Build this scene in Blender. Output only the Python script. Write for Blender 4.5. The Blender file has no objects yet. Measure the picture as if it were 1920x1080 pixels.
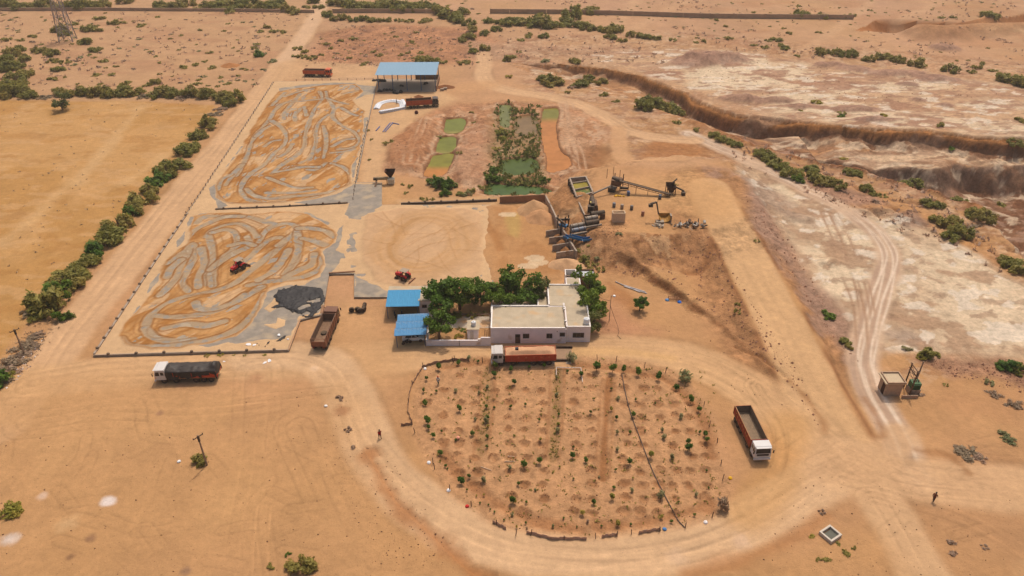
import bpy, math, random
import numpy as np
from mathutils import Vector, Matrix

# ---------------------------------------------------------------- camera, sky, sun, exposure
scene = bpy.context.scene
FOC, CH = 1380.0, 78.0                       # focal length in photo pixels, height of the drone
PITCH = math.atan(890.0 / FOC)
CP, SP = math.cos(PITCH), math.sin(PITCH)
cam_d = bpy.data.cameras.new('camera'); cam = bpy.data.objects.new('camera', cam_d)
scene.collection.objects.link(cam)
cam.location = (0, 0, CH); cam.rotation_euler = (math.pi / 2 - PITCH, 0, 0)
cam_d.sensor_width = 36; cam_d.lens = 36 * FOC / 1920; cam_d.clip_start = 1; cam_d.clip_end = 60000
scene.camera = cam

SUN_EL, SUN_AZ = math.radians(64.0), math.radians(70.0)
world = bpy.data.worlds.new('World'); scene.world = world; world.use_nodes = True
wn = world.node_tree; wn.nodes.clear()
sky = wn.nodes.new('ShaderNodeTexSky'); sky.sky_type = 'NISHITA'; sky.sun_disc = False
sky.sun_elevation = SUN_EL; sky.sun_rotation = math.pi / 2 - SUN_AZ
sky.air_density = 1.0; sky.dust_density = 7.0; sky.ozone_density = 1.0
bg = wn.nodes.new('ShaderNodeBackground'); bg.inputs[1].default_value = 0.14
wo = wn.nodes.new('ShaderNodeOutputWorld')
wn.links.new(sky.outputs[0], bg.inputs[0]); wn.links.new(bg.outputs[0], wo.inputs[0])
sd = bpy.data.lights.new('sun', 'SUN'); sd.energy = 2.6; sd.angle = math.radians(0.8); sd.color = (1.0, 0.93, 0.82)
sun = bpy.data.objects.new('sun', sd); scene.collection.objects.link(sun)
sv = Vector((math.cos(SUN_EL) * math.cos(SUN_AZ), math.cos(SUN_EL) * math.sin(SUN_AZ), math.sin(SUN_EL)))
sun.rotation_euler = (-sv).to_track_quat('-Z', 'Y').to_euler(); sun.location = sv * 300
scene.view_settings.view_transform = 'Standard'; scene.view_settings.look = 'None'
scene.view_settings.exposure = -0.24; scene.view_settings.gamma = 1.0
scene.view_settings.use_curve_mapping = False

# ---------------------------------------------------------------- survey helpers (photo pixel -> ground plane)
def P(x, y, z=0.0):
    dx = (np.asarray(x, float) - 960) / FOC; dy = -(np.asarray(y, float) - 540) / FOC
    t = (z - CH) / (-SP + dy * CP)
    return t * dx, t * (CP + dy * SP)
def PR(X, Y, Z=0.0):
    d = np.asarray(Z, float) - CH
    zc = Y * CP - d * SP; yc = Y * SP + d * CP
    return 960 + FOC * X / zc, 540 - FOC * yc / zc
def W(pts, z=0.0):
    a = np.array(pts, float); X, Y = P(a[:, 0], a[:, 1], z)
    return np.stack([X, Y], 1)
def ZN(pts, ox, oy, s): return [(ox + a / s, oy + b / s) for a, b in pts]

rng = np.random.default_rng(7); random.seed(7)
_tab = rng.random((256, 256))
def vnoise(x, y):
    xi = np.floor(x).astype(int); yi = np.floor(y).astype(int); fx = x - xi; fy = y - yi
    fx = fx * fx * (3 - 2 * fx); fy = fy * fy * (3 - 2 * fy)
    a = _tab[xi & 255, yi & 255]; b = _tab[(xi + 1) & 255, yi & 255]; c = _tab[xi & 255, (yi + 1) & 255]; d = _tab[(xi + 1) & 255, (yi + 1) & 255]
    return (a + (b - a) * fx) * (1 - fy) + (c + (d - c) * fx) * fy
def fbm(x, y, s, o=4, seed=0.0):
    r = 0.0; a = 0.5; n = 0.0; x = x / s + seed * 17.3; y = y / s - seed * 9.7
    for i in range(o):
        r = r + a * vnoise(x, y); n += a; a *= 0.5; x, y = (x * 1.63 + y * 1.17) + 5.1, (y * 1.63 - x * 1.17) + 2.7
    return r / n
def sst(a, b, x):
    t = np.clip((x - a) / (b - a), 0, 1); return t * t * (3 - 2 * t)
def smooth_line(pts, n=6):
    p = np.array(pts, float); q = np.vstack([2 * p[0] - p[1], p, 2 * p[-1] - p[-2]]); out = []
    for i in range(1, len(q) - 2):
        for t in np.linspace(0, 1, n, endpoint=False):
            out.append(0.5 * (2 * q[i] + (q[i + 1] - q[i - 1]) * t + (2 * q[i - 1] - 5 * q[i] + 4 * q[i + 1] - q[i + 2]) * t * t + (3 * q[i] - q[i - 1] - 3 * q[i + 1] + q[i + 2]) * t ** 3))
    out.append(p[-1]); return np.array(out)
def dline(X, Y, pts, closed=False):
    """distance, arc parameter 0..1, signed side (+ left of travel)"""
    p = np.asarray(pts, float); q = np.vstack([p, p[:1]]) if closed else p
    L = np.hypot(*(q[1:] - q[:-1]).T); cum = np.concatenate([[0], np.cumsum(L)]); tot = cum[-1]
    best = np.full(X.shape, 1e18); tt = np.zeros(X.shape); sg = np.ones(X.shape)
    for i in range(len(q) - 1):
        ax, ay = q[i]; dx, dy = q[i + 1] - q[i]; l2 = dx * dx + dy * dy + 1e-12
        u = np.clip(((X - ax) * dx + (Y - ay) * dy) / l2, 0, 1)
        ex = X - ax - u * dx; ey = Y - ay - u * dy; d = ex * ex + ey * ey
        m = d < best
        best = np.where(m, d, best); tt = np.where(m, (cum[i] + u * L[i]) / tot, tt)
        sg = np.where(m, np.sign(dx * ey - dy * ex + 1e-12), sg)
    return np.sqrt(best), tt, sg
def inside(X, Y, pts):
    p = np.asarray(pts, float); r = np.zeros(X.shape, bool); n = len(p)
    for i in range(n):
        x0, y0 = p[i]; x1, y1 = p[(i + 1) % n]
        if y0 == y1: continue
        c = ((y0 > Y) != (y1 > Y)) & (X < (x1 - x0) * (Y - y0) / (y1 - y0) + x0); r ^= c
    return r
def sdf(X, Y, pts):
    d, _, _ = dline(X, Y, pts, True); return np.where(inside(X, Y, pts), -d, d)
def crop(X, Y, pts, m):
    p = np.asarray(pts); return np.where((X > p[:, 0].min() - m) & (X < p[:, 0].max() + m) & (Y > p[:, 1].min() - m) & (Y < p[:, 1].max() + m))[0]
def lin(v):
    v = np.asarray(v, float) / 255.0; return np.where(v <= .04045, v / 12.92, ((v + .055) / 1.055) ** 2.4)
KL = np.array([1.28, 1.22, 1.15])             # what flat sunlit ground returns for albedo 1 under this sun and sky
def alb(r, g, b): return np.clip(lin((r, g, b)) / KL, 0.005, 0.85)

# ---------------------------------------------------------------- materials
MATS = {}
def nd(nt, t, **kw):
    n = nt.nodes.new(t)
    for k, v in kw.items():
        if k.startswith('i'): n.inputs[int(k[1:])].default_value = v
        else: setattr(n, k, v)
    return n
def M(name, col, rough=.75, metal=0.0, var=.14, scale=2.5, bump=0.0, dust=0.0, stain=None):
    if name in MATS: return MATS[name]
    m = bpy.data.materials.new(name); m.use_nodes = True; nt = m.node_tree; b = nt.nodes['Principled BSDF']; L = nt.links.new
    c = lin(col); tc = nd(nt, 'ShaderNodeTexCoord')
    n1 = nd(nt, 'ShaderNodeTexNoise'); n1.inputs['Scale'].default_value = scale; n1.inputs['Detail'].default_value = 6; n1.inputs['Roughness'].default_value = .65
    L(tc.outputs['Object'], n1.inputs['Vector'])
    mr = nd(nt, 'ShaderNodeMapRange'); mr.inputs[1].default_value = .3; mr.inputs[2].default_value = .7; mr.inputs[3].default_value = 1 - var; mr.inputs[4].default_value = 1 + var
    L(n1.outputs[0], mr.inputs[0])
    mul = nd(nt, 'ShaderNodeVectorMath', operation='SCALE'); mul.inputs[0].default_value = c[:3]; L(mr.outputs[0], mul.inputs['Scale'])
    out = mul.outputs[0]
    if stain:
        n2 = nd(nt, 'ShaderNodeTexNoise'); n2.inputs['Scale'].default_value = stain[1]; n2.inputs['Detail'].default_value = 5
        L(tc.outputs['Object'], n2.inputs['Vector'])
        r2 = nd(nt, 'ShaderNodeMapRange'); r2.inputs[1].default_value = stain[2]; r2.inputs[2].default_value = stain[2] + .16; L(n2.outputs[0], r2.inputs[0])
        mx = nd(nt, 'ShaderNodeMix', data_type='RGBA'); mx.inputs[7].default_value = (*lin(stain[0]), 1); L(out, mx.inputs[6]); L(r2.outputs[0], mx.inputs[0]); out = mx.outputs[2]
    if dust > 0:
        g = nd(nt, 'ShaderNodeNewGeometry'); sp = nd(nt, 'ShaderNodeSeparateXYZ'); L(g.outputs['Normal'], sp.inputs[0])
        n3 = nd(nt, 'ShaderNodeTexNoise'); n3.inputs['Scale'].default_value = 1.7; n3.inputs['Detail'].default_value = 5; L(tc.outputs['Object'], n3.inputs['Vector'])
        a = nd(nt, 'ShaderNodeMath', operation='MULTIPLY_ADD'); a.inputs[1].default_value = .45; a.inputs[2].default_value = .35; L(sp.outputs[2], a.inputs[0])
        k = nd(nt, 'ShaderNodeMath', operation='MULTIPLY'); L(a.outputs[0], k.inputs[0]); L(n3.outputs[0], k.inputs[1])
        k2 = nd(nt, 'ShaderNodeMath', operation='MULTIPLY', use_clamp=True); k2.inputs[1].default_value = dust * 2; L(k.outputs[0], k2.inputs[0])
        mx = nd(nt, 'ShaderNodeMix', data_type='RGBA'); mx.inputs[7].default_value = (.42, .26, .14, 1); L(out, mx.inputs[6]); L(k2.outputs[0], mx.inputs[0]); out = mx.outputs[2]
    L(out, b.inputs['Base Color']); b.inputs['Roughness'].default_value = rough; b.inputs['Metallic'].default_value = metal
    b.inputs['Specular IOR Level'].default_value = .3
    if bump > 0:
        bp = nd(nt, 'ShaderNodeBump'); bp.inputs['Strength'].default_value = bump; bp.inputs['Distance'].default_value = .05
        n4 = nd(nt, 'ShaderNodeTexNoise'); n4.inputs['Scale'].default_value = scale * 6; n4.inputs['Detail'].default_value = 4; L(tc.outputs['Object'], n4.inputs['Vector'])
        L(n4.outputs[0], bp.inputs['Height']); L(bp.outputs[0], b.inputs['Normal'])
    MATS[name] = m; return m
def earth_mat(name, fine=1.0, spec=.08, rough=.95, bump=.35):
    """colour from the surveyed 'Col' attribute, grain and clods from noise"""
    m = bpy.data.materials.new(name); m.use_nodes = True; nt = m.node_tree; b = nt.nodes['Principled BSDF']; L = nt.links.new
    at = nd(nt, 'ShaderNodeVertexColor', layer_name='Col'); g = nd(nt, 'ShaderNodeNewGeometry')
    val = None
    for sc, lo, hi, dt in ((.16, .9, 1.1, 5), (.9, .9, 1.1, 5), (5.0, .93, 1.07, 4)):
        n = nd(nt, 'ShaderNodeTexNoise'); n.inputs['Scale'].default_value = sc; n.inputs['Detail'].default_value = dt; n.inputs['Roughness'].default_value = .65
        L(g.outputs['Position'], n.inputs['Vector'])
        r = nd(nt, 'ShaderNodeMapRange'); r.inputs[1].default_value = .3; r.inputs[2].default_value = .7; r.inputs[3].default_value = 1 + (lo - 1) * fine; r.inputs[4].default_value = 1 + (hi - 1) * fine
        L(n.outputs[0], r.inputs[0])
        if val is None: val = r.outputs[0]
        else:
            k = nd(nt, 'ShaderNodeMath', operation='MULTIPLY'); L(val, k.inputs[0]); L(r.outputs[0], k.inputs[1]); val = k.outputs[0]
    # pebbles and clods
    v = nd(nt, 'ShaderNodeTexVoronoi'); v.inputs['Scale'].default_value = 1.1; L(g.outputs['Position'], v.inputs['Vector'])
    r = nd(nt, 'ShaderNodeMapRange'); r.inputs[1].default_value = .05; r.inputs[2].default_value = .11; r.inputs[3].default_value = .72; r.inputs[4].default_value = 1; L(v.outputs['Distance'], r.inputs[0])
    k = nd(nt, 'ShaderNodeMath', operation='MULTIPLY'); L(val, k.inputs[0]); L(r.outputs[0], k.inputs[1]); val = k.outputs[0]
    cn = nd(nt, 'ShaderNodeTexNoise'); cn.inputs['Scale'].default_value = .75; cn.inputs['Detail'].default_value = 9; cn.inputs['Roughness'].default_value = .72; L(g.outputs['Position'], cn.inputs['Vector'])
    cr = nd(nt, 'ShaderNodeMapRange'); cr.inputs[1].default_value = .32; cr.inputs[2].default_value = .68; cr.inputs[3].default_value = -.42; cr.inputs[4].default_value = .30; L(cn.outputs[0], cr.inputs[0])
    cm_ = nd(nt, 'ShaderNodeMath', operation='MULTIPLY_ADD'); cm_.inputs[2].default_value = 1.0; L(cr.outputs[0], cm_.inputs[0]); L(at.outputs[1], cm_.inputs[1])
    k = nd(nt, 'ShaderNodeMath', operation='MULTIPLY'); L(val, k.inputs[0]); L(cm_.outputs[0], k.inputs[1]); val = k.outputs[0]
    s = nd(nt, 'ShaderNodeVectorMath', operation='SCALE'); L(at.outputs[0], s.inputs[0]); L(val, s.inputs['Scale'])
    L(s.outputs[0], b.inputs['Base Color']); b.inputs['Roughness'].default_value = rough; b.inputs['Specular IOR Level'].default_value = spec
    n = nd(nt, 'ShaderNodeTexNoise'); n.inputs['Scale'].default_value = 2.2; n.inputs['Detail'].default_value = 7; n.inputs['Roughness'].default_value = .7; L(g.outputs['Position'], n.inputs['Vector'])
    bp = nd(nt, 'ShaderNodeBump'); bs = nd(nt, 'ShaderNodeMath', operation='MULTIPLY_ADD', use_clamp=True); bs.inputs[1].default_value = .6; bs.inputs[2].default_value = bump; L(at.outputs[1], bs.inputs[0]); L(bs.outputs[0], bp.inputs['Strength']); bp.inputs['Distance'].default_value = .3; L(n.outputs[0], bp.inputs['Height']); L(bp.outputs[0], b.inputs['Normal'])
    MATS[name] = m; return m
def leaf_mat(name, c1, c2, hue=.02):
    m = bpy.data.materials.new(name); m.use_nodes = True; nt = m.node_tree; b = nt.nodes['Principled BSDF']; L = nt.links.new
    at = nd(nt, 'ShaderNodeVertexColor', layer_name='Tint'); oi = nd(nt, 'ShaderNodeObjectInfo')
    mx = nd(nt, 'ShaderNodeMix', data_type='RGBA'); mx.inputs[6].default_value = (*c1, 1); mx.inputs[7].default_value = (*c2, 1); L(at.outputs[0], mx.inputs[0])
    hs = nd(nt, 'ShaderNodeHueSaturation'); L(mx.outputs[2], hs.inputs['Color'])
    r = nd(nt, 'ShaderNodeMapRange'); r.inputs[3].default_value = .5 - hue; r.inputs[4].default_value = .5 + hue; L(oi.outputs['Random'], r.inputs[0]); L(r.outputs[0], hs.inputs['Hue'])
    r2 = nd(nt, 'ShaderNodeMapRange'); r2.inputs[3].default_value = 1.2; r2.inputs[4].default_value = .8; L(oi.outputs['Random'], r2.inputs[0]); L(r2.outputs[0], hs.inputs['Value'])
    L(hs.outputs[0], b.inputs['Base Color']); b.inputs['Roughness'].default_value = .6; b.inputs['Specular IOR Level'].default_value = .25
    tr = nd(nt, 'ShaderNodeBsdfTranslucent'); L(hs.outputs[0], tr.inputs[0])
    ms = nd(nt, 'ShaderNodeMixShader'); ms.inputs[0].default_value = .4; L(b.outputs[0], ms.inputs[1]); L(tr.outputs[0], ms.inputs[2])
    L(ms.outputs[0], nt.nodes['Material Output'].inputs[0]); MATS[name] = m; return m

# ---------------------------------------------------------------- object helpers
COL = scene.collection
def tag(o, label=None, cat=None, group=None, kind=None):
    if label: o['label'] = label
    if cat: o['category'] = cat
    if group: o['group'] = group
    if kind: o['kind'] = kind
    return o
def empty(name, loc=(0, 0, 0), rz=0.0, s=1.0):
    o = bpy.data.objects.new(name, None); COL.objects.link(o); o.location = loc; o.rotation_euler = (0, 0, rz); o.scale = (s, s, s); o.empty_display_size = .3
    return o
def link_mesh(name, me, parent=None, loc=None, rot=None, sc=None):
    o = bpy.data.objects.new(name, me); COL.objects.link(o)
    if parent: o.parent = parent
    if loc is not None: o.location = loc
    if rot is not None: o.rotation_euler = rot
    if sc is not None: o.scale = sc
    return o
def copy_tree(o, parent=None):
    c = o.copy(); COL.objects.link(c); c.parent = parent
    for ch in o.children: copy_tree(ch, c)
    return c
class MB:
    def __init__(s): s.v = []; s.f = []
    def add(s, vs, fs):
        n = len(s.v); s.v += [tuple(v) for v in vs]; s.f += [tuple(i + n for i in f) for f in fs]; return s
    def box(s, x0, y0, z0, x1, y1, z1):
        x0, x1 = min(x0, x1), max(x0, x1); y0, y1 = min(y0, y1), max(y0, y1); z0, z1 = min(z0, z1), max(z0, z1)
        return s.add([(x0, y0, z0), (x1, y0, z0), (x1, y1, z0), (x0, y1, z0), (x0, y0, z1), (x1, y0, z1), (x1, y1, z1), (x0, y1, z1)],
                     [(0, 3, 2, 1), (4, 5, 6, 7), (0, 1, 5, 4), (1, 2, 6, 5), (2, 3, 7, 6), (3, 0, 4, 7)])
    def hexa(s, top, dz):          # 4 top points (any heights), extruded down by dz
        b = [(x, y, z - dz) for x, y, z in top]
        return s.add(b + list(top), [(0, 3, 2, 1), (4, 5, 6, 7), (0, 1, 5, 4), (1, 2, 6, 5), (2, 3, 7, 6), (3, 0, 4, 7)])
    def bar(s, p, q, w, h=None):
        h = h or w; p = Vector(p); q = Vector(q); d = (q - p).normalized()
        a = Vector((0, 0, 1)).cross(d)
        if a.length < .01: a = Vector((1, 0, 0))
        a.normalize(); b = d.cross(a); a = a * w / 2; b = b * h / 2
        vs = [p - a - b, p + a - b, p + a + b, p - a + b, q - a - b, q + a - b, q + a + b, q - a + b]
        return s.add(vs, [(0, 3, 2, 1), (4, 5, 6, 7), (0, 1, 5, 4), (1, 2, 6, 5), (2, 3, 7, 6), (3, 0, 4, 7)])
    def tube(s, p, q, r, r2=None, n=8):
        r2 = r if r2 is None else r2; p = Vector(p); q = Vector(q); d = (q - p).normalized()
        a = Vector((0, 0, 1)).cross(d)
        if a.length < .01: a = Vector((1, 0, 0))
        a.normalize(); b = d.cross(a); vs = []
        for c, rr in ((p, r), (q, r2)):
            for k in range(n):
                t = 2 * math.pi * k / n; vs.append(c + (a * math.cos(t) + b * math.sin(t)) * rr)
        return s.add(vs, [tuple(range(n - 1, -1, -1)), tuple(range(n, 2 * n))] + [(k, (k + 1) % n, n + (k + 1) % n, n + k) for k in range(n)])
    def path(s, pts, r, n=6):
        for a, b in zip(pts[:-1], pts[1:]): s.tube(a, b, r, r, n)
        return s
    def prism(s, poly, z0, z1):
        n = len(poly); A = sum(poly[i][0] * poly[(i + 1) % n][1] - poly[(i + 1) % n][0] * poly[i][1] for i in range(n))
        if A < 0: poly = poly[::-1]
        vs = [(x, y, z0) for x, y in poly] + [(x, y, z1) for x, y in poly]
        return s.add(vs, [tuple(range(n - 1, -1, -1)), tuple(range(n, 2 * n))] + [(k, (k + 1) % n, n + (k + 1) % n, n + k) for k in range(n)])
    def side(s, prof, y0, y1):     # (x,z) profile extruded along y
        n = len(prof); vs = [(x, y0, z) for x, z in prof] + [(x, y1, z) for x, z in prof]
        A = sum(prof[i][0] * prof[(i + 1) % n][1] - prof[(i + 1) % n][0] * prof[i][1] for i in range(n))
        fs = [tuple(range(n)), tuple(range(2 * n - 1, n - 1, -1))] + [(k, n + k, n + (k + 1) % n, (k + 1) % n) for k in range(n)]
        if A < 0: fs = [f[::-1] for f in fs]
        return s.add(vs, fs)
    def lathe(s, prof, n=14, axis='y', c=(0, 0, 0)):   # (radius, along)
        vs = []
        for r, h in prof:
            for k in range(n):
                t = 2 * math.pi * k / n
                if axis == 'y': vs.append((c[0] + r * math.cos(t), c[1] + h, c[2] + r * math.sin(t)))
                elif axis == 'x': vs.append((c[0] + h, c[1] + r * math.cos(t), c[2] + r * math.sin(t)))
                else: vs.append((c[0] + r * math.cos(t), c[1] + r * math.sin(t), c[2] + h))
        m = len(prof); fs = []
        for i in range(m - 1):
            for k in range(n): fs.append((i * n + k, i * n + (k + 1) % n, (i + 1) * n + (k + 1) % n, (i + 1) * n + k))
        fs += [tuple(range(n - 1, -1, -1)), tuple(range((m - 1) * n, m * n))]
        return s.add(vs, fs)
    def mesh(s, name, mat, smooth=False):
        me = bpy.data.meshes.new(name); me.from_pydata(s.v, [], s.f); me.update()
        if mat: me.materials.append(mat)
        if smooth: me.polygons.foreach_set('use_smooth', [True] * len(me.polygons))
        return me
    def build(s, name, mat, parent=None, smooth=False, bevel=0.0, loc=None, rot=None):
        o = link_mesh(name, s.mesh(name, mat, smooth), parent, loc, rot)
        if bevel > 0:
            b = o.modifiers.new('bevel', 'BEVEL'); b.width = bevel; b.segments = 2; b.limit_method = 'ANGLE'
        return o
def fast_mesh(name, verts, quads, mat, col=None, smooth=True):
    me = bpy.data.meshes.new(name); nv = len(verts); nf = len(quads)
    me.vertices.add(nv); me.vertices.foreach_set('co', np.asarray(verts, np.float32).ravel())
    me.loops.add(nf * 4); me.loops.foreach_set('vertex_index', np.asarray(quads, np.int32).ravel())
    me.polygons.add(nf); me.polygons.foreach_set('loop_start', np.arange(0, nf * 4, 4, dtype=np.int32))
    try: me.polygons.foreach_set('loop_total', np.full(nf, 4, np.int32))
    except Exception: pass
    me.update(calc_edges=True)
    if smooth: me.polygons.foreach_set('use_smooth', np.ones(nf, bool))
    if col is not None:
        a = me.color_attributes.new('Col', 'FLOAT_COLOR', 'POINT'); col = np.asarray(col); c4 = np.zeros((nv, 4), np.float32); c4[:, :col.shape[1]] = col; a.data.foreach_set('color', c4.ravel())
    if mat: me.materials.append(mat)
    me.validate(); return me

# ================================================================ THE LAND
prow = np.concatenate([[2600, 1900, 1500, 1300], np.arange(1200, 330, -2.0), np.arange(330, 100, -1.25), np.arange(100, 0, -1.8), np.arange(0, -200, -4.0), [-210, -225, -240, -260, -280, -300, -315, -328, -338, -344]])
pcol = np.concatenate([[-1500, -900, -600, -400], np.arange(-300, 2221, 2.4), [2320, 2520, 2820, 3420]])
NR, NC = len(prow), len(pcol)
gx, gy = np.meshgrid(pcol, prow)
TX, TY = P(gx.ravel(), gy.ravel()); TZ = np.zeros_like(TX); TC = np.zeros((len(TX), 3)); REG = np.zeros(len(TX), int); RGH = np.full(len(TX), .12)

far = sst(150, 330, TY)
n_big = fbm(TX, TY, 60, 4, 1); n_mid = fbm(TX, TY, 11, 4, 2); n_sm = fbm(TX, TY, 2.6, 3, 3)
base = alb(193, 142, 95); basef = alb(192, 145, 105)
TC[:] = base * (1 - far[:, None]) + basef * far[:, None]
TC *= (1 + .22 * (n_big - .5) + .16 * (n_mid - .5))[:, None]
TC[:, 2] *= 1 + .25 * (fbm(TX, TY, 25, 3, 4) - .5)
TZ += .9 * (n_big - .5) * far + .10 * (n_mid - .5) + .05 * (n_sm - .5) * (1 + far)

def tint(idx, m, col, amt=1.0):
    k = (np.clip(m, 0, 1) * amt)[:, None]; TC[idx] = TC[idx] * (1 - k) + np.asarray(col) * k
def area(px, col, feather=2.0, amt=1.0, wob=0.0, wscale=8.0, z=0.0, streak=None, reg=None):
    p = W(px, z); i = crop(TX, TY, p, feather + wob + 1)
    d = sdf(TX[i], TY[i], p)
    if wob: d = d + wob * 2 * (fbm(TX[i], TY[i], wscale, 4, 11) - .5)
    m = 1 - sst(-feather, feather, d)
    if streak is not None:
        m = m * sst(streak[0], streak[0] + streak[1], fbm(TX[i], TY[i] * streak[3], streak[2], 5, 12))
    if col is not None: tint(i, m, col, amt)
    if reg is not None: REG[i[d < 0]] = reg
    return i, d, m
def line(px, w, col, feather=1.5, amt=1.0, z=0.0, wob=0.0, sm=True, reg=None, lift=0.0, wscale=5.0):
    if reg == 1: feather, amt = feather * .6, min(1, amt * 1.15)
    p = W(smooth_line(px) if sm else px, z); i = crop(TX, TY, p, w + feather + wob + 1)
    d, t, s = dline(TX[i], TY[i], p)
    if wob: d = d + wob * 2 * (fbm(TX[i], TY[i], wscale, 3, 13) - .5)
    m = 1 - sst(w - feather, w + feather, d)
    if col is not None: tint(i, m, col, amt)
    if reg is not None: REG[i[d < w]] = reg
    if reg == 1:
        RGH[i] = RGH[i] * (1 - m); vg = np.exp(-((d - w - .5) / .55) ** 2) * sst(.35, .65, fbm(TX[i], TY[i], 7, 3, 14)); tint(i, vg, TC[i] * .80, .75)
    if lift: TZ[i] += lift * m
    return i, d, t, s, m
def ruts(px, n=3, gap=1.7, spread=1.6, amt=.5, z=0.0, col=None, seed=0, dark=True, zz=-.04, wd=.17):
    """paired wheel marks of several passages"""
    p = W(smooth_line(px, 8), z); i = crop(TX, TY, p, spread + gap + 2); d, t, s = dline(TX[i], TY[i], p); sd_ = d * s
    L = np.hypot(*(p[1:] - p[:-1]).T).sum(); r = np.random.default_rng(seed)
    for k in range(n):
        off = r.uniform(-spread, spread) + (vnoise(t * L / 14 + k * 31.7, np.full(t.shape, k * 3.3)) - .5) * 1.6
        fade = sst(.3, .6, vnoise(t * L / 9 + k * 11.1, np.full(t.shape, 7.7 + k)))
        for e in (-gap / 2, gap / 2):
            x = np.abs(sd_ - off - e); m = np.exp(-(x / wd) ** 2) * fade
            c = col if col is not None else (TC[i] * (.80 if (dark and k % 2 == 0) else 1.13))
            kk = (m * min(.9, amt * 1.5))[:, None]; TC[i] = TC[i] * (1 - kk) + c * kk; TZ[i] += zz * m
def bumps(idx, m, amp, s, seed, tone=.35, rid=False):
    n = fbm(TX[idx], TY[idx], s, 5, seed)
    if rid: n = 1 - np.abs(n - .5) * 3
    RGH[idx] = np.maximum(RGH[idx], np.clip(m, 0, 1) * min(1.0, .35 + tone)); TZ[idx] += amp * (n - .5) * m; TC[idx] *= (1 + tone * (n - .5) * m)[:, None]

RED = alb(184, 126, 88); PINK = alb(177, 133, 107); WHITE = alb(216, 180, 142); WHITER = alb(229, 198, 160); ROADC = alb(209, 163, 118); DARKS = alb(166, 112, 70)
ORNG = alb(190, 124, 64); GREY = alb(160, 137, 118); SCAR = alb(168, 108, 62)

# -- top left: scrub plain and ploughed field
i, d, m = area([(-300, -30), (610, -30), (600, 20), (470, 175), (420, 190), (-300, 190)], alb(193, 147, 105), 4, .8)
area([(-300, 20), (600, 20), (470, 170), (-300, 170)], alb(178, 128, 92), 4, .55, 4, 20, streak=(.48, .16, 14, 2.2))
FIELD = [(-400, 188), (0, 187), (120, 190), (250, 190), (400, 197), (412, 206), (385, 240), (330, 308), (270, 372), (200, 440), (120, 520), (50, 602), (-20, 690), (-400, 1100)]
i, d, m = area(FIELD, alb(189, 138, 79), 1.2, 1, .8, 6, reg=2)
area(FIELD, alb(203, 153, 97), 2, .6, 2, 10, streak=(.52, .1, 22, .5))
area(FIELD, alb(206, 158, 106), 2, .5, 2, 10, streak=(.57, .06, 5, 2.4))
area(FIELD, alb(178, 124, 66), 2, .5, 2, 10, streak=(.56, .12, 7, 2.0))
for q in ([(262, 198), (245, 225), (215, 255), (195, 285), (165, 320), (150, 345)], [(190, 285), (150, 330), (100, 370), (60, 410), (0, 460)], [(310, 290), (270, 320), (230, 345)]):
    line(q, 1.6, alb(211, 165, 112), 1.5, .55, wob=1.4, wscale=4)
# -- rubble lands behind the yard
i, d, m = area([(560, 120), (600, 60), (700, 45), (830, 50), (930, 60), (915, 110), (830, 125), (700, 118), (640, 130)], RED, 5, .8, 5, 14, z=0); bumps(i, m, 1.2, 6, 21, .8)
i, d, m = area([(590, 62), (700, 50), (900, 60), (880, 108), (640, 120)], alb(160, 112, 84), 3, .7, 4, 8, streak=(.5, .15, 5, 1.5))
i, d, m = area([(880, 80), (1050, 85), (1290, 100), (1250, 125), (1060, 105), (900, 115)], alb(190, 146, 112), 5, .7, 4, 12); bumps(i, m, .7, 5, 22, .5)
area([(560, 150), (590, 118), (720, 120), (720, 150)], alb(208, 164, 122), 2.5, .8, 2)
RIGHT = [(930, 70), (1300, 60), (1950, 120), (2150, 300), (2150, 720), (1700, 700), (1560, 560), (1400, 330), (1200, 300), (1000, 180)]
for th, sc_, cl, am, ay in ((.55, 8, (176, 128, 96), .7, 1.6), (.58, 4, (206, 162, 122), .7, 1.4), (.59, 3, (160, 112, 78), .65, 1.4), (.60, 2, (214, 174, 136), .5, 1.2)):
    i, d, m = area(RIGHT, alb(*cl), 4, am, 4, 12, streak=(th, .05, sc_, ay))
i, d, m = area(RIGHT, None, 4, 0); RGH[i] = np.maximum(RGH[i], .65 * m); TZ[i] += .55 * (fbm(TX[i], TY[i], 5, 5, 27) - .5) * m
# -- the white upper diggings
UPW = [(1075, 108), (1180, 96), (1290, 92), (1420, 100), (1540, 128), (1690, 140), (1800, 150), (2100, 185), (2100, 262), (1920, 258), (1700, 240), (1560, 235), (1430, 212), (1340, 185), (1250, 152), (1160, 122)]
i, d, m = area(UPW, alb(205, 162, 122), 5, .9, 4, 14); bumps(i, m, .5, 7, 23, .25)
area(UPW, WHITER, 4, .8, 4, 12, streak=(.50, .12, 28, 3.0))
area(UPW, alb(184, 138, 104), 4, .75, 4, 12, streak=(.52, .12, 12, 2.6))
area([(1400, 102), (1500, 118), (1540, 140), (1500, 160), (1400, 165), (1300, 155), (1290, 140)], WHITER, 5, .9, 4, 9, streak=(.34, .2, 12, 1.5))
for th, sc_, cl, am in ((.58, 9, (176, 128, 98), .8), (.60, 4, (160, 116, 90), .7), (.60, 5, (232, 206, 176), .8)):
    area(UPW, alb(*cl), 2, am, 3, 8, streak=(th, .04, sc_, 2.2))
i, d, m = area(UPW, None, 4, 0, 3, 10); RGH[i] = np.maximum(RGH[i], .5 * m)
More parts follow.
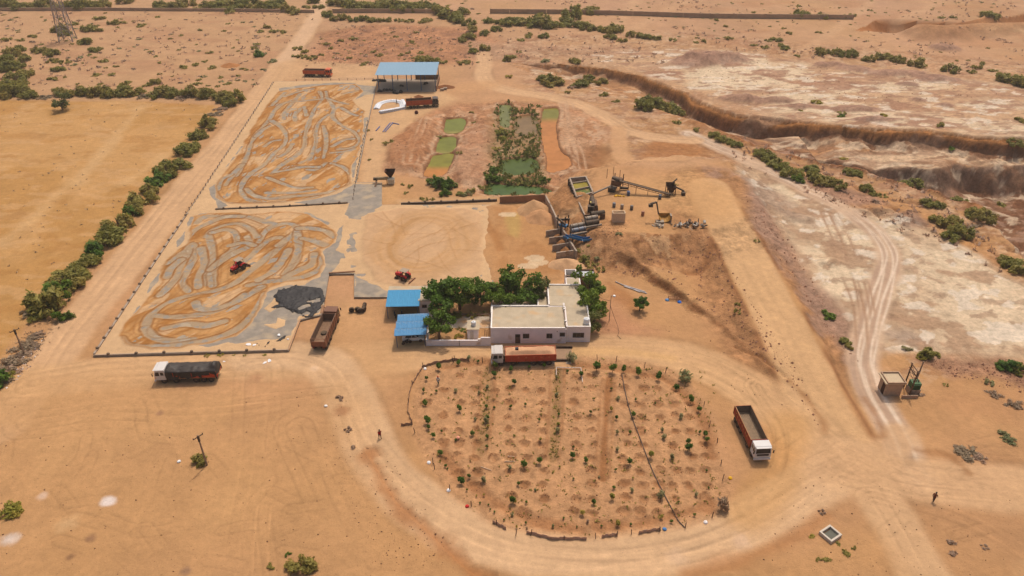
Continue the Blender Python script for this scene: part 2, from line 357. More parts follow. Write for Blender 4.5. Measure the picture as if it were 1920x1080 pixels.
for c, r, h in (((1345, 113), (16, 9), 3.4), ((1300, 118), (12, 8), 2.0), ((1770, 92), (8, 5), 2.2), ((1600, 130), (9, 5), 1.2), ((1680, 138), (12, 5), 1.3), ((1740, 145), (8, 4), 1.0), ((1555, 122), (8, 4), 1.2), ((1700, 158), (5, 3), .9), ((1450, 190), (10, 4), 1.6), ((1390, 185), (9, 4), 1.6), ((1600, 205), (9, 3.5), 1.2), ((1720, 188), (4, 2.5), .9), ((1770, 198), (4, 2.5), .9), ((1500, 200), (6, 3), 1.0), ((1640, 225), (9, 3), 1.0), ((1760, 150), (10, 4), 1), ((1500, 410), (4, 3), .6), ((1555, 492), (3.2, 2.4), .7), ((1690, 412), (6, 3), 1.1), ((1640, 395), (6, 2), .9)):
    x, y = P(*c); i = np.where((np.abs(TX - x) < r[0] * 1.5) & (np.abs(TY - y) < r[1] * 1.8))[0]
    q = np.hypot((TX[i] - x) / r[0], (TY[i] - y) / r[1]) + .5 * (fbm(TX[i], TY[i], 4, 4, 31) - .5)
    m = 1 - sst(.2, 1.05, q); TZ[i] += h * m * (.85 + .5 * fbm(TX[i], TY[i], 2.5, 3, 32) - .25); tint(i, sst(0.02, .35, m), PINK * .95, .85)
    bumps(i, sst(.05, .4, m), .5, 2.2, 33, .5)

# -- quarry: upper face, terrace, lower pit
UE = smooth_line([(970, 119), (1010, 122), (1060, 121), (1110, 124), (1170, 135), (1230, 152), (1285, 175), (1330, 196), (1380, 212), (1450, 219), (1520, 230), (1570, 232), (1640, 240), (1720, 243), (1780, 250), (1850, 256), (2050, 262), (2300, 270)], 4)
NE = smooth_line([(970, 128), (1030, 150), (1090, 160), (1150, 178), (1220, 205), (1270, 222), (1330, 244), (1390, 270), (1440, 283), (1500, 300), (1580, 318), (1660, 338), (1740, 362), (1800, 385), (1840, 402), (1880, 440), (1930, 490), (2100, 560), (2300, 640)], 4)
TE = smooth_line([(1380, 258), (1430, 270), (1490, 283), (1550, 297), (1610, 308), (1680, 314), (1750, 316), (1810, 306), (1900, 303), (2050, 310), (2300, 330)], 4)
pu, pn, pt = W(UE), W(NE), W(TE, -4.5)
PIT = np.vstack([pu, pn[::-1]]); i = crop(TX, TY, PIT, 6); X, Y = TX[i], TY[i]
wobx = 2.8 * (fbm(X, Y, 10, 3, 41) - .5) + 2.6 * (fbm(X, Y, 3.4, 3, 45) - .5); ins = sdf(X, Y, PIT) < 0
du, tu, su = dline(X, Y, pu); dn, tn, sn = dline(X, Y, pn); dt, tt_, st_ = dline(X, Y, pt)
low = np.where(su < 0, du, -du) + wobx
px_, _ = PR(X, Y)
dep = np.interp(px_, [970, 1030, 1120, 1280, 1400, 1560, 1700, 1920, 2300], [0, 1.5, 3.6, 5.6, 6.2, 5.2, 4.6, 4.8, 5])
dep = dep * (.62 + .8 * fbm(px_, Y * .2, 70, 3, 38)); wn_ = np.interp(px_, [970, 1200, 1350, 1500, 1920], [14, 17, 14, 9, 10])
near = np.where(sn > 0, dn, -dn) + wobx
face = np.clip(low / np.maximum(dep * .8, .5), 0, 1); face = .4 * face + .6 * sst(0, 1, face)
f2 = np.clip(sst(-0.5, 1, near / wn_) , 0, 1); f2 = sst(0, wn_ * .9, np.maximum(near, 0) )
ledge = .12 * np.sin(face * 9.5 + 3 * fbm(X, Y, 8, 3, 40)) * (face > 0) * (face < 1); zp = -dep * np.clip(face + ledge, 0, 1.08) * f2
lowt = np.where(st_ < 0, dt, -dt) + 1.2 * wobx; inT = (px_ > 1370)
d2 = np.interp(px_, [1380, 1450, 1600, 1700, 1800, 1900, 2300], [0, 1.6, 2.6, 3.2, 5.5, 7, 7])
f3 = sst(0, 1, np.clip(lowt / np.maximum(d2 * .85, .5), 0, 1)) * inT; nb = sst(0, np.interp(px_, [1380, 1700, 1800, 2300], [5, 6, 9, 12]), np.maximum(near, 0))
zp2 = -d2 * f3 * nb
tal = 1.5 * np.exp(-((low - dep * .9) / 2.2) ** 2) * sst(.42, .7, fbm(X, Y, 6, 4, 37)) * f2; TZ[i] += np.where(ins | (low > 0) & (near > 0), zp + zp2 + tal, 0)
rough = (low > 0) & (near > 0); RGH[i] = np.where(rough, .95, RGH[i])
REG[i[rough]] = 3
flr = rough * 1.0
tint(i, flr * sst(1, 6, low), alb(189, 134, 88), .8)
tint(i, flr * inT * (1 - f3) * sst(2, 6, low) * sst(.25, .42, fbm(X, Y * 2.2, 18, 4, 42)), alb(219, 181, 142), .95)
# layered face colours: orange soil above, grey brown clay beneath
dep = dep * (1 - .0 * low); fac = rough * (low < dep * .75); zrel = np.clip(-zp / np.maximum(dep, .1), 0, 1)
zk = sst(.25, .5, zrel + .3 * (fbm(px_, Y, 12, 3, 5) - .5))[:, None]; colf = alb(174, 114, 64) * (1 - zk) + alb(134, 90, 62) * zk; kf = (rough * sst(0, .35, low) * (1 - sst(dep * .75, dep * .75 + 1.5, low)))[:, None]
rib = 1 + .55 * (fbm(px_ * 1.0, zrel * 3, 4.5, 3, 3) - .5) + .3 * (fbm(px_, zrel * 14, 14, 3, 6) - .5)
TC[i] = TC[i] * (1 - kf) + colf * rib[:, None] * kf
kf = (rough * inT * sst(-.3, .6, lowt) * (1 - sst(d2 * .8, d2 * .8 + 1.5, lowt)))[:, None]
rib2 = 1 + .7 * (fbm(px_, lowt * .6, 4, 3, 3) - .5)
TC[i] = TC[i] * (1 - kf) + alb(146, 112, 88) * rib2[:, None] * kf
deep = rough * inT * f3 * sst(2.5, 5, lowt); tint(i, deep, alb(124, 80, 54), .95); tint(i, deep * sst(.55, .6, fbm(X, Y, 4, 4, 50)), alb(178, 138, 110), .7)
bumps(i, deep * 1.0, 2.4, 4.5, 43, .7); bumps(i, flr * (1 - inT), .5, 4, 44, .5); bumps(i, flr * inT * (1 - f3), .35, 5, 46, .2)
strat = rough * inT * (1 - f3) * sst(.55, .62, fbm(X, Y * 3, 10, 4, 47)); tint(i, strat, alb(170, 130, 100), .7)
for sc_, th, cl, am in ((7, .60, (158, 112, 80), .7), (4, .58, (226, 194, 158), .7), (3, .62, (140, 98, 70), .5)):
    k_ = rough * sst(2, 5, low) * sst(th, th + .05, fbm(X, Y * 2.0, sc_, 5, 49 + sc_)); tint(i, k_, alb(*cl), am)
# bank between quarry and the track: orange ridge
i, d, t, s, m = line([(1290, 228), (1350, 250), (1400, 268), (1480, 292), (1560, 306), (1640, 325), (1720, 348), (1800, 374), (1835, 395)], 2.2, SCAR, 2, .75, wob=1.0); TZ[i] += 1.1 * m * (fbm(TX[i], TY[i], 5, 3, 48) + .3)
area([(1300, 250), (1400, 285), (1500, 320), (1640, 355), (1760, 395), (1830, 430), (1900, 520), (1800, 470), (1740, 420), (1600, 385), (1470, 350), (1380, 300)], alb(196, 140, 88), 3, .8, 3, 8)
rb = random.Random(77)
for k_ in range(46):                       # rills and small slips along the banks
    x_, y_ = rb.uniform(1180, 1880), 0; y_ = np.interp(x_, [1180, 1300, 1500, 1700, 1900], [215, 262, 335, 395, 500]) + rb.gauss(0, 16); q = [(x_, y_)]
    for _ in range(5): q.append((q[-1][0] + rb.uniform(8, 26), q[-1][1] + rb.uniform(-2, 14)))
    i, d, t, s, m = line(q, rb.uniform(.2, .55), alb(*rb.choice(((140, 92, 58), (156, 104, 64), (212, 166, 124)))), .4, rb.uniform(.5, .9), wob=.9, wscale=2.5); TZ[i] -= .35 * m
# far right cutting
C2 = [(1606, 57), (1628, 46), (1648, 38), (1700, 38), (1760, 40), (1830, 42), (1880, 34), (1940, 20)]
C2n = [(1606, 58), (1680, 66), (1780, 72), (1860, 66), (1990, 60)]
pu, pn = W(smooth_line(C2, 4)), W(C2n); PIT2 = np.vstack([pu, pn[::-1]]); i = crop(TX, TY, PIT2, 6); X, Y = TX[i], TY[i]
du, _, su = dline(X, Y, pu); dn, _, sn = dline(X, Y, pn); low = np.where(su < 0, du, -du) + 1.5 * (fbm(X, Y, 6, 3, 51) - .5); near = np.where(sn > 0, dn, -dn)
r2 = (low > 0) & (near > 0); TZ[i] += np.where(r2, -5.5 * np.clip(low / 4, 0, 1) * sst(0, 22, near), 0); REG[i[r2]] = 3
tint(i, r2 * (low < 4), alb(172, 110, 62)); tint(i, r2 * (low > 3) * sst(.4, .6, fbm(X, Y * 2, 15, 3, 52)), alb(211, 168, 124), .7)
i, d, t, s, m = line([(1745, 66), (1800, 58), (1860, 52), (1930, 44), (2050, 36)], 9, alb(184, 130, 86), 6, .9, wob=2); TZ[i] += 4.6 * m; bumps(i, m, 1, 5, 53, .4)
# rills and grain on the whole right hand plain
area([(1250, 0), (2200, 0), (2200, 140), (1550, 100), (1250, 85)], alb(182, 128, 88), 6, .45, 5, 25, streak=(.5, .14, 16, 2))
for q in ([(1200, -10), (1150, 60), (1120, 90)], [(1640, 0), (1560, 60), (1500, 95)], [(1750, 10), (1680, 40)], [(1180, 60), (1250, 20), (1290, 0)]):
    line(q, 2.4, alb(207, 160, 118), 2, .6, wob=1.5)

# -- washing plant plateau and the haul road embankment
PLZ = 3.4
PLAT = W([(1122, 318), (1116, 372), (1121, 410), (1135, 432), (1180, 436), (1240, 436), (1318, 430), (1370, 420), (1400, 400), (1385, 345), (1350, 300), (1250, 300), (1180, 312)], PLZ)
RAMP = [(1330, 350), (1352, 400), (1388, 460), (1425, 530), (1462, 600), (1500, 680), (1540, 760), (1580, 835)]
i = crop(TX, TY, PLAT, 30); X, Y = TX[i], TY[i]; dP = sdf(X, Y, PLAT) + 2.2 * (fbm(X, Y, 7, 4, 61) - .5)
hz = PLZ * (1 - sst(0, 11, dP))
TZ[i] = np.maximum(TZ[i], hz + TZ[i] * .3)
pr_ = np.vstack([W([a], z)[0] for a, z in zip(RAMP, (3.4, 3.3, 2.9, 2.3, 1.7, 1.0, .4, 0))]); pr_ = smooth_line(pr_, 5)
i2 = crop(TX, TY, pr_, 22); X, Y = TX[i2], TY[i2]; dr, tr_, sr = dline(X, Y, pr_)
hr = np.interp(tr_, [0, .15, .35, .55, .75, .9, 1], [3.4, 3.3, 2.7, 1.9, 1.1, .4, 0]); dr2 = dr + 1.6 * (fbm(X, Y, 5, 4, 62) - .5)
TZ[i2] = np.maximum(TZ[i2], hr * (1 - sst(4.6, 4.6 + 2.6 * np.maximum(hr, .8), dr2)))
# slopes: darker, cloddy soil
sl = sst(0, 1.5, dP) * (1 - sst(9, 14, dP)); Ysl = (TY[i] < 150)
tint(i, sl * Ysl, alb(182, 128, 84), .8); bumps(i, sl, 1.5, 5.0, 60, .3); bumps(i, sl, .8, 2.0, 63, .5); tint(i, sl * Ysl * sst(.56, .61, fbm(TX[i] * 1.6, TY[i] * .7, 2.6, 5, 98)), alb(140, 92, 56), .75); tint(i, sl * Ysl * sst(.57, .62, fbm(TX[i] * 1.4, TY[i] * .8, 3.4, 5, 99)), alb(212, 164, 116), .7)
i3 = i2; sl2 = sst(4.8, 6, dr2) * (1 - sst(9, 15, dr2)) * sst(.3, 1.2, hr); tint(i3, sl2, alb(182, 128, 84), .8); bumps(i3, sl2, .5, 2.5, 64, .55)
tint(i3, sl2 * (sr > 0) * sst(.4, .6, fbm(X, Y, 5, 3, 65)), alb(170, 130, 104), .8)
# cut bank east of the office
SC = smooth_line([(1140, 503), (1160, 492), (1185, 497), (1215, 515), (1250, 538), (1290, 565), (1330, 592), (1370, 622), (1405, 655), (1435, 685), (1462, 705)], 5)
ps = W(SC, .6); i = crop(TX, TY, ps, 12); X, Y = TX[i], TY[i]; d, t, s = dline(X, Y, ps); up = np.where(s > 0, d, -d) + 1.3 * (fbm(X, Y, 2.5, 4, 66) - .5)
hS = np.interp(t, [0, .1, .4, .6, .8, 1], [0, 1.3, 1.4, .5, .25, 0])
TZ[i] += hS * sst(-.8, .5, up) * (1 - sst(3, 11, up)) * ((t > 0) & (t < 1))
bumps(i, (np.abs(up + .2) < 1.4) * sst(.1, .9, hS), .5, 1.2, 67, .8); tint(i, (1 - sst(.4, 1.0, np.abs(up + .2))) * sst(.1, .9, hS) * sst(.3, .55, fbm(X, Y, 1.6, 4, 97)), alb(156, 100, 60), .75); tint(i, (np.abs(up) < .35) * (t > .01) * (t < .99), alb(150, 98, 60), .45)
line([(1380, 650), (1400, 662), (1425, 675), (1440, 690), (1455, 700), (1470, 712)], .35, alb(130, 80, 46), .3, .8, wob=.5, lift=-.4)
line([(1345, 448), (1330, 470), (1320, 490), (1290, 500)], 1.2, alb(150, 98, 58), 1, .7, z=2, wob=.8, lift=-.5)
area([(1140, 530), (1175, 545), (1205, 575), (1195, 600), (1170, 575), (1145, 560)], alb(170, 112, 66), 1.2, .7, .8)
area([(1110, 560), (1150, 560), (1230, 620), (1180, 650), (1110, 645)], alb(190, 132, 96), 3, .7, 2)
# white quarry floor beside the track
Q = [(1395, 300), (1500, 362), (1590, 395), (1680, 405), (1740, 430), (1830, 480), (1900, 525), (2150, 640), (2150, 700), (1920, 668), (1830, 662), (1740, 668), (1680, 652), (1650, 662), (1625, 655), (1590, 592), (1540, 545), (1500, 490), (1478, 440), (1440, 400), (1380, 340)]
i, d, m = area(Q, alb(206, 172, 136), 2.5, .92, 2.5, 8, reg=3)
area(Q, WHITER, 2.5, .9, 2.5, 8, streak=(.46, .16, 13, 1.3)); area(Q, alb(190, 152, 116), 2, .7, 2, 8, streak=(.56, .1, 6, .8))
area([(1690, 440), (1800, 490), (1920, 560), (1920, 655), (1760, 640), (1720, 560)], WHITER, 6, .75, 3, 10); bumps(i, m, .12, 4, 68, .15)
i, d, m = area([(1390, 340), (1440, 400), (1480, 450), (1510, 510), (1560, 560), (1600, 610), (1610, 680), (1570, 640), (1500, 540), (1450, 480), (1400, 420)], alb(174, 134, 108), 2, .85, 2, 6); bumps(i, m, .7, 3, 69, .6)
i, d, m = area([(1380, 350), (1430, 345), (1520, 400), (1530, 425), (1480, 420), (1420, 395)], alb(168, 136, 112), 2.5, .7, 2.5, 6); bumps(i, m, .3, 2.5, 70, .4)
i, d, m = area([(1510, 370), (1580, 385), (1660, 380), (1640, 365), (1560, 345), (1480, 330)], PINK, 2, .8, 2, 6); bumps(i, m, .8, 3, 71, .5)
i, d, m = area([(1660, 402), (1710, 395), (1740, 420), (1700, 428)], alb(160, 122, 98), 1.5, .8, 1.5, 5); bumps(i, m, .8, 3, 72, .5)
i, d, m = area([(1720, 672), (1800, 670), (1930, 680), (2100, 700), (2100, 760), (1900, 720), (1780, 705)], alb(168, 122, 92), 1.5, .85, 2, 5); bumps(i, m, .7, 2.5, 73, .6)
area([(1660, 625), (1700, 622), (1750, 640), (1730, 650), (1680, 640)], alb(172, 144, 124), 2, .6, 1.5)
area([(1730, 700), (1930, 700), (1980, 900), (1780, 890), (1760, 780)], alb(186, 134, 90), 5, .6, 3, 8, streak=(.42, .2, 6, 1))
for th, sc_, cl, am in ((.585, 7, (182, 142, 108), .8), (.60, 3, (172, 134, 104), .6), (.60, 4, (236, 212, 184), .7)):
    area(Q, alb(*cl), 1.5, am, 2, 8, streak=(th, .04, sc_, 1.2))
i, d, m = area(Q, None, 2, 0, 2, 8); RGH[i] = np.maximum(RGH[i], .45 * m)
for s_ in range(9):
    a = np.linspace(.4, 2.4, 8) + rng.uniform(-.3, .3); r = rng.uniform(18, 70); cx, cy = 1730 + rng.uniform(-60, 60), 545 + rng.uniform(-30, 40)
    ruts([(cx + r * math.cos(t) * 1.3, cy - r * math.sin(t) * .7 + 20) for t in a], 2, 1.8, .8, .5, seed=s_, wd=.2)

# -- roads
TRK = [(1290, 250), (1330, 268), (1420, 308), (1500, 350), (1575, 388), (1630, 425), (1662, 465), (1666, 505), (1645, 560), (1628, 615), (1618, 670), (1630, 720), (1655, 770), (1685, 822), (1700, 862), (1725, 900)]
line(TRK, 2.6, alb(207, 170, 136), 1.4, .8, wob=.5, reg=1); ruts(TRK, 5, 2.0, .9, .75, seed=3, wd=.3, col=alb(184, 148, 120)); ruts(TRK, 3, 2.0, .6, .6, seed=5, wd=.22, col=alb(226, 196, 166))
ruts([(1550, 400), (1575, 450), (1600, 520), (1612, 580), (1615, 650)], 4, 1.9, 1.2, .6, seed=8, wd=.25, col=alb(176, 136, 104))
i, d, t, s, m = line(RAMP[:2] + [], 5, ROADC, 2, .0)
HAUL = [(1300, 310), (1335, 362), (1362, 412), (1396, 470), (1430, 535), (1466, 605), (1504, 685), (1545, 765), (1585, 835)]
px_r, py_r = PR(TX[i2], TY[i2], hr); tint(i2, np.exp(-((dr - 5.3) / .5) ** 2) * sst(.35, .6, fbm(TX[i2], TY[i2], 5, 3, 75)), alb(146, 96, 60), .8); mR = 1 - sst(4.0, 5.0, dr + .8 * (fbm(TX[i2], TY[i2], 6, 3, 74) - .5)); tint(i2, mR, alb(212, 165, 116), .92); REG[i2[(dr < 4.4) & (hr > .1)]] = 1
sdr = dr * sr
for o in (-2.1, -1.1, .3, 1.4, 2.4):
    x = np.abs(sdr - o - (vnoise(tr_ * 9 + o, tr_ * 0 + o * 3) - .5) * 1.5); kk = (np.exp(-(x / .35) ** 2) * .35)[:, None]; TC[i2] = TC[i2] * (1 - kk) + (TC[i2] * (.84 if o in (-1.1, 1.4) else 1.12)) * kk
area([(1200, 330), (1290, 318), (1380, 360), (1390, 400), (1340, 430), (1290, 405), (1230, 390), (1180, 370)], alb(207, 155, 102), 4, .8, 3, z=PLZ)
area([(1220, 262), (1300, 262), (1330, 285), (1280, 300), (1200, 300)], alb(176, 116, 68), 2, .8, 1.5, 5)
area([(1180, 295), (1290, 300), (1330, 330), (1250, 340), (1170, 330)], alb(203, 155, 112), 3, .6, 2)
LANE = [(640, -60), (604, 8), (572, 62), (530, 120), (480, 190), (420, 268), (352, 350), (280, 440), (215, 520), (150, 600), (85, 690), (0, 800)]
line(LANE, 4.2, alb(210, 164, 120), 1.6, .8, wob=.7, reg=1); ruts(LANE, 4, 1.8, 2.4, .4, seed=11, wd=.3)
line([(640, -60), (604, 8), (572, 62), (530, 120)], 3.2, alb(214, 170, 130), 1.5, .8, reg=1)
area([(480, 185), (520, 118), (570, 110), (600, 118), (720, 125), (720, 140), (570, 148), (515, 152)], alb(207, 160, 114), 3, .8, 2, reg=1)
FRONT = [(60, 720), (180, 700), (320, 690), (450, 680), (600, 678), (760, 668), (880, 662), (1000, 660), (1120, 658), (1230, 664), (1320, 685), (1400, 725), (1470, 775), (1540, 830), (1600, 870)]
line(FRONT, 4.6, alb(211, 164, 116), 2.0, .75, wob=.8, reg=1); ruts(FRONT, 6, 1.8, 2.8, .45, seed=13, wd=.28)
line([(930, 662), (1060, 660), (1180, 660), (1260, 672)], 1.0, alb(216, 166, 108), .8, .6, wob=.4)
area([(590, 600), (640, 560), (720, 575), (735, 650), (760, 690), (700, 740), (640, 700), (560, 680)], alb(204, 154, 104), 4, .7, 2)
LOOP = [(470, 668), (560, 668), (625, 695), (662, 760), (700, 850), (760, 925), (850, 985), (960, 1022), (1080, 1040), (1210, 1036), (1330, 1008), (1440, 962), (1530, 905), (1600, 865)]
line(LOOP, 3.9, alb(212, 168, 124), 1.6, .9, wob=.6, reg=1); ruts(LOOP, 6, 1.8, 2.2, .4, seed=17, wd=.24)
line([(1480, 800), (1470, 860), (1440, 920), (1400, 960)], 3.2, alb(201, 148, 90), 2, .6, wob=.6); ruts([(1420, 725), (1470, 800), (1478, 860), (1450, 920), (1410, 955)], 5, 1.8, 2.6, .5, seed=19, wd=.18)
EAST = [(1590, 862), (1680, 892), (1760, 905), (1850, 912), (2100, 922)]; line(EAST, 4.2, alb(209, 163, 118), 1.8, .8, wob=.7, reg=1); ruts(EAST, 4, 1.8, 2.4, .35, seed=23)
SOUTH = [(1590, 850), (1640, 920), (1680, 985), (1710, 1040), (1760, 1130), (1800, 1250)]; line(SOUTH, 3.3, alb(208, 163, 118), 1.5, .8, wob=.6, reg=1); ruts(SOUTH, 4, 1.8, 1.8, .35, seed=29)
line([(1690, 815), (1660, 850), (1620, 875)], 2.6, ROADC, 1.5, .7, reg=1)
area([(1540, 820), (1620, 830), (1680, 870), (1640, 930), (1540, 910), (1500, 880)], alb(207, 160, 114), 3, .7, 1.5, reg=1)
NROAD = [(905, 100), (908, 122), (905, 140), (918, 158), (960, 172), (1030, 182), (1090, 198), (1140, 222), (1180, 246), (1240, 258), (1300, 262)]
line(NROAD, 3.0, alb(212, 166, 122), 1.6, .8, wob=.6, reg=1); ruts(NROAD, 4, 1.8, 1.5, .5, seed=31, wd=.3)
line([(1160, 240), (1162, 275), (1172, 300), (1210, 318), (1270, 318)], 2.4, alb(204, 154, 108), 1.4, .7, wob=.5, reg=1)
line([(830, 175), (860, 168), (910, 160)], 5, alb(204, 152, 104), 2.5, .7, wob=1)
area([(700, 180), (830, 170), (860, 185), (780, 225), (740, 270), (720, 330), (712, 380), (664, 380), (690, 230)], alb(211, 165, 118), 2, .85, 1.2, 5)
area([(715, 340), (745, 345), (750, 383), (715, 383)], alb(207, 155, 102), 1.5, .8, .8)
area([(745, 375), (930, 365), (930, 385), (750, 390)], alb(208, 162, 114), 1, .7, .8)
# open sand at lower left, faint traffic
area([(-200, 720), (640, 720), (700, 900), (800, 1100), (-200, 1100)], alb(196, 146, 97), 8, .6, 4, 10)
area([(-200, 720), (640, 720), (700, 900), (800, 1100), (-200, 1100)], alb(203, 152, 100), 8, .6, 4, 10, streak=(.5, .2, 14, .7))
ruts([(60, 790), (200, 770), (350, 772), (480, 760), (620, 745)], 6, 1.8, 3.5, .35, seed=37)
ruts([(480, 700), (480, 800), (470, 900), (455, 1000), (450, 1090)], 6, 1.8, 3.5, .3, seed=41)
ruts([(560, 800), (600, 880), (640, 960), (700, 1060)], 5, 1.8, 3, .4, seed=43, wd=.15)
ruts([(1640, 940), (1800, 990), (1920, 1060)], 4, 1.8, 3, .35, seed=45)
area([(1830, 940), (1900, 960), (2000, 1060), (1930, 1100), (1860, 1010)], alb(214, 168, 118), 3, .5, 2, 6, streak=(.45, .2, 4, 1))
rt = random.Random(99)
for k_ in range(26):
    x_, y_, a_ = rt.uniform(0, 640), rt.uniform(720, 1060), rt.uniform(-.5, .5) + (1.5 if rt.random() < .4 else 0); q = [(x_, y_)]
    for _ in range(6): a_ += rt.uniform(-.22, .22); q.append((q[-1][0] + 42 * math.cos(a_), q[-1][1] + 30 * math.sin(a_)))
    ruts(q, 1, 1.7, .3, .35, seed=200 + k_, wd=.16)
for k_ in range(16):
    x_, y_, a_ = rt.uniform(1450, 1850), rt.uniform(830, 1050), rt.uniform(-.8, .8); q = [(x_, y_)]
    for _ in range(6): a_ += rt.uniform(-.2, .2); q.append((q[-1][0] + 42 * math.cos(a_), q[-1][1] + 30 * math.sin(a_)))
    ruts(q, 1, 1.7, .3, .35, seed=240 + k_, wd=.16)
for c, r, k in (((203, 940), 1.0, (236, 215, 200)), ((128, 982), 1.5, (208, 162, 112)), ((20, 1010), 1.2, (220, 195, 175)), ((130, 1045), .7, (150, 108, 74)), ((168, 1010), .7, (152, 110, 78)), ((350, 1070), .8, (150, 112, 84)), ((590, 690), .8, (222, 180, 140)), ((345, 718), 1.6, (186, 136, 96)), ((640, 770), 1.4, (175, 124, 84)), ((300, 775), .7, (170, 124, 90)), ((80, 930), .8, (214, 176, 146)), ((1270, 1045), 1.6, (214, 172, 132)), ((1390, 1015), 1.4, (216, 174, 136)), ((480, 708), 1.3, (182, 132, 92))):
    x, y = P(*c); i = np.where((np.abs(TX - x) < r * 3) & (np.abs(TY - y) < r * 3))[0]; q = np.hypot(TX[i] - x, TY[i] - y) / r + .9 * (fbm(TX[i], TY[i], .9, 4, 77) - .5); tint(i, 1 - sst(.3, 1.3, q), alb(*k), .9)
# worn bank outside the loop road
i, d, t, s, m = line([(690, 850), (720, 905), (745, 945), (790, 985), (830, 1025), (870, 1062), (920, 1100)], 1.1, alb(172, 112, 66), 1, .75, wob=1.3, wscale=2.5); TZ[i] -= .35 * m * (s > 0)
line([(1290, 1075), (1380, 1052), (1460, 1020), (1520, 985), (1545, 965)], 1.0, alb(180, 122, 76), .9, .6, wob=1.0)
area([(1480, 1080), (1560, 1010), (1640, 1000), (1700, 1080)], alb(192, 142, 92), 3, .6, 2)
line([(1325, 540), (1345, 540)], .5, DARKS, .5, 0)
for q in ([(1480, 720), (1510, 750), (1540, 790), (1545, 808)], [(1620, 745), (1640, 775), (1655, 815), (1640, 818)], [(1720, 845), (1770, 850), (1815, 885)]):
    line(q, .5, alb(158, 106, 64), .6, .6, wob=.7, wscale=2)

# -- pond land
i, d, m = area([(735, 262), (800, 215), (860, 195), (960, 190), (1060, 195), (1120, 225), (1140, 260), (1110, 300), (1090, 330), (1010, 366), (920, 366), (880, 362), (840, 340), (795, 332), (720, 320)], alb(188, 132, 92), 2.5, .85, 2.5, 7); bumps(i, m, .9, 5, 81, .5); bumps(i, m, .25, 1.6, 82, .35)
for th, sc_, cl, am in ((.54, 5, (205, 158, 118), .7), (.58, 3, (150, 102, 70), .7), (.6, 2, (214, 172, 134), .6)):
    area([(735, 262), (800, 215), (960, 190), (1120, 225), (1140, 260), (1090, 330), (920, 366), (795, 332), (720, 320)], alb(*cl), 2, am, 2, 6, streak=(th, .05, sc_, .6))
i, d, m = area([(722, 318), (740, 262), (800, 220), (815, 235), (800, 275), (780, 320)], alb(178, 118, 76), 2, .7, 2, 5); TZ[i] += 1.3 * m
i, d, m = area([(868, 255), (900, 235), (928, 245), (925, 300), (905, 345), (860, 340), (850, 300)], alb(184, 134, 100), 2, .5, 2, 5); TZ[i] += 1.2 * m
i, d, m = area([(1075, 290), (1100, 270), (1135, 275), (1140, 300), (1120, 320), (1090, 320)], alb(148, 96, 56), 2, .75, 2, 4); TZ[i] -= 1.0 * m
ruts([(1060, 195), (1065, 240), (1075, 280), (1080, 310)], 4, 1.8, 1.6, .6, seed=51, wd=.3, col=alb(206, 162, 124)); ruts([(800, 225), (785, 270), (770, 310)], 3, 1.8, .8, .6, seed=53, wd=.3, col=alb(206, 160, 120))
POND = {
 'a': ([(838, 225), (870, 224), (864, 246), (836, 248)], (122, 122, 52)), 'b': ([(826, 259), (853, 259), (850, 283), (821, 285)], (126, 124, 50)),
 'c': ([(814, 293), (849, 289), (844, 304), (838, 318), (826, 330), (798, 329), (804, 314)], (140, 130, 62)),
 'd': ([(938, 198), (957, 199), (955, 218), (953, 238), (940, 234)], (122, 120, 70)), 'e': ([(966, 221), (1002, 219), (1004, 250), (970, 252)], (140, 110, 74)),
 'f': ([(940, 302), (998, 298), (1004, 322), (944, 327)], (84, 96, 44)), 'h': ([(916, 346), (1010, 352), (1028, 362), (918, 364)], (82, 100, 54)),
 'g': ([(1021, 205), (1046, 206), (1040, 235), (1043, 262), (1049, 284), (1066, 298), (1064, 314), (1030, 323), (1028, 300), (1021, 272), (1016, 236)], (198, 122, 54))}
PONDZ = -.35
for k, (px, c) in POND.items():
    p = W(smooth_line(px + px[:1], 4)[:-1], PONDZ); i = crop(TX, TY, p, 4); d = sdf(TX[i], TY[i], p) + .5 * (fbm(TX[i], TY[i], 1.5, 3, 83) - .5)
    m = 1 - sst(-.5, 1.0, d); TZ[i] = TZ[i] * (1 - m) + (-1.0) * m; tint(i, 1 - sst(.1, 1.3, d), alb(140, 92, 58), .85); tint(i, (1 - sst(.2, .7, np.abs(d - 1.6))) * sst(.4, .55, fbm(TX[i], TY[i], 1.6, 3, 84)), alb(206, 164, 126), .7); bumps(i, (1 - sst(.5, 3, np.abs(d - 1))), .5, 1.4, 85, .4)
area([(925, 205), (958, 240), (1005, 200), (1012, 300), (1025, 345), (925, 345), (912, 320)], alb(120, 100, 56), 2, .5, 2)
# wet working floor by the bins
WET = [(925, 392), (985, 386), (1040, 420), (1052, 460), (1075, 490), (1050, 515), (1000, 522), (935, 515), (920, 470)]
area(WET, alb(191, 138, 88), 1.5, .95, 1, 5); area(WET, alb(176, 122, 74), 1.5, .7, 1, 5, streak=(.48, .12, 5, .6)); i, d, m = area([(948, 405), (972, 402), (978, 425), (970, 448), (952, 442)], alb(190, 150, 88), .8, .9, .6, 3)
line([(905, 395), (912, 420), (930, 450), (938, 470)], 1.0, alb(168, 112, 64), .6, .7, wob=.6)
for c in ((1003, 487), (990, 502), (1010, 495), (952, 405)):
    x, y = P(*c); i = np.where(np.hypot((TX - x) / 1.8, TY - y) < 1.2)[0]; tint(i, np.ones(len(i)), alb(222, 190, 150), .7)
i, d, m = area([(1026, 382), (1050, 362), (1078, 352), (1092, 385), (1098, 408), (1068, 412), (1048, 404)], alb(182, 126, 80), 1.5, .85, 1.5, 4); TZ[i] += 1.5 * m; bumps(i, m, 1.0, 2.0, 86, .7)
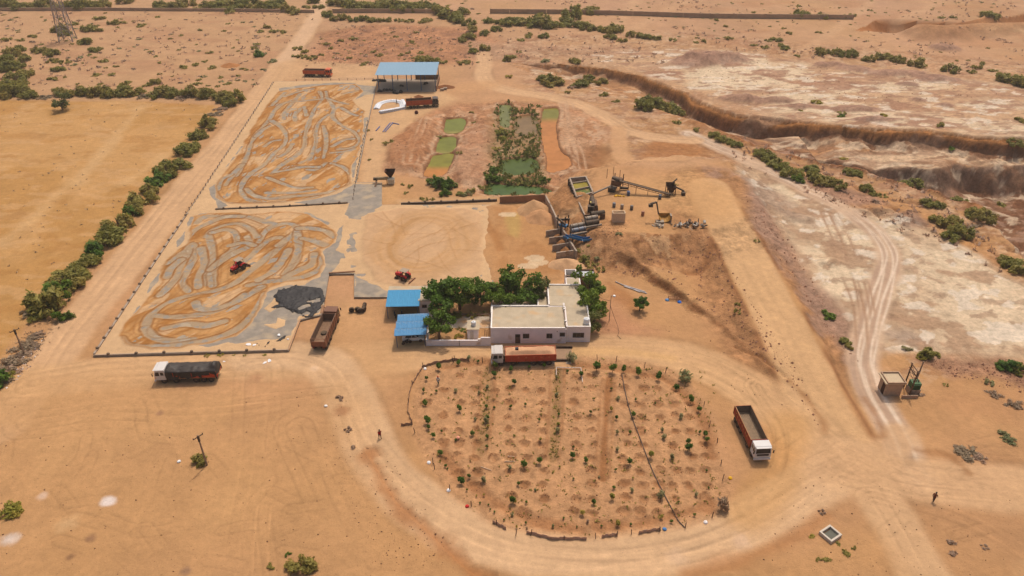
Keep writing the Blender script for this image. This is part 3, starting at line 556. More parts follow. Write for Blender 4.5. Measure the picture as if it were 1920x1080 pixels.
i, d, m = area([(1100, 452), (1125, 430), (1180, 440), (1160, 470), (1120, 490), (1098, 480)], alb(184, 130, 86), 1.5, .6, 1.5, 3); bumps(i, m, .7, 1.6, 87, .7)

# -- garden inside the loop
GARD = [(790, 690), (830, 676), (900, 668), (960, 690), (1060, 690), (1090, 668), (1180, 672), (1260, 690), (1310, 735), (1345, 790), (1368, 860), (1378, 920), (1352, 965), (1280, 988), (1190, 1002), (1090, 1008), (990, 1000), (925, 985), (870, 945), (810, 880), (778, 820), (770, 760)]
i, d, m = area(GARD, alb(199, 146, 100), 1.0, .95, .5, 4, reg=4); TZ[i] -= .12 * m
for px in ([(832, 688), (905, 676), (925, 690)], [(1070, 680), (1180, 692), (1250, 712), (1295, 750), (1320, 790), (1335, 850)], [(830, 850), (870, 895), (920, 935), (1000, 975), (1090, 990)], [(1120, 985), (1200, 980), (1330, 945)]):
    i, d, t, s, m = line(px, .8, alb(166, 110, 68), .7, .7, wob=.7, wscale=2.2); TZ[i] -= .25 * m
for px, c in (([(916, 690), (914, 740), (908, 800), (900, 850)], (172, 128, 84)), ([(1046, 690), (1044, 740), (1040, 800), (1036, 860)], (170, 126, 82)), ([(1143, 708), (1138, 760), (1134, 820), (1130, 895)], (158, 104, 62))):
    i, d, t, s, m = line(px, .55, alb(*c), .4, .9, wob=.25); TZ[i] -= .22 * m
    for o in (-13, 13):
        q = [(a + o, b) for a, b in px]; i, d, t, s, m = line(q, .22, alb(162, 108, 66), .2, .55, wob=.3, wscale=1.2); TZ[i] += .12 * m
BASINS = []
for gy_ in np.arange(704, 990, 25.5):
    for gx_ in np.arange(800, 1350, 31):
        a, b = gx_ + rng.uniform(-4, 4), gy_ + rng.uniform(-3.5, 3.5)
        X0, Y0 = W([(a, b)])[0]
        if sdf(np.array([X0]), np.array([Y0]), W(GARD))[0] > -2.3: continue
        if min(abs(a - 912), abs(a - 1042), abs(a - 1137)) < 13 or rng.random() < .14: continue
        BASINS.append((X0, Y0))
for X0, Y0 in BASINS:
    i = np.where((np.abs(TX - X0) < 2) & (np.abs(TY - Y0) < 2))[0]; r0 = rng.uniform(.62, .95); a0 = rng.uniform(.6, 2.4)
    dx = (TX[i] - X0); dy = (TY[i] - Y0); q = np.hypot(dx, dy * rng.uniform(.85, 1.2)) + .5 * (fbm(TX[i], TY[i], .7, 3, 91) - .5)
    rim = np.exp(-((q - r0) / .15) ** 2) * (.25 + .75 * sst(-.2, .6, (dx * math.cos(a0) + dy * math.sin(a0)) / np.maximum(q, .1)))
    TZ[i] += .16 * rim - .25 * (1 - sst(.1, r0, q)); rgh_ = sst(.36, .6, fbm(TX[i], TY[i], .35, 3, 93)); tint(i, rim * rgh_, alb(122, 76, 44), rng.uniform(.6, 1.0)); tint(i, (1 - sst(r0 * .6, r0 * 1.1, q)), alb(168, 114, 72), rng.uniform(.3, .85))  # dark far-side crescent paints the shade cast by the rim into the soil colour
i = np.where((TX > -20) & (TX < 30) & (TY < 102) & (TY > 60) & (REG == 4))[0]; bumps(i, np.ones(len(i)), .09, .8, 92, .3)

# flatten under yard, office and sheds
for px, zf in (([(170, 668), (545, 658), (565, 600), (606, 590), (620, 512), (664, 515), (664, 560), (735, 560), (735, 545), (930, 530), (925, 386), (752, 384), (715, 384), (715, 345), (690, 345), (692, 228), (708, 148), (513, 152)], -.1), ([(725, 560), (820, 545), (1110, 520), (1115, 645), (800, 650), (735, 660)], 0.0), ([(700, 175), (820, 175), (822, 145), (705, 145)], 0.0), ([(920, 690), (1064, 690), (1064, 650), (920, 650)], 0.0)):
    p = W(px); i = crop(TX, TY, p, 3); m = 1 - sst(-.2, 1.5, sdf(TX[i], TY[i], p)); TZ[i] = TZ[i] * (1 - m) + zf * m

p = W([(904, 384), (935, 382), (1000, 385), (1045, 430), (1062, 480), (1052, 515), (960, 530), (930, 534), (904, 534)], .3); i = crop(TX, TY, p, 4); m = 1 - sst(-1.2, 1.2, sdf(TX[i], TY[i], p) + 5.0 * (fbm(TX[i], TY[i], 6, 4, 95) - .42)); TZ[i] = np.maximum(TZ[i], -.1 + m * (.5 + .14 * (fbm(TX[i], TY[i], 2.5, 4, 96) - .5)))
# curvature-free smoothing is not needed: build the pieces of the one sheet
TG = TZ.reshape(NR, NC)
def hgt(X, Y):
    px, py = PR(np.asarray(X, float), np.asarray(Y, float)); c = np.clip(np.interp(px, pcol, np.arange(NC)), 0, NC - 1.001); r = np.clip(np.interp(-py, -prow, np.arange(NR)), 0, NR - 1.001)
    c0 = c.astype(int); r0 = r.astype(int); fc = c - c0; fr = r - r0
    return (TG[r0, c0] * (1 - fc) + TG[r0, c0 + 1] * fc) * (1 - fr) + (TG[r0 + 1, c0] * (1 - fc) + TG[r0 + 1, c0 + 1] * fc) * fr
def G(px, py):
    z = 0.0
    for _ in range(8):
        X, Y = P(px, py, z); z = float(hgt(X, Y))
    return Vector((float(X), float(Y), z))
idx = np.arange(NR * NC).reshape(NR, NC)
quads = np.stack([idx[:-1, :-1], idx[:-1, 1:], idx[1:, 1:], idx[1:, :-1]], -1).reshape(-1, 4)
fr = np.sort(REG[quads], 1)[:, 1]
V3 = np.stack([TX, TY, TZ], 1); TC = np.concatenate([np.clip(TC, .01, .85), RGH[:, None]], 1)
EARTH = earth_mat('earth', 1.0)
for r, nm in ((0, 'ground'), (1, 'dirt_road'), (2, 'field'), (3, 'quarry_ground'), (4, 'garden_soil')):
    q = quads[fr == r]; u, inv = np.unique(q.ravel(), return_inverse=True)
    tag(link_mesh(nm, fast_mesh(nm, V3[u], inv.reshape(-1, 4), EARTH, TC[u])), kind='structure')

# ================================================================ THE DRYING YARD
SLZ = .30
YARD = [(174, 667), (541, 657), (563, 600), (604, 590), (617, 514), (664, 513), (664, 557), (729, 557), (731, 542), (925, 530), (922, 384), (752, 384), (716, 384), (716, 342), (668, 342), (691, 228), (708, 150), (512, 153)]
yp = W(YARD, SLZ)
CONC = M('yard_concrete', (140, 128, 114), .9, var=.2, scale=.6, bump=.15, stain=((166, 146, 120), .3, .52))
tag(MB().prism([tuple(p) for p in yp], -.5, SLZ).build('concrete_yard', CONC), kind='structure')
near_z = lambda q: ZN(q, 200, 380, 3.7239); far_z = lambda q: ZN(q, 380, 140, 4.1529)
NT = [[(270,880),(300,800),(400,715),(520,665),(650,635),(780,610),(900,560),(1000,480),(1100,400),(1190,330),(1240,280),(1210,245),(1130,265),(1060,320),(1000,380),(930,430)],
 [(1060,280),(1120,190),(1200,155),(1290,150),(1330,190),(1280,240),(1200,300)],[(690,240),(740,190),(840,155),(930,150),(1010,190),(1050,240)],[(630,140),(680,100),(770,95),(840,100),(980,100),(1090,130),(1170,150)],
 [(710,230),(730,300),(740,380),(710,470),(700,570)],[(740,210),(830,190),(890,210),(910,270),(880,330),(800,400),(740,480),(740,580)],[(600,300),(600,400),(560,480),(530,560),(570,620)],[(1330,200),(1340,300),(1320,400),(1250,500)],
 [(370,650),(440,580),(490,520),(520,440),(570,340),(560,260),(620,190),(720,140),(830,100),(950,95)],[(270,880),(330,940),(450,970),(600,960)],[(350,790),(450,800),(600,790),(750,760),(880,700),(1000,640),(1080,590)],[(620,700),(650,740),(760,740),(880,700),(960,640)],
 [(990,580),(1100,555),(1250,540),(1400,510),(1500,450),(1500,380)],[(980,240),(1000,300),(900,350),(800,410),(720,470)],[(1250,520),(1350,470),(1430,430),(1450,360)],[(100,950),(150,1000),(350,1010),(560,990),(750,950),(900,890),(1010,800),(1050,740),(1110,640)],
 [(410,430),(470,400),(560,330),(600,290)],[(400,880),(560,850),(700,860),(820,830)],[(1340,180),(1430,180),(1530,200),(1590,240)],[(1370,250),(1450,270),(1530,300)],[(660,320),(680,420),(640,520),(640,590)],[(860,300),(960,280),(1030,300)],[(420,520),(450,460),(520,400)],[(1060,540),(1160,480),(1230,400),(1270,330)]]
FT = [[(910,130),(930,190),(870,270),(830,370),(800,470),(790,560),(730,630),(620,700),(540,770)],[(960,130),(970,180),(1020,260),(1010,330),(1090,400),(1180,450),(1220,520),(1160,570),(1060,580)],[(980,310),(910,370),(880,450),(880,530),(840,640),(760,690)],[(760,150),(700,220),(640,290),(630,350)],
 [(940,190),(830,200),(740,210),(640,220),(560,280),(520,350),(440,440),(380,530),(350,620),(310,710),(260,790)],[(960,180),(1040,210),(1130,230)],[(540,360),(610,410),(650,480),(630,550),(560,610),(480,700),(390,760),(320,830),(300,910),(350,970),(450,1000)],[(340,890),(400,940),(520,965),(700,950),(900,930),(1060,900),(1150,850),(1150,780),(1090,720),(1000,690)],
 [(500,800),(600,840),(720,880),(850,880)],[(720,360),(720,310),(770,260)],[(790,250),(810,320)],[(500,920),(700,920),(880,900)],[(110,880),(100,930),(180,1000),(400,1010),(700,990),(900,950)],[(180,860),(250,760),(310,700)],[(640,140),(600,180),(540,240)],[(1100,150),(1180,130),(1230,110)],[(1000,610),(1100,600),(1180,580)],
 [(940,400),(960,480),(960,560),(940,650)],[(820,740),(880,740),(960,690)],[(120,900),(140,820),(220,780)],[(420,480),(470,430),(520,400)],[(480,560),(540,520),(600,510)],[(1010,560),(1100,510),(1170,500)],[(560,760),(680,740),(780,720),(900,720)],[(700,540),(660,600),(600,640)],[(1080,260),(1150,300),(1200,320)],[(640,170),(760,130),(860,110)]]
NBLOB = near_z([(600,95),(720,70),(1000,75),(1280,60),(1400,75),(1480,125),(1600,190),(1610,250),(1560,300),(1490,330),(1530,430),(1500,490),(1400,540),(1250,560),(1140,600),(1110,660),(1060,760),(1000,850),(900,930),(720,980),(500,1020),(300,1025),(120,1000),(85,930),(130,850),(240,720),(380,560),(380,480),(410,400),(560,290),(580,170)])
FBLOB = far_z([(590,130),(700,110),(900,85),(1190,70),(1250,130),(1160,200),(1260,290),(1250,430),(1240,540),(1180,680),(1150,740),(1165,850),(1060,900),(900,960),(700,990),(400,1015),(200,1010),(100,960),(90,870),(170,760),(300,600),(330,520),(430,340),(500,240)])
GREYS = [near_z(q) for q in ([(630,995),(900,930),(1000,850),(1070,750),(1120,630),(1200,590),(1380,570),(1490,520),(1530,430),(1500,340),(1590,280),(1620,180),(1650,160),(1640,270),(1600,330),(1650,350),(1620,420),(1560,500),(1540,620),(1480,770),(1340,790),(1290,930),(1180,960),(1060,960),(900,990),(850,970),(700,1005)],
 [(590,100),(650,75),(760,70),(610,105),(560,190),(540,250),(480,330),(500,260),(560,170)],[(370,495),(350,560),(280,640),(300,570)],[(1300,70),(1400,65),(1480,110),(1560,140),(1540,160),(1450,110)],[(160,800),(230,700),(250,720),(190,810)],[(1670,70),(1740,50),(1760,90),(1700,105)],[(1680,260),(1700,260),(1705,290),(1682,290)],[(1640,350),(1660,350),(1660,385),(1640,385)])]
GREYS += [far_z(q) for q in ([(1180,850),(1290,860),(1330,920),(1390,960),(1390,1010),(1250,1060),(1200,1080),(1160,1000),(870,1010),(700,1000),(880,970),(1050,930),(1150,870)],[(60,880),(100,850),(110,900),(90,950),(200,1020),(120,1045),(110,990),(60,930)],[(300,550),(325,555),(200,705),(180,720)],[(590,105),(800,78),(1000,62),(1200,66),(1100,80),(900,90),(700,110),(600,130)],
 [(1180,70),(1230,80),(1360,90),(1370,150),(1260,160),(1180,200),(1160,210),(1230,160),(1240,120)],[(1250,340),(1285,330),(1260,460),(1240,540),(1185,740),(1172,860),(1150,760),(1190,600),(1230,500),(1250,400)])]
GREYS += [[(665,515),(690,530),(728,546),(728,558),(664,558)],[(668,345),(716,345),(716,384),(690,402),(668,412),(648,402)],[(920,420),(928,440),(940,480),(946,520),(925,530),(918,505),(915,470)],[(655,440),(662,438),(668,470),(658,472)]]
PALES = [near_z([(1080,850),(1180,840),(1190,795),(1250,820),(1250,860),(1180,885)]), near_z([(1100,740),(1160,680),(1200,620),(1200,720),(1140,775)])]
CBLOB = [(690,402),(760,390),(870,390),(902,402),(908,440),(904,500),(890,526),(800,538),(740,536),(705,524),(684,490),(676,440)]
GS = .20
ax_ = np.arange(yp[:, 0].min(), yp[:, 0].max(), GS); ay_ = np.arange(yp[:, 1].min(), yp[:, 1].max(), GS)
sx_, sy_ = np.meshgrid(ax_, ay_); SX, SY = sx_.ravel(), sy_.ravel()
keep = np.where(sdf(SX, SY, yp) < -.12)[0]; KX, KY = SX[keep], SY[keep]
PALE = alb(213, 170, 124); OR1 = alb(200, 147, 91); OR2 = alb(174, 115, 58); OR3 = alb(142, 90, 46)
h = .035 + .03 * (fbm(KX, KY, 3, 3, 101) - .5); c = np.tile(PALE, (len(KX), 1)) * (1 + .14 * (fbm(KX, KY, 9, 3, 102) - .5))[:, None]
zone = np.zeros(len(KX), int)
def ysub(px, m=1.5):
    p = W(px, SLZ); i = crop(KX, KY, p, m); return i, sdf(KX[i], KY[i], p)
for g in GREYS:
    i, d = ysub(g); d = d + 1.1 * (fbm(KX[i], KY[i], 2.2, 4, 103) - .5); h[i] = np.minimum(h[i], .10 * np.clip(d / 1.2, -1, 1) + .0)
    k = np.clip(1 - sst(0, 1.2, d), 0, 1)
for g in PALES:
    i, d = ysub(g); d = d + .5 * (fbm(KX[i], KY[i], 1.5, 3, 104) - .5); m = 1 - sst(-.3, .2, d); h[i] = h[i] * (1 - m) + .06 * m; c[i] = c[i] * (1 - m[:, None]) + PALE * m[:, None]
STRIP = alb(174, 145, 112)
def blob(px, tracks, zid, hw, seed, zoomer, flow, greyness):
    global h, c
    i, d = ysub(px, 3); d = d + 1.4 * (fbm(KX[i], KY[i], 3, 4, seed) - .5); m = 1 - sst(-.5, .35, d)
    X, Y = KX[i], KY[i]
    # raked sand: thickness and wetness run along the direction of raking
    fx, fy = math.cos(flow), math.sin(flow); u = X * fx + Y * fy; v = -X * fy + Y * fx
    wa = fbm(X, Y, 7, 3, seed + 1) * 6
    st = fbm((u + wa) / 5.0, (v + wa * .7) , 1.1, 4, seed + 2); st2 = fbm((u - wa) / 3.0, v + wa, 2.2, 3, seed + 3)
    hh = .045 + .10 * (st - .42); wet = sst(.42, .72, st2 * .6 + st * .5)
    pale = sst(.56, .64, fbm(u / 3 + 3, v, 2.4, 4, seed + 4))
    cc = OR1 * (1 - wet[:, None]) + OR2 * wet[:, None]; cc = cc * (1 - .8 * pale[:, None]) + PALE * .8 * pale[:, None]
    cc = cc * (1 + .3 * (fbm(X, Y, .8, 3, seed + 5) - .5))[:, None]
    hh = np.where(fbm(u / 2.5, v, 1.6, 4, seed + 6) < greyness, hh - .12, hh)
    for k, t in enumerate(tracks):
        p = W(smooth_line(zoomer(t), 6), SLZ); j = crop(X, Y, p, 4); dd, tt, ss = dline(X[j], Y[j], p); L = np.hypot(*(p[1:] - p[:-1]).T).sum()
        dd = dd + .25 * (vnoise(tt * L / 2, tt * 0 + k) - .5); wv = hw * (.85 + .4 * vnoise(tt * L / 8, tt * 0 + k * 3.1))
        strip = 1 - sst(wv - .22, wv + .05, dd); film = fbm(X[j], Y[j], 1.0, 3, seed + 7 + k)
        lev = np.where(film < (.40 if zid == 1 else .46), -.03, .014); hh[j] = hh[j] * (1 - strip) + lev * strip
        cc[j] = cc[j] * (1 - strip[:, None]) + (STRIP * (1 + .25 * (film - .5))[:, None]) * strip[:, None]
        for e, hgt_, kq in ((wv + .17, .14, .85), (wv + 1.1 + .5 * (k % 3), .07, .34),):
            r = np.exp(-((dd - e) / .16) ** 2) * sst(.2, .45, vnoise(tt * L / 5 + 2, tt * 0 + k * 1.7 + ss)); hh[j] = np.maximum(hh[j], hh[j] * (1 - r) + hgt_ * r); cc[j] = cc[j] * (1 - r[:, None] * kq) + OR3 * r[:, None] * kq
    edge = np.exp(-((d + .25) / .3) ** 2); hh = np.where(edge > .2, np.maximum(hh, .10 * edge), hh); cc = cc * (1 - .7 * edge[:, None]) + OR2 * .7 * edge[:, None]
    h[i] = h[i] * (1 - m) + hh * m; c[i] = c[i] * (1 - m[:, None]) + cc * m[:, None]
blob(NBLOB, NT, 1, .78, 111, near_z, 1.0, .27)
blob(FBLOB, FT, 2, .66, 131, far_z, 1.25, .31)
# heap spread in rings in front of the bins
i, d = ysub(CBLOB, 3); d = d + 1.6 * (fbm(KX[i], KY[i], 4, 4, 151) - .5); m = 1 - sst(-.8, .6, d); X, Y = KX[i], KY[i]
cx0, cy0 = W([(800, 455)], SLZ)[0]; rr = np.hypot((X - cx0) / 1.0, (Y - cy0) / 1.35); an = np.arctan2((Y - cy0) / 1.35, X - cx0)
rr = rr + 4.2 * (fbm(X, Y, 8, 4, 152) - .5); rings = .5 + .5 * np.sin(rr * 3.4 + .6 * np.sin(an * 2)); ringm = sst(4.5, 6.5, rr) * (1 - sst(10.5, 12.5, rr))
hc = .22 + .10 * fbm(X, Y, 3, 4, 153) + .07 * rings * ringm + .25 * (1 - sst(0, 6, rr)) * fbm(X * .5 + Y, Y, 4, 3, 154)
cc = np.tile(alb(206, 161, 117), (len(i), 1)) * (1 + .22 * (fbm(X + Y, (Y - X) * 3, 5, 4, 155) - .5))[:, None]
kk = (ringm * (.35 + .5 * rings * fbm(X, Y, 4, 3, 156)))[:, None]; cc = cc * (1 - kk) + alb(196, 146, 94) * kk
for k_ in range(22):
    a0 = random.uniform(0, 6.28); q0 = np.array([cx0 + random.uniform(-7, 7), cy0 + random.uniform(-9, 9)]); q_ = [q0]
    for _ in range(4): a0 += random.uniform(-.25, .25); q_.append(q_[-1] + 2.6 * np.array([math.cos(a0), math.sin(a0)]))
    dd, tt, ss = dline(X, Y, np.array(q_)); r_ = np.exp(-(dd / .16) ** 2); hc = hc + .07 * r_; cc = cc * (1 - .45 * r_[:, None]) + alb(182, 132, 84) * .45 * r_[:, None]
kk = (sst(6.5, 7, rr) * (1 - sst(7.6, 8.4, rr)) * sst(-.2, .6, -np.cos(an)))[:, None] * .6; cc = cc * (1 - kk) + alb(184, 134, 82) * kk
h[i] = h[i] * (1 - m) + hc * m; c[i] = c[i] * (1 - m[:, None]) + cc * m[:, None]
# middle strip films
i = np.where((zone == 0))[0]
patch = sst(.66, .70, fbm(KX, KY, 2.0, 4, 161)); inC = (KX > W([(640, 480)], 0)[0][0]) & (KY < W([(0, 384)], 0)[0][1]); ii = np.where(inC & (h < .06))[0]; h[ii] -= .1 * patch[ii]
full = np.full(len(SX), np.nan); full[keep] = h; cf = np.zeros((len(SX), 3)); cf[keep] = c
ny_, nx_ = sx_.shape; ids = np.arange(len(SX)).reshape(ny_, nx_)
qd = np.stack([ids[:-1, :-1], ids[:-1, 1:], ids[1:, 1:], ids[1:, :-1]], -1).reshape(-1, 4)
ok = ~np.isnan(full[qd]).any(1) & (full[qd].max(1) > -.0); qd = qd[ok]
cxq, cyq = SX[qd].mean(1), SY[qd].mean(1); ysplit = W([(500, 391)], SLZ)[0][1]; xsplit = W([(645, 470)], SLZ)[0][0]
SAND = earth_mat('raked_sand', .8, bump=.3)
SV = np.stack([SX, SY, SLZ + np.nan_to_num(full, nan=-.3)], 1)
for nm, mk, lb in (('raked_sand', cyq >= ysplit, 'orange sand raked out in long wavy tractor trails on the far concrete pad'), ('raked_sand', (cyq < ysplit) & (cxq < xsplit), 'orange sand raked in looping tractor trails on the near concrete pad'), ('spread_sand', (cyq < ysplit) & (cxq >= xsplit), 'pale sand spread in a wide oval ring in front of the washing plant')):
    q = qd[mk]; u, inv = np.unique(q.ravel(), return_inverse=True)
    tag(link_mesh(nm, fast_mesh(nm, SV[u], inv.reshape(-1, 4), SAND, np.clip(cf[u], .01, .85))), lb, 'sand', kind='stuff')

# ---- kerbs, rope fence, pipes along the yard
DARKM = M('dark_pipe', (62, 52, 46), .7, dust=.35); POSTM = M('weathered_wood', (96, 74, 58), .9, var=.25, scale=5)
CONW = M('old_concrete', (158, 140, 122), .9, var=.18, scale=1.2, bump=.2, stain=((120, 92, 70), .8, .55)); BROWNW = M('soil_stained_wall', (140, 104, 76), .9, var=.2, scale=1.0, bump=.2)
postm = MB().box(-.06, -.06, 0, .06, .06, .75).tube((-.13, 0, .55), (.13, 0, .62), .05, .05, 6).mesh('post', POSTM)
def fence_line(pts, n, label, cat='fence', rail=True, h=.5, jit=.12, zb=SLZ, clumps=True):
    p = smooth_line(W(pts, zb), 6) if len(pts) > 2 else W(pts, zb); L = np.concatenate([[0], np.cumsum(np.hypot(*(p[1:] - p[:-1]).T))])
    o = Vector((p[0][0], p[0][1], zb)); root = empty('rope_fence', o); pp = []
    for k in range(n):
        s = L[-1] * k / (n - 1); x = np.interp(s, L, p[:, 0]); y = np.interp(s, L, p[:, 1]); pp.append(Vector((x, y, zb)) - o)
        link_mesh('post', postm, root, pp[-1], (random.uniform(-jit, jit), random.uniform(-jit, jit), random.uniform(0, 3)), (1, 1, random.uniform(.7, 1.15)))
    if rail:
        m = MB()
        for a, b in zip(pp[:-1], pp[1:]):
            mid = (a + b) / 2 + Vector((0, 0, h - .12)); m.tube(a + Vector((0, 0, h)), mid, .025, .025, 5).tube(mid, b + Vector((0, 0, h)), .025, .025, 5)
        m.build('rope', POSTM, root)
    return tag(root, label, cat)
fence_line([(513, 156), (470, 222), (420, 298), (368, 376), (350, 402)], 46, 'rope fence of wooden posts along the left edge of the far pad')
fence_line([(690, 230), (680, 272), (671, 318), (662, 374)], 24, 'rope fence of short posts down the right side of the far pad')
fence_line([(556, 152), (620, 151), (700, 150)], 10, 'low rope fence across the far end of the far pad')
def kerb(pts, w, hh, mat, label, name='kerb', zb=SLZ, lumps=None):
    p = W(pts, zb); o = Vector((p[0][0], p[0][1], 0)); r = empty(name, o); m = MB()
    for a, b in zip(p[:-1], p[1:]): m.bar(Vector((a[0], a[1], zb + hh / 2)) - o, Vector((b[0], b[1], zb + hh / 2)) - o, w, hh)
    m.build('kerb_beam', mat, r, bevel=.03)
    if lumps:
        L = np.concatenate([[0], np.cumsum(np.hypot(*(p[1:] - p[:-1]).T))])
        for k in range(lumps):
            s = L[-1] * (k + .5) / lumps; x = np.interp(s, L, p[:, 0]); y = np.interp(s, L, p[:, 1])
            lm = MB().lathe([(.02, -.05), (.28, .0), (.24, .22), (.05, .32)], 8, 'z', (0, 0, 0)); lm.build('kerb_block', DARKM, r, loc=Vector((x, y, zb + hh)) - o)
    return tag(r, label, 'kerb')
kerb([(177, 665), (280, 508), (352, 400)], .35, .28, CONW, 'grey kerb with dark blocks along the left edge of the near pad', lumps=18)
kerb([(177, 666), (300, 662), (420, 659), (540, 656)], .22, .12, M('pale_kerb', (176, 150, 124), .9), 'pale kerb with dark blocks along the front edge of the near pad', lumps=7)
kerb([(404, 393), (530, 388), (652, 381)], .4, .3, DARKM, 'dark kerb between the far pad and the near pad', lumps=8)
kerb([(541, 656), (562, 600)], .3, .08, M('kerb_edge', (172, 132, 98), .9), 'low sandy kerb at the right edge of the near pad beside the brown truck')
kerb([(617, 515), (666, 512)], .4, .5, BROWNW, 'short brown wall at the corner of the yard above the tyres', 'low_wall', 0)
kerb([(752, 384), (860, 380), (932, 377)], .45, .55, DARKM, 'long dark low wall behind the oval sand spread', 'low_wall', 0, lumps=6)
w = kerb([(603, 590), (606, 575)], .5, .35, BROWNW, 'brown brick plinth beside the black plastic sheet', 'plinth', 0)

# ================================================================ BUILDINGS
WHT = M('white_plaster', (226, 216, 212), .8, var=.07, scale=.7, bump=.08, stain=((196, 172, 152), .5, .6)); WHT2 = M('white_parapet', (232, 222, 212), .8, var=.06)
ROOFC = M('roof_screed', (178, 160, 134), .9, var=.16, scale=.45, bump=.15, stain=((188, 156, 118), .35, .56)); FLOORC = M('paving_screed', (178, 160, 140), .9, var=.12, scale=.6, stain=((196, 154, 112), .5, .5))
GLASS = M('dark_glass', (44, 42, 44), .12, var=.1); FRAME = M('brown_frame', (92, 76, 66), .6); STEEL = M('painted_steel', (70, 92, 120), .5, .3); TANKW = M('white_plastic_tank', (226, 224, 220), .5, var=.05)
BLUEA = M('blue_sheet', (50, 136, 178), .45, .15, var=.08, scale=1.5, dust=.06); BLUEB = M('blue_sheet_dusty', (52, 128, 174), .5, .1, var=.1, scale=1.2, dust=.12, stain=((156, 160, 156), .42, .5)); BLUEC = M('pale_blue_sheet', (128, 158, 178), .5, .2, var=.06, scale=.6)
def window(parent, x0, x1, z0, z1, y, n=2, name='window'):
    w = MB().box(x0, y - .03, z0, x1, y + .05, z1).build(name, GLASS, parent)
    m = MB()
    for a, b, c_, d in ((x0 - .06, x1 + .06, z0 - .06, z0 + .02), (x0 - .06, x1 + .06, z1 - .02, z1 + .06), (x0 - .06, x0 + .02, z0 + .02, z1 - .02), (x1 - .02, x1 + .06, z0 + .02, z1 - .02)): m.box(a, y - .07, c_, b, y + .04, d)
    for k in range(1, n): xx = x0 + (x1 - x0) * k / n; m.box(xx - .03, y - .06, z0 + .02, xx + .03, y + .04, z1 - .02)
    m.build('window_frame', FRAME, w); MB().box(x0 - .1, y - .14, z0 - .14, x1 + .1, y + .03, z0 - .065).build('sill', WHT2, w)
    return w
ZR = 3.2
b = empty('office_building', (5, 103.2, 0)); O = Vector((5, 103.2, 0)); L_ = lambda *a: [a[0] - O.x, a[1] - O.y, a[2], a[3] - O.x, a[4] - O.y, a[5]]
MB().box(*L_(-3.7, 103.1, -.3, 9.42, 110.15, ZR - .18)).build('wall', WHT, b); MB().box(*L_(9.42, 103.45, -.3, 13.65, 110.15, ZR - .14)).build('wall', WHT, b); MB().box(*L_(6.6, 110.15, -.3, 13.0, 117.2, ZR - .12)).build('wall', WHT, b)
# roof slabs, cast in bays
k = 0
for x0, x1 in ((-3.45, .0), (.0, 3.2), (3.2, 6.3), (6.3, 9.2)):
    MB().box(*L_(x0 + .004, 103.35, ZR - .18, x1 - .004, 109.9, ZR - .12 + .008 * k)).build('roof_bay', ROOFC, b); k += 1
for y0, y1, x0, x1 in ((103.7, 105.6, 9.7, 13.4), (105.6, 110.2, 9.7, 13.4), (110.2, 113.6, 6.85, 12.8), (113.6, 116.95, 6.85, 12.8)):
    MB().box(*L_(x0, y0 + .004, ZR - .14, x1, y1 - .004, ZR - .07 + .006 * (k % 3))).build('roof_bay', ROOFC, b); k += 1
par = MB()
for a in ((-3.7, 103.1, 9.2, 103.33), (-3.7, 103.33, -3.47, 109.92), (-3.7, 109.92, 6.6, 110.15)): par.box(*L_(a[0], a[1], ZR - .181, a[2], a[3], ZR + .1))
par.build('parapet', WHT2, b)
par = MB()
for a in ((9.44, 103.45, 13.65, 103.66), (13.42, 103.66, 13.65, 110.2), (6.6, 110.4, 6.83, 117.2), (6.83, 116.97, 13.0, 117.2), (12.8, 110.2, 13.0, 116.97)): par.box(*L_(a[0], a[1], ZR - .141, a[2], a[3], ZR + .14))
par.build('parapet', WHT2, b)
MB().box(*L_(9.22, 103.36, ZR - .17, 9.4, 110.1, ZR + .28)).build('dividing_parapet', M('stained_parapet', (140, 120, 104), .9, var=.25, scale=2), b)
for y in (104.6, 108.3, 108.9, 109.4, 109.9): MB().box(*L_(9.16, y, ZR + .28, 9.5, y + .3, ZR + .55)).build('parapet_block', WHT2, b, bevel=.02)
fy = 103.1 - O.y
d = MB().box(.55 - O.x, fy - .04, 0.0, 1.45 - O.x, fy + .03, 1.95).build('door', FRAME, b); MB().box(1.3 - O.x, fy - .1, .95, 1.38 - O.x, fy - .04, 1.1).build('door_handle', STEEL, d); MB().box(.65 - O.x, fy - .06, 1.35, 1.35 - O.x, fy - .035, 1.85).build('door_pane', GLASS, d)
window(b, 1.95 - O.x, 2.95 - O.x, 1.15, 2.0, fy, 3); window(b, 6.05 - O.x, 6.95 - O.x, 1.15, 2.05, fy, 2)
window(b, 8.35 - O.x, 9.15 - O.x, 1.55, 2.25, fy, 1); window(b, 10.65 - O.x, 12.5 - O.x, 1.05, 1.95, 103.45 - O.y, 3)
MB().tube((7.85 - O.x, fy - .06, 2.55), (7.85 - O.x, fy + .05, 2.55), .09, .09, 10).build('vent', FRAME, b); MB().tube((9.6 - O.x, 103.40 - O.y, .1), (9.6 - O.x, 103.40 - O.y, ZR), .05).tube((10.1 - O.x, 103.40 - O.y, .1), (10.1 - O.x, 103.40 - O.y, ZR - .4), .04).build('drain_pipe', WHT2, b)
MB().box(*L_(4.9, 110.4, -.2, 6.55, 117.0, 2.0)).build('annex', M('annex_roof', (182, 162, 134), .9, var=.12, scale=.8), b); MB().box(*L_(4.7, 110.4, -.2, 4.9, 117.0, 2.15)).build('annex_parapet', WHT2, b)
tag(b, 'white flat roofed office building behind the loaded orange truck', 'building')
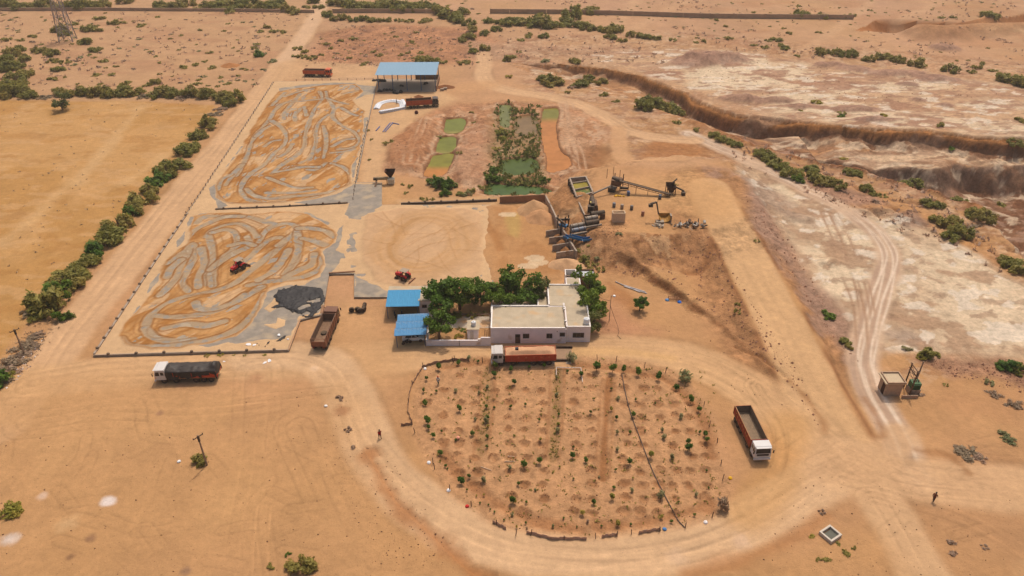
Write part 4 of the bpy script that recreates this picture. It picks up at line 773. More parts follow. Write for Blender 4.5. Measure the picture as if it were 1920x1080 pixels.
# stair head and rear room beyond the office
b = empty('stair_room', (12, 120, 0)); O = Vector((12, 120, 0))
MB().box(*L_(10.3, 117.4, -.2, 13.1, 120.6, 2.6)).build('wall', WHT, b); MB().box(*L_(10.5, 117.6, 2.6, 12.9, 120.4, 2.66)).build('roof', ROOFC, b)
m = MB().box(*L_(10.3, 120.7, -.2, 10.45, 122.9, 3.1)).box(*L_(12.35, 120.7, -.2, 12.5, 122.9, 3.1)).box(*L_(10.45, 122.75, -.2, 12.35, 122.9, 3.1)).build('stair_wall', WHT2, b)
m = MB(); [m.box(*L_(10.5, 120.9 + .26 * k, 0, 12.3, 121.16 + .26 * k, .35 * (k + 1))) for k in range(6)]; m.build('stair', CONW, b)
MB().box(*L_(12.6, 120.7, -.2, 16.0, 123.2, 2.5)).build('rear_wall', WHT, b)
m = MB()
for a in ((12.6, 123.2, 16.2, 123.4), (16.0, 120.7, 16.2, 123.2), (12.6, 120.6, 16.2, 120.7)): m.box(*L_(a[0], a[1], -.2, a[2], a[3], 2.9))
m.build('brown_parapet', BROWNW, b)
for q in range(4): MB().box(*L_(12.75 + q * .8, 120.8, 2.51, 13.5 + q * .8, 123.1, 2.56)).build('roof_sheet', M('grey_sheet', (170, 172, 176), .5, .3), b)
tag(b, 'small white stair room and sheet roofed store behind the office trees', 'building')
MB().box(1.5, 118.9, -.2, 10.2, 119.15, 1.3).build('rear_wall', BROWNW); tag(bpy.data.objects['rear_wall.001'], 'brown garden wall running behind the office courtyard', 'wall')
# water tanks
def water_tank(x, y, z, r, hh, label):
    t = empty('water_tank', (x, y, z)); MB().lathe([(r * .96, 0), (r, .06), (r, hh * .28), (r * .96, hh * .31), (r, hh * .34), (r, hh * .6), (r * .96, hh * .63), (r, hh * .66), (r, hh * .86), (r * .55, hh), (r * .3, hh * 1.01)], 18, 'z').build('tank_body', TANKW, t, True)
    MB().lathe([(r * .32, 0), (r * .32, .08), (r * .2, .12)], 12, 'z', (0, 0, hh)).build('lid', TANKW, t, True); tag(t, label, 'water tank')
water_tank(13.0, 104.7, ZR - .06, .55, 1.15, 'white ribbed water tank on the right front corner of the office roof')
# little outhouse with tank, front wall
b = empty('outhouse', (-6.9, 104.4, 0)); O = Vector((-6.9, 104.4, 0))
MB().box(*L_(-7.85, 104.25, -.2, -5.95, 106.9, 2.1)).build('wall', WHT, b); MB().box(*L_(-7.95, 104.1, 2.1, -5.7, 107.0, 2.22)).build('roof', ROOFC, b)
MB().box(*L_(-7.35, 104.19, 0, -6.75, 104.26, 1.75)).build('door', M('pale_door', (198, 186, 172), .7), b); tag(b, 'small white outhouse with a flat roof inside the front courtyard', 'outhouse')
water_tank(-6.75, 105.4, 2.22, .42, .85, 'white ribbed water tank on top of the little outhouse')
m = MB().bar((-4.95, 104.7, 0), (-4.75, 104.1, 2.2), .05).bar((-4.5, 104.7, 0), (-4.3, 104.1, 2.2), .05)
for k in range(7): t_ = (k + .7) / 7.6; m.bar((-4.95 + .2 * t_, 104.7 - .6 * t_, 2.2 * t_), (-4.5 + .2 * t_, 104.7 - .6 * t_, 2.2 * t_), .04)
tag(m.build('ladder', POSTM), 'wooden ladder leaning beside the office end wall', 'ladder')
w = empty('courtyard_wall', (-9, 102.5, 0)); O = Vector((-9, 102.5, 0))
MB().box(*L_(-14.95, 102.35, -.3, -5.4, 102.6, 1.15)).build('wall_panel', WHT, w); MB().box(*L_(-5.4, 102.35, -.3, -3.72, 102.6, 1.75)).build('wall_panel', WHT, w); MB().box(*L_(-5.9, 102.36, 1.15, -5.41, 102.59, 1.45)).build('step', WHT2, w)
MB().box(*L_(-14.95, 102.6, -.3, -14.7, 109.6, 1.15)).build('side_wall', WHT, w); MB().box(*L_(-9.2, 102.31, 0, -9.12, 102.35, 1.15)).build('drain_pipe', FRAME, w)
MB().box(*L_(-15.1, 109.6, -.3, -14.5, 111.0, 2.0)).build('gate_pier', WHT2, w)
tag(w, 'low white plaster wall with a step between canopy and office', 'wall')
MB().box(-14.68, 107.6, -.2, -3.72, 111.2, .04).build('paving', FLOORC); tag(bpy.data.objects['paving'], kind='structure')
MB().box(-3.7, 110.4, -.2, 4.68, 117.5, .05).build('paving', FLOORC); tag(bpy.data.objects['paving.001'], kind='structure')
r = empty('pipe_rack', (-9, 111.4, 0)); [MB().box(-5.6, -.06 + q * .32, .25 - .02 * q, 5.2, .06 + q * .32, .37 - .02 * q).build('pipe', M('brown_pipe', (128, 100, 78), .7), r) for q in range(2)]; [MB().box(x, -.2, 0, x + .15, .5, .25).build('stand', CONW, r) for x in (-5.2, -1.5, 2.2, 4.8)]
tag(r, 'two long brown pipes crossing the courtyard beside the trees', 'pipe rack')
m = MB().box(-3.9, 110.2, -.2, -3.7, 118.0, 1.6).build('garden_wall', WHT2); tag(m, 'thin white courtyard wall running back from the office corner', 'wall')
m = MB().box(-3.2, 113.4, -.2, 4.6, 113.6, .9).build('garden_wall', CONW); tag(m, 'grey low wall under the trees in the rear courtyard', 'wall')

# sheeted roofs: every sheet is a folded profile
def sheet_mesh(w, l, mat, ribs=5):
    m = MB(); n = ribs * 4; xs = np.linspace(0, w, n + 1); top = [(x, .035 if (i_ % 4) in (1, 2) else 0) for i_, x in enumerate(xs)]
    vs = [(x, 0, z) for x, z in top] + [(x, l, z) for x, z in top]; N = len(top); vs += [(x, y, z - .012) for x, y, z in vs]
    fs = [(i_, i_ + 1, N + i_ + 1, N + i_) for i_ in range(N - 1)] + [(2 * N + i_ + 1, 2 * N + i_, 3 * N + i_, 3 * N + i_ + 1) for i_ in range(N - 1)]
    fs += [(i_ + 1, i_, 2 * N + i_, 2 * N + i_ + 1) for i_ in range(N - 1)] + [(N + i_, N + i_ + 1, 3 * N + i_ + 1, 3 * N + i_) for i_ in range(N - 1)]
    return m.add(vs, fs).mesh('roof_sheet', mat)
def sheet_roof(parent, FL, FR, BL, n, mat, rows=1, over=.12):
    """front-left, front-right, back-left corner (local coords)"""
    FL, FR, BL = Vector(FL), Vector(FR), Vector(BL); ux = (FR - FL); uy = (BL - FL); w = ux.length / n; l = uy.length / rows
    X = ux.normalized(); Y = (uy - X * uy.dot(X)).normalized(); Z = X.cross(Y); me = sheet_mesh(w + .04, l + over, mat)
    for rj in range(rows):
        for k in range(n):
            o = link_mesh('roof_sheet', me, parent); mt = Matrix((X, Y, Z)).transposed().to_4x4(); mt.translation = FL + ux * k / n + uy * rj / rows + Z * (.014 * (k % 2) + .03 * rj)
            o.matrix_local = mt
# garage block and its blue lean-to
b = empty('garage', (-19, 112, 0)); O = Vector((-19, 112, 0))
MB().box(*L_(-17.1, 112.2, -.2, -14.9, 116.9, 2.85)).build('room', WHT, b); MB().box(*L_(-17.25, 112.0, 2.85, -14.75, 117.05, 3.0)).build('roof_slab', ROOFC, b)
MB().box(*L_(-23.1, 115.2, -.2, -17.1, 116.9, 2.8)).build('rear_room', BROWNW, b); MB().box(*L_(-23.2, 115.0, 2.8, -17.25, 117.05, 2.95)).build('roof_slab', ROOFC, b)
window(b, -16.55 - O.x, -15.75 - O.x, 1.35, 1.95, 112.2 - O.y, 2)
for x in (-22.75, -17.2): MB().box(*L_(x - .06, 110.55, -.2, x + .06, 110.67, 2.68)).build('post', STEEL, b)
MB().bar((-22.9 - O.x, 110.61 - O.y, 2.7), (-17.0 - O.x, 110.61 - O.y, 2.7), .1, .12).build('beam', STEEL, b)
sheet_roof(b, (-22.95 - O.x, 110.3 - O.y, 2.8), (-16.9 - O.x, 110.5 - O.y, 2.8), (-23.15 - O.x, 115.1 - O.y, 3.2), 6, BLUEA)
tag(b, 'garage with a plain bright blue sheet lean-to roof and white side room', 'garage')
b = empty('car_canopy', (-17.5, 104.5, 0)); O = Vector((-17.5, 104.5, 0))
for x, y, z in ((-19.9, 101.9, 2.5), (-15.1, 102.2, 2.5), (-19.8, 107.1, 2.9), (-14.95, 107.5, 2.9)): MB().box(*L_(x - .05, y - .05, -.2, x + .05, y + .05, z)).build('post', STEEL, b)
for y, z in ((102.0, 2.47), (104.7, 2.67), (107.3, 2.87)): MB().bar((-20.2 - O.x, y - O.y - .1, z), (-14.75 - O.x, y - O.y + .15, z), .08, .1).build('purlin', STEEL, b)
sheet_roof(b, (-20.25 - O.x, 101.7 - O.y, 2.6), (-14.75 - O.x, 102.15 - O.y, 2.6), (-20.15 - O.x, 107.3 - O.y, 3.0), 5, BLUEB, 3, .15)
tag(b, 'open car canopy with a dusty streaked blue sheet roof', 'canopy')
# far shed
b = empty('open_shed', (-35, 248, 0)); O = Vector((-35, 248, 0)); FLm = M('shed_floor', (158, 138, 120), .9, var=.1)
MB().box(*L_(-45.2, 241.4, -.2, -25.3, 255.5, .12)).build('floor_slab', FLm, b)
for k in range(5):
    x = -44.4 + k * 4.72
    MB().box(*L_(x - .13, 242.4, .12, x + .13, 242.66, 5.4)).build('post', STEEL, b); MB().box(*L_(x - .13, 254.2, .12, x + .13, 254.46, 5.75)).build('post', STEEL, b)
    MB().bar((x - O.x, 242.53 - O.y, 5.42), (x - O.x, 254.33 - O.y, 5.78), .16, .22).build('rafter', STEEL, b); MB().bar((x - O.x, 242.6 - O.y, 4.5), (x - O.x, 244.2 - O.y, 5.4), .1, .1).build('brace', STEEL, b)
sheet_roof(b, (-45.2 - O.x, 241.6 - O.y, 5.55), (-25.0 - O.x, 241.9 - O.y, 5.55), (-45.2 - O.x, 255.0 - O.y, 5.95), 18, BLUEC)
MB().box(*L_(-33.6, 255.0, -.2, -25.2, 255.35, 1.7)).build('rear_wall', BROWNW, b); MB().box(*L_(-25.4, 242.4, -.2, -25.1, 255.0, 1.7)).build('side_wall', BROWNW, b)
tag(b, 'large open sided shed with a pale blue sheet roof on steel posts', 'shed')
# electrical hut
b = empty('electrical_hut', (60.4, 90.3, 0)); O = Vector((60.4, 90.3, 0)); HUT = M('hut_plaster', (172, 142, 116), .9, var=.14, scale=1.2, bump=.15, stain=((150, 112, 86), .8, .55)); HUTT = M('hut_roof', (186, 164, 134), .9, var=.08)
MB().box(*L_(59.2, 89.2, -.3, 61.75, 91.5, 2.55)).build('wall', HUT, b)
MB().box(*L_(58.75, 88.95, 2.55, 61.95, 91.75, 2.7)).build('roof_slab', HUTT, b)
m = MB()
for a in ((59.05, 88.95, 61.95, 89.1), (59.05, 91.6, 61.95, 91.75), (59.05, 89.1, 59.2, 91.6), (61.8, 89.1, 61.95, 91.6)): m.box(*L_(a[0], a[1], 2.69, a[2], a[3], 2.95))
m.build('parapet', HUT, b); MB().box(*L_(59.14, 89.6, 0, 59.21, 90.4, 1.85)).build('doorway', M('dark_door', (70, 44, 30), .8), b)
MB().box(*L_(61.8, 88.6, -.3, 64.3, 88.8, .55)).build('plinth_wall', HUT, b)
tag(b, 'small plastered electrical hut with flat roof beside the transformer', 'hut')
# far boundary walls
for i_, (pts, lb, hh) in enumerate((([(920, 25), (1100, 28), (1330, 33), (1600, 37)], 'long grey brown boundary wall across the plain at the top right', 2.0), ([(-60, 20), (200, 20), (420, 22), (590, 24)], 'low dark boundary wall along the far hedge at the top left', 1.4), ([(625, 24), (760, 24), (850, 26)], 'short boundary wall half hidden by bushes at the top centre', 1.8))):
    p = W(smooth_line(pts, 5), 0); o = Vector((p[0][0], p[0][1], 0)); r = empty('boundary_wall', o); n = 0
    for a, c_ in zip(p[:-1], p[1:]):
        za, zc = float(hgt(*a)), float(hgt(*c_)); d_ = (Vector((c_[0] - a[0], c_[1] - a[1], 0))).normalized() * .06
        m = MB().bar(Vector((a[0], a[1], za + hh / 2 - .4)) - o + d_, Vector((c_[0], c_[1], zc + hh / 2 - .4)) - o - d_, .35, hh + .8); m.build('wall_panel', M('far_wall', (170, 142, 116), .9, var=.15, scale=.3), r)
        if n % 2 == 0: MB().box(a[0] - o.x - .3, a[1] - o.y - .3, za - .5, a[0] - o.x + .3, a[1] - o.y + .3, za + hh + .15).build('pier', M('far_wall', (0, 0, 0)), r)
        n += 1
    tag(r, lb, 'wall')

# ================================================================ VEHICLES
def on_ground(a, b):
    A, B = G(*a), G(*b); c = (A + B) / 2; d = B - A; return c, math.atan2(d.y, d.x), d.length
RUB = M('tyre_rubber', (38, 34, 32), .9, dust=.25); RIM = M('wheel_rim', (120, 96, 74), .6, .3, dust=.3); CHAS = M('chassis_black', (40, 34, 32), .8, dust=.3); LAMP = M('lamp_glass', (220, 214, 196), .2); AMBER = M('indicator', (206, 110, 40), .4)
tyre_me = MB().lathe([(.26, -.14), (.46, -.15), (.5, -.1), (.5, .1), (.46, .15), (.26, .14)], 16).mesh('tyre', RUB); rim_me = MB().lathe([(.05, -.16), (.12, -.155), (.14, -.1), (.24, -.12), (.265, -.145), (.265, .145), (.24, .12), (.14, .1), (.12, .155), (.05, .16)], 12).mesh('rim', RIM)
def wheel(parent, x, y, r=.5, wd=1.0, name='wheel'):
    w = link_mesh(name, tyre_me, parent, (x, y, r), None, (r / .5, wd, r / .5)); link_mesh('rim', rim_me, w); return w
def truck(label, rear, front, cabc, bedc, inc, top=1.25, L=10.3, cabtop=None, ribs=True, trim=None, group=None, headboard=0, letters=None, grille=(60, 52, 48), open_back=False, axles=(-4.1, -2.85, -1.6, 1.75, 3.75), deckdust=.5):
    c, rz, dist = on_ground(rear, front); t = empty('truck', c, rz); k = len([o for o in bpy.data.objects if o.name.startswith('truck')])
    s = dist / L if .88 < dist / L < 1.12 else 1.0; t.scale = (s, 1, 1)
    cm = M('cab_paint_%d' % k, cabc, .45, var=.06, scale=1.5, dust=.12); bm = M('bed_paint_%d' % k, bedc, .65, var=.16, scale=1.4, dust=.16, stain=(tuple(int(v * .62) for v in bedc), 1.2, .58)); im = M('bed_inside_%d' % k, inc, .9, var=.2, scale=1.6, dust=deckdust)
    h = L / 2; cx0 = h - 1.85
    m = MB().box(-h + .1, -.48, .62, h - .5, -.34, .9).box(-h + .1, .34, .62, h - .5, .48, .9)
    for x in (-4.6, -3.2, -1.8, 0, 1.6, 3.2): m.box(x - .06, -.34, .66, x + .06, .34, .82)
    for x in axles: m.tube((x, -1.0, .5), (x, 1.0, .5), .1, .1, 8)
    m.build('chassis', CHAS, t)
    for x in axles:
        for y in (-1.05, 1.05): wheel(t, x, y, .5, 1.5 if x < 1 else 1.0)
    # cab
    prof = [(cx0, .72), (h - .1, .72), (h, .95), (h - .02, 1.62), (h - .24, 2.52), (h - .42, 2.72), (cx0 + .08, 2.74), (cx0, 2.6)]
    cab = MB().side(prof, -1.2, 1.2).build('cab', cm, t, bevel=.07)
    a, b_ = Vector((h + .005, 0, 1.68)), Vector((h - .225, 0, 2.48)); n = Vector((.24, 0, .06)).normalized() * .012
    MB().add([a + n + Vector((0, -1.05, 0)), a + n + Vector((0, 1.05, 0)), b_ + n + Vector((0, 1.0, 0)), b_ + n + Vector((0, -1.0, 0)), a - n * 3 + Vector((0, -1.05, 0)), a - n * 3 + Vector((0, 1.05, 0)), b_ - n * 3 + Vector((0, 1.0, 0)), b_ - n * 3 + Vector((0, -1.0, 0))], [(0, 1, 2, 3), (7, 6, 5, 4), (1, 0, 4, 5), (2, 1, 5, 6), (3, 2, 6, 7), (0, 3, 7, 4)]).build('windscreen', GLASS, cab)
    for y in (-1, 1):
        MB().side([(h - .95, 1.62), (h - .2, 1.62), (h - .4, 2.36), (h - .95, 2.36)], y * 1.195, y * 1.215).build('side_window', GLASS, cab); MB().side([(cx0 + .2, 1.7), (cx0 + .72, 1.7), (cx0 + .72, 2.3), (cx0 + .2, 2.3)], y * 1.195, y * 1.212).build('side_window', GLASS, cab)
        MB().bar((h - .08, y * 1.2, 2.35), (h + .12, y * 1.42, 2.25), .04).box(h + .05, y * 1.42 - .1, 1.75, h + .11, y * 1.42 + .1, 2.3).build('mirror', CHAS, cab)
        MB().box(h - .01, y * .8 - .18, .95, h + .035, y * .8 + .18, 1.13).build('headlight', LAMP, cab); MB().box(h - .3, y * 1.2 - .02, 1.2, h - .12, y * 1.2 + .03, 1.32).build('indicator', AMBER, cab)
    MB().box(h - .02, -.85, 1.2, h + .02, .85, 1.55).build('grille', M('grille_%d' % k, grille, .6), cab); MB().box(h - .1, -1.22, .48, h + .12, 1.22, .8).build('bumper', CHAS if cabc[0] < 150 else cm, t, bevel=.03)
    MB().box(h - .4, -1.1, 2.6, h + .02, 1.1, 2.66).build('sun_visor', cm, cab)
    # bed
    bx0, bx1, z0 = -h, cx0 - .35, 1.12; zt = z0 + top
    fl = MB(); npl = 9
    for q in range(npl): y0 = -1.16 + q * 2.32 / npl; fl.box(bx0 + .05, y0 + .01, z0, bx1 - .05, y0 + 2.32 / npl - .01, z0 + .08 + .006 * (q % 2))
    fl.build('bed_floor', im, t)
    nb = max(4, int((bx1 - bx0) / 1.0))
    for y in (-1, 1):
        sp = MB().box(bx0, y * 1.17, z0 - .12, bx1, y * 1.23, zt).build('side_panel', bm, t)
        MB().box(bx0 + .06, y * 1.163, z0 + .09, bx1 - .06, y * 1.169, zt - .02).build('panel_lining', im, sp)
        if ribs:
            r = MB()
            for q in range(nb + 1): x = bx0 + (bx1 - bx0) * q / nb; r.box(x - .04, y * 1.23, z0 - .1, x + .04, y * 1.29, zt - .003)
            r.build('ribs', bm if trim is None else M('rib_trim_%d' % k, trim, .6, dust=.2), sp)
        MB().box(bx0 - .01, y * 1.15, zt, bx1 + .01, y * 1.27, zt + .06).build('rail', M('rail_%d' % k, trim or tuple(int(v * .7) for v in bedc), .6, dust=.3), sp); MB().box(bx0, y * 1.18, z0 - .2, bx1, y * 1.26, z0 - .123).build('sill_beam', M('sill_%d' % k, trim or (150, 120, 80), .7, dust=.3), sp)
        if letters:
            lt = MB(); rr = random.Random(5 + k)
            for q in range(letters[1]):
                x = bx0 + 1.0 + (bx1 - bx0 - 2.0) * q / letters[1]; z = z0 + top * .35; hh = top * .3
                lt.box(x, y * 1.231, z, x + .07, y * 1.236, z + hh)
                lt.box(x + .07, y * 1.231, z + hh * rr.choice((.4, .85)), x + .26, y * 1.2355, z + hh * rr.choice((.55, 1.0)))
                if rr.random() < .6: lt.box(x + .2, y * 1.2312, z, x + .27, y * 1.2365, z + hh * .9)
            lt.build('painted_lettering', M('lettering_%d' % k, letters[0], .6), sp)
    hb = MB().box(bx1 - .06, -1.168, z0 - .1, bx1, 1.168, zt + headboard).build('headboard', bm, t); MB().box(bx1 - .068, -1.15, z0 + .1, bx1 - .062, 1.15, zt - .03).build('panel_lining', im, hb)
    tg = MB().box(bx0, -1.168, z0 - .1, bx0 + .06, 1.168, zt - (.55 if open_back else 0)).build('tailgate', bm, t)
    if open_back: MB().bar((bx0 + .03, -1.2, zt + .02), (bx0 + .03, 1.2, zt + .02), .06).build('tail_bar', bm, tg)
    else: MB().box(bx0 + .062, -1.15, z0 + .1, bx0 + .068, 1.15, zt - .03).build('panel_lining', im, tg)
    for y in (-.9, .9): MB().box(bx0 - .03, y - .14, .78, bx0 + .02, y + .14, .92).build('tail_light', M('tail_light', (150, 24, 18), .4), t)
    MB().tube((.3, -1.0, .72), (1.2, -1.0, .72), .28, .28, 12).build('fuel_tank', CHAS, t); MB().box(.1, .75, .55, 1.0, 1.1, .95).build('tool_box', CHAS, t)
    MB().box(cx0 - .3, -.8, 1.0, cx0 - .1, .8, 1.9).build('air_intake', CHAS, t)
    return tag(t, label, 'truck', group), dict(bx0=bx0, bx1=bx1, z0=z0, zt=zt, c=c, rz=rz, s=t.scale[0])
def world_of(info, x, y, z):
    c, rz, s = info['c'], info['rz'], info['s']; return Vector((c.x + math.cos(rz) * x * s - math.sin(rz) * y, c.y + math.sin(rz) * x * s + math.cos(rz) * y, c.z + z))
t1, i1 = truck('dump truck with an orange red bed heaped with sand on the weighbridge', (1041, 676), (922, 679), (190, 182, 174), (176, 62, 30), (150, 110, 80), 1.15, 10.4, letters=((190, 110, 74), 5), trim=(176, 74, 34))
t2, i2_ = truck('white cab truck covered by a black tarpaulin in front of the near pad', (413, 707), (298, 711), (208, 202, 196), (190, 70, 34), (90, 70, 60), 1.1, 10.3, letters=((222, 180, 140), 6))
t3, i3_ = truck('maroon open bed truck with white cab on the loop road', (1388, 783), (1427, 866), (206, 202, 198), (150, 40, 24), (112, 96, 80), 1.35, 10.3, trim=(150, 96, 44), letters=((200, 140, 60), 8), deckdust=.35)
t4, i4 = truck('old empty brown truck parked nose away beside the near pad', (601, 655), (625, 600), (110, 70, 50), (128, 78, 54), (112, 84, 66), 1.5, 10.0, trim=(96, 60, 44), open_back=True, deckdust=.3)
t5, i5 = truck('bright orange truck with orange cab parked behind the far pad', (571, 142), (622, 143), (204, 82, 32), (196, 84, 40), (110, 74, 54), 1.1, 10.0)
t6, i6 = truck('dark orange truck with a black and grey cab beside the white sacks', (762, 202), (822, 198), (64, 56, 54), (166, 70, 32), (84, 56, 44), 1.35, 11.0, headboard=.1)
# sand load
def heap_mesh(name, x0, x1, y0, y1, z, amp, seed, mat, n=40, m=16, col=None):
    xs = np.linspace(x0, x1, n); ys = np.linspace(y0, y1, m); X, Y = np.meshgrid(xs, ys); u = (X - x0) / (x1 - x0); v = (Y - y0) / (y1 - y0)
    e = np.clip(np.minimum(u, 1 - u) * 7, 0, 1) * np.clip(np.minimum(v, 1 - v) * 4, 0, 1); Z = z + amp * e * (.45 + .9 * fbm(X, Y, 1.6, 3, seed)) + .06 * fbm(X, Y, .4, 3, seed + 1)
    i = np.arange(n * m).reshape(m, n); q = np.stack([i[:-1, :-1], i[:-1, 1:], i[1:, 1:], i[1:, :-1]], -1).reshape(-1, 4)
    V = np.stack([X.ravel(), Y.ravel(), Z.ravel()], 1); return fast_mesh(name, V, q, mat, np.tile(col, (len(V), 1)) if col is not None else None)
o = link_mesh('sand_load', heap_mesh('sand_load', i1['bx0'] + .08, i1['bx1'] - .08, -1.15, 1.15, i1['zt'] - .12, .55, 5, SAND, col=alb(214, 160, 118)), None, i1['c'], (0, 0, i1['rz']), (i1['s'], 1, 1)); tag(o, 'pale heaped sand load in the orange red truck on the weighbridge', 'sand load')
m = MB().box(-.28, -.28, -.35, .28, .28, .3).build('canvas_bundle', M('dark_canvas', (58, 56, 60), .9), loc=world_of(i1, i1['bx1'] - 1.9, 0.1, i1['zt'] + .42), bevel=.12); tag(m, 'small dark bundle lying on the sand load of the weighbridge truck', 'bundle')
# tarpaulin
TARP = M('black_tarpaulin', (38, 37, 39), .55, var=.2, scale=1.3, bump=.3, dust=.08)
bx0, bx1, zt = i2_['bx0'] - .12, i2_['bx1'] + .25, i2_['zt']; nu, nv = 60, 41; V = []
for a in range(nu):
    u = a / (nu - 1); x = bx0 + (bx1 - bx0) * u
    crown = .22 + .75 * math.exp(-((u - .07) / .075) ** 2) + .42 * math.exp(-((u - .93) / .09) ** 2) - .10 * math.sin(u * 9)
    drop = 1.35 + .16 * math.sin(u * 8 + 1) + .3 * (vnoise(np.array([u * 14.0]), np.array([2.2]))[0] - .5)
    for b_ in range(nv):
        v = b_ / (nv - 1) * 2 - 1; side = 1 if v > 0 else -1; av = abs(v)
        dr = drop if not (side > 0 and u < .30 and u > .05) else drop * .5
        if av < .55: y = v / .55 * 1.27; z = zt + .1 + crown * math.cos(v / .55 * math.pi / 2) ** .8 * (1 - .25 * av)
        else: w_ = (av - .55) / .45; y = side * (1.27 + .10 * math.sin(w_ * 3 + u * 20) * w_ + .05); z = zt + .1 - dr * w_
        nz = .16 * (fbm(np.array([x * 1.0]), np.array([v * 3.0]), .55, 3, 9)[0] - .5); z2 = z + nz; V.append((x, y + side * nz, z2 if a else min(z2, zt - .75 - .2 * math.cos(v * 5))))
i = np.arange(nu * nv).reshape(nu, nv); q = np.stack([i[:-1, :-1], i[1:, :-1], i[1:, 1:], i[:-1, 1:]], -1).reshape(-1, 4)
o = link_mesh('tarpaulin', fast_mesh('tarpaulin', np.array(V), q, TARP), None, i2_['c'], (0, 0, i2_['rz']), (i2_['s'], 1, 1)); tag(o, 'black tarpaulin with raised corners draped over the white cab truck', 'tarpaulin')
o = link_mesh('spare_tyre', tyre_me, None, world_of(i4, -1.4, 0, i4['z0'] + .24), (math.pi / 2, 0, 0), (1.1, 1, 1.1)); tag(o, 'worn tyre lying flat in the bed of the brown truck', 'tyre')
# weighbridge
wb = empty('weighbridge', (4.3, 100.0, 0)); MB().box(-7.8, -1.55, -.1, 6.0, 1.55, .02).build('deck', M('weighbridge_deck', (140, 112, 88), .8, dust=.3), wb)
for y, x0, x1 in ((-1.9, -7.6, 6.2), (1.75, 3.4, 6.2)): MB().box(x0, y - .12, -.1, x1, y + .12, .42).build('guard_rail', M('guard_rail', (58, 44, 36), .8, dust=.2), wb)
for x in (-7.0, -3.2, -1.2, 2.0, 4.8): MB().box(x, -2.7, -.1, x + .9, -2.02, .06).build('footing', CONW, wb)
tag(wb, 'long steel weighbridge with dark guard rails under the loaded truck', 'weighbridge')

def tractor(label, rear, front, rake=True):
    c, rz, d = on_ground(rear, front); c.z = max(c.z, 0) + .33 if True else c.z; t = empty('tractor', c, rz); RED_ = M('tractor_red', (188, 22, 26), .4, var=.08, dust=.06)
    for y in (-.75, .75): wheel(t, -.75, y, .68, 1.25, 'rear_wheel'); wheel(t, 1.15, y * .88, .38, .8, 'front_wheel')
    MB().side([(.1, .85), (1.6, .8), (1.65, 1.25), (1.5, 1.38), (.1, 1.48)], -.32, .32).build('bonnet', RED_, t, bevel=.06); MB().box(-.9, -.28, .5, 1.5, .28, .86).build('engine', CHAS, t); MB().tube((-.75, -.7, .68), (-.75, .7, .68), .12).tube((1.15, -.6, .38), (1.15, .6, .38), .08).build('axle', CHAS, t)
    for y in (-1, 1): MB().side([(-1.4, 1.1), (-1.2, 1.42), (-.5, 1.5), (-.05, 1.2), (-.15, 1.1), (-.55, 1.38), (-1.1, 1.3), (-1.3, 1.02)], y * .5, y * .95).build('mudguard', RED_, t)
    MB().box(-.95, -.28, 1.05, -.45, .28, 1.18).box(-1.05, -.28, 1.18, -.93, .28, 1.6).build('seat', CHAS, t); MB().tube((.05, 0, 1.4), (-.1, 0, 1.62), .03).lathe([(.2, -.02), (.22, 0), (.2, .02)], 12, 'x', (-.12, 0, 1.65)).build('steering_wheel', CHAS, t)
    for x in (-1.15, .1):
        for y in (-.55, .55): MB().box(x - .03, y - .03, 1.0, x + .03, y + .03, 2.3).build('canopy_post', CHAS, t)
    MB().hexa([(-1.35, -.7, 2.36), (.3, -.7, 2.32), (.3, .7, 2.32), (-1.35, .7, 2.36)], .07).build('canopy', M('tractor_canopy', (150, 136, 120), .8, dust=.3), t, bevel=.03)
    MB().tube((1.0, .15, 1.4), (1.0, .15, 2.0), .05).build('exhaust', CHAS, t)
    for y in (-.2, .2): MB().box(1.62, y - .08, 1.0, 1.68, y + .08, 1.15).build('headlight', LAMP, t)
    if rake: MB().bar((-1.0, -.3, .6), (-2.1, -.6, .35), .08).bar((-1.0, .3, .6), (-2.1, .6, .35), .08).box(-2.25, -1.1, .05, -2.1, 1.1, .5).build('rear_blade', M('rusty_blade', (126, 84, 60), .8), t)
    return tag(t, label, 'tractor')
tractor('red tractor working in the loops of the near pad', (458, 504), (438, 516)); tractor('red tractor parked on pale sand behind the garage', (768, 531), (744, 524))

# white car under the canopy
c, rz, d = on_ground((757, 641), (793, 640)); c = Vector((-17.3, 104.2, 0)); t = empty('car', c, rz); CARP = M('car_white', (222, 218, 214), .3, var=.03)
prof = [(-1.95, .3), (-1.98, .75), (-1.85, .98), (-1.55, 1.42), (-.9, 1.52), (.1, 1.5), (.85, 1.02), (1.7, .86), (1.98, .68), (2.0, .32)]
body = MB().side(prof, -.82, .82).build('body', CARP, t, bevel=.1)
for y in (-1, 1): MB().side([(-1.4, 1.0), (-.3, 1.0), (-.3, 1.4), (-1.3, 1.38)], y * .815, y * .83).build('side_window', GLASS, body); MB().side([(-.22, 1.0), (.68, 1.0), (.1, 1.4), (-.22, 1.4)], y * .815, y * .83).build('side_window', GLASS, body); MB().box(1.88, y * .6 - .15, .64, 2.0, y * .6 + .15, .78).build('headlight', LAMP, body)
MB().add([(.16, -.7, 1.49), (.88, -.75, 1.035), (.88, .75, 1.035), (.16, .7, 1.49), (.14, -.7, 1.46), (.86, -.75, 1.0), (.86, .75, 1.0), (.14, .7, 1.46)], [(0, 1, 2, 3), (7, 6, 5, 4), (0, 4, 5, 1), (1, 5, 6, 2), (2, 6, 7, 3), (3, 7, 4, 0)]).build('windscreen', GLASS, body)
for x in (-1.2, 1.25):
    for y in (-.76, .76): wheel(t, x, y, .31, .7)
tag(t, 'white hatchback car parked under the dusty blue canopy', 'car')
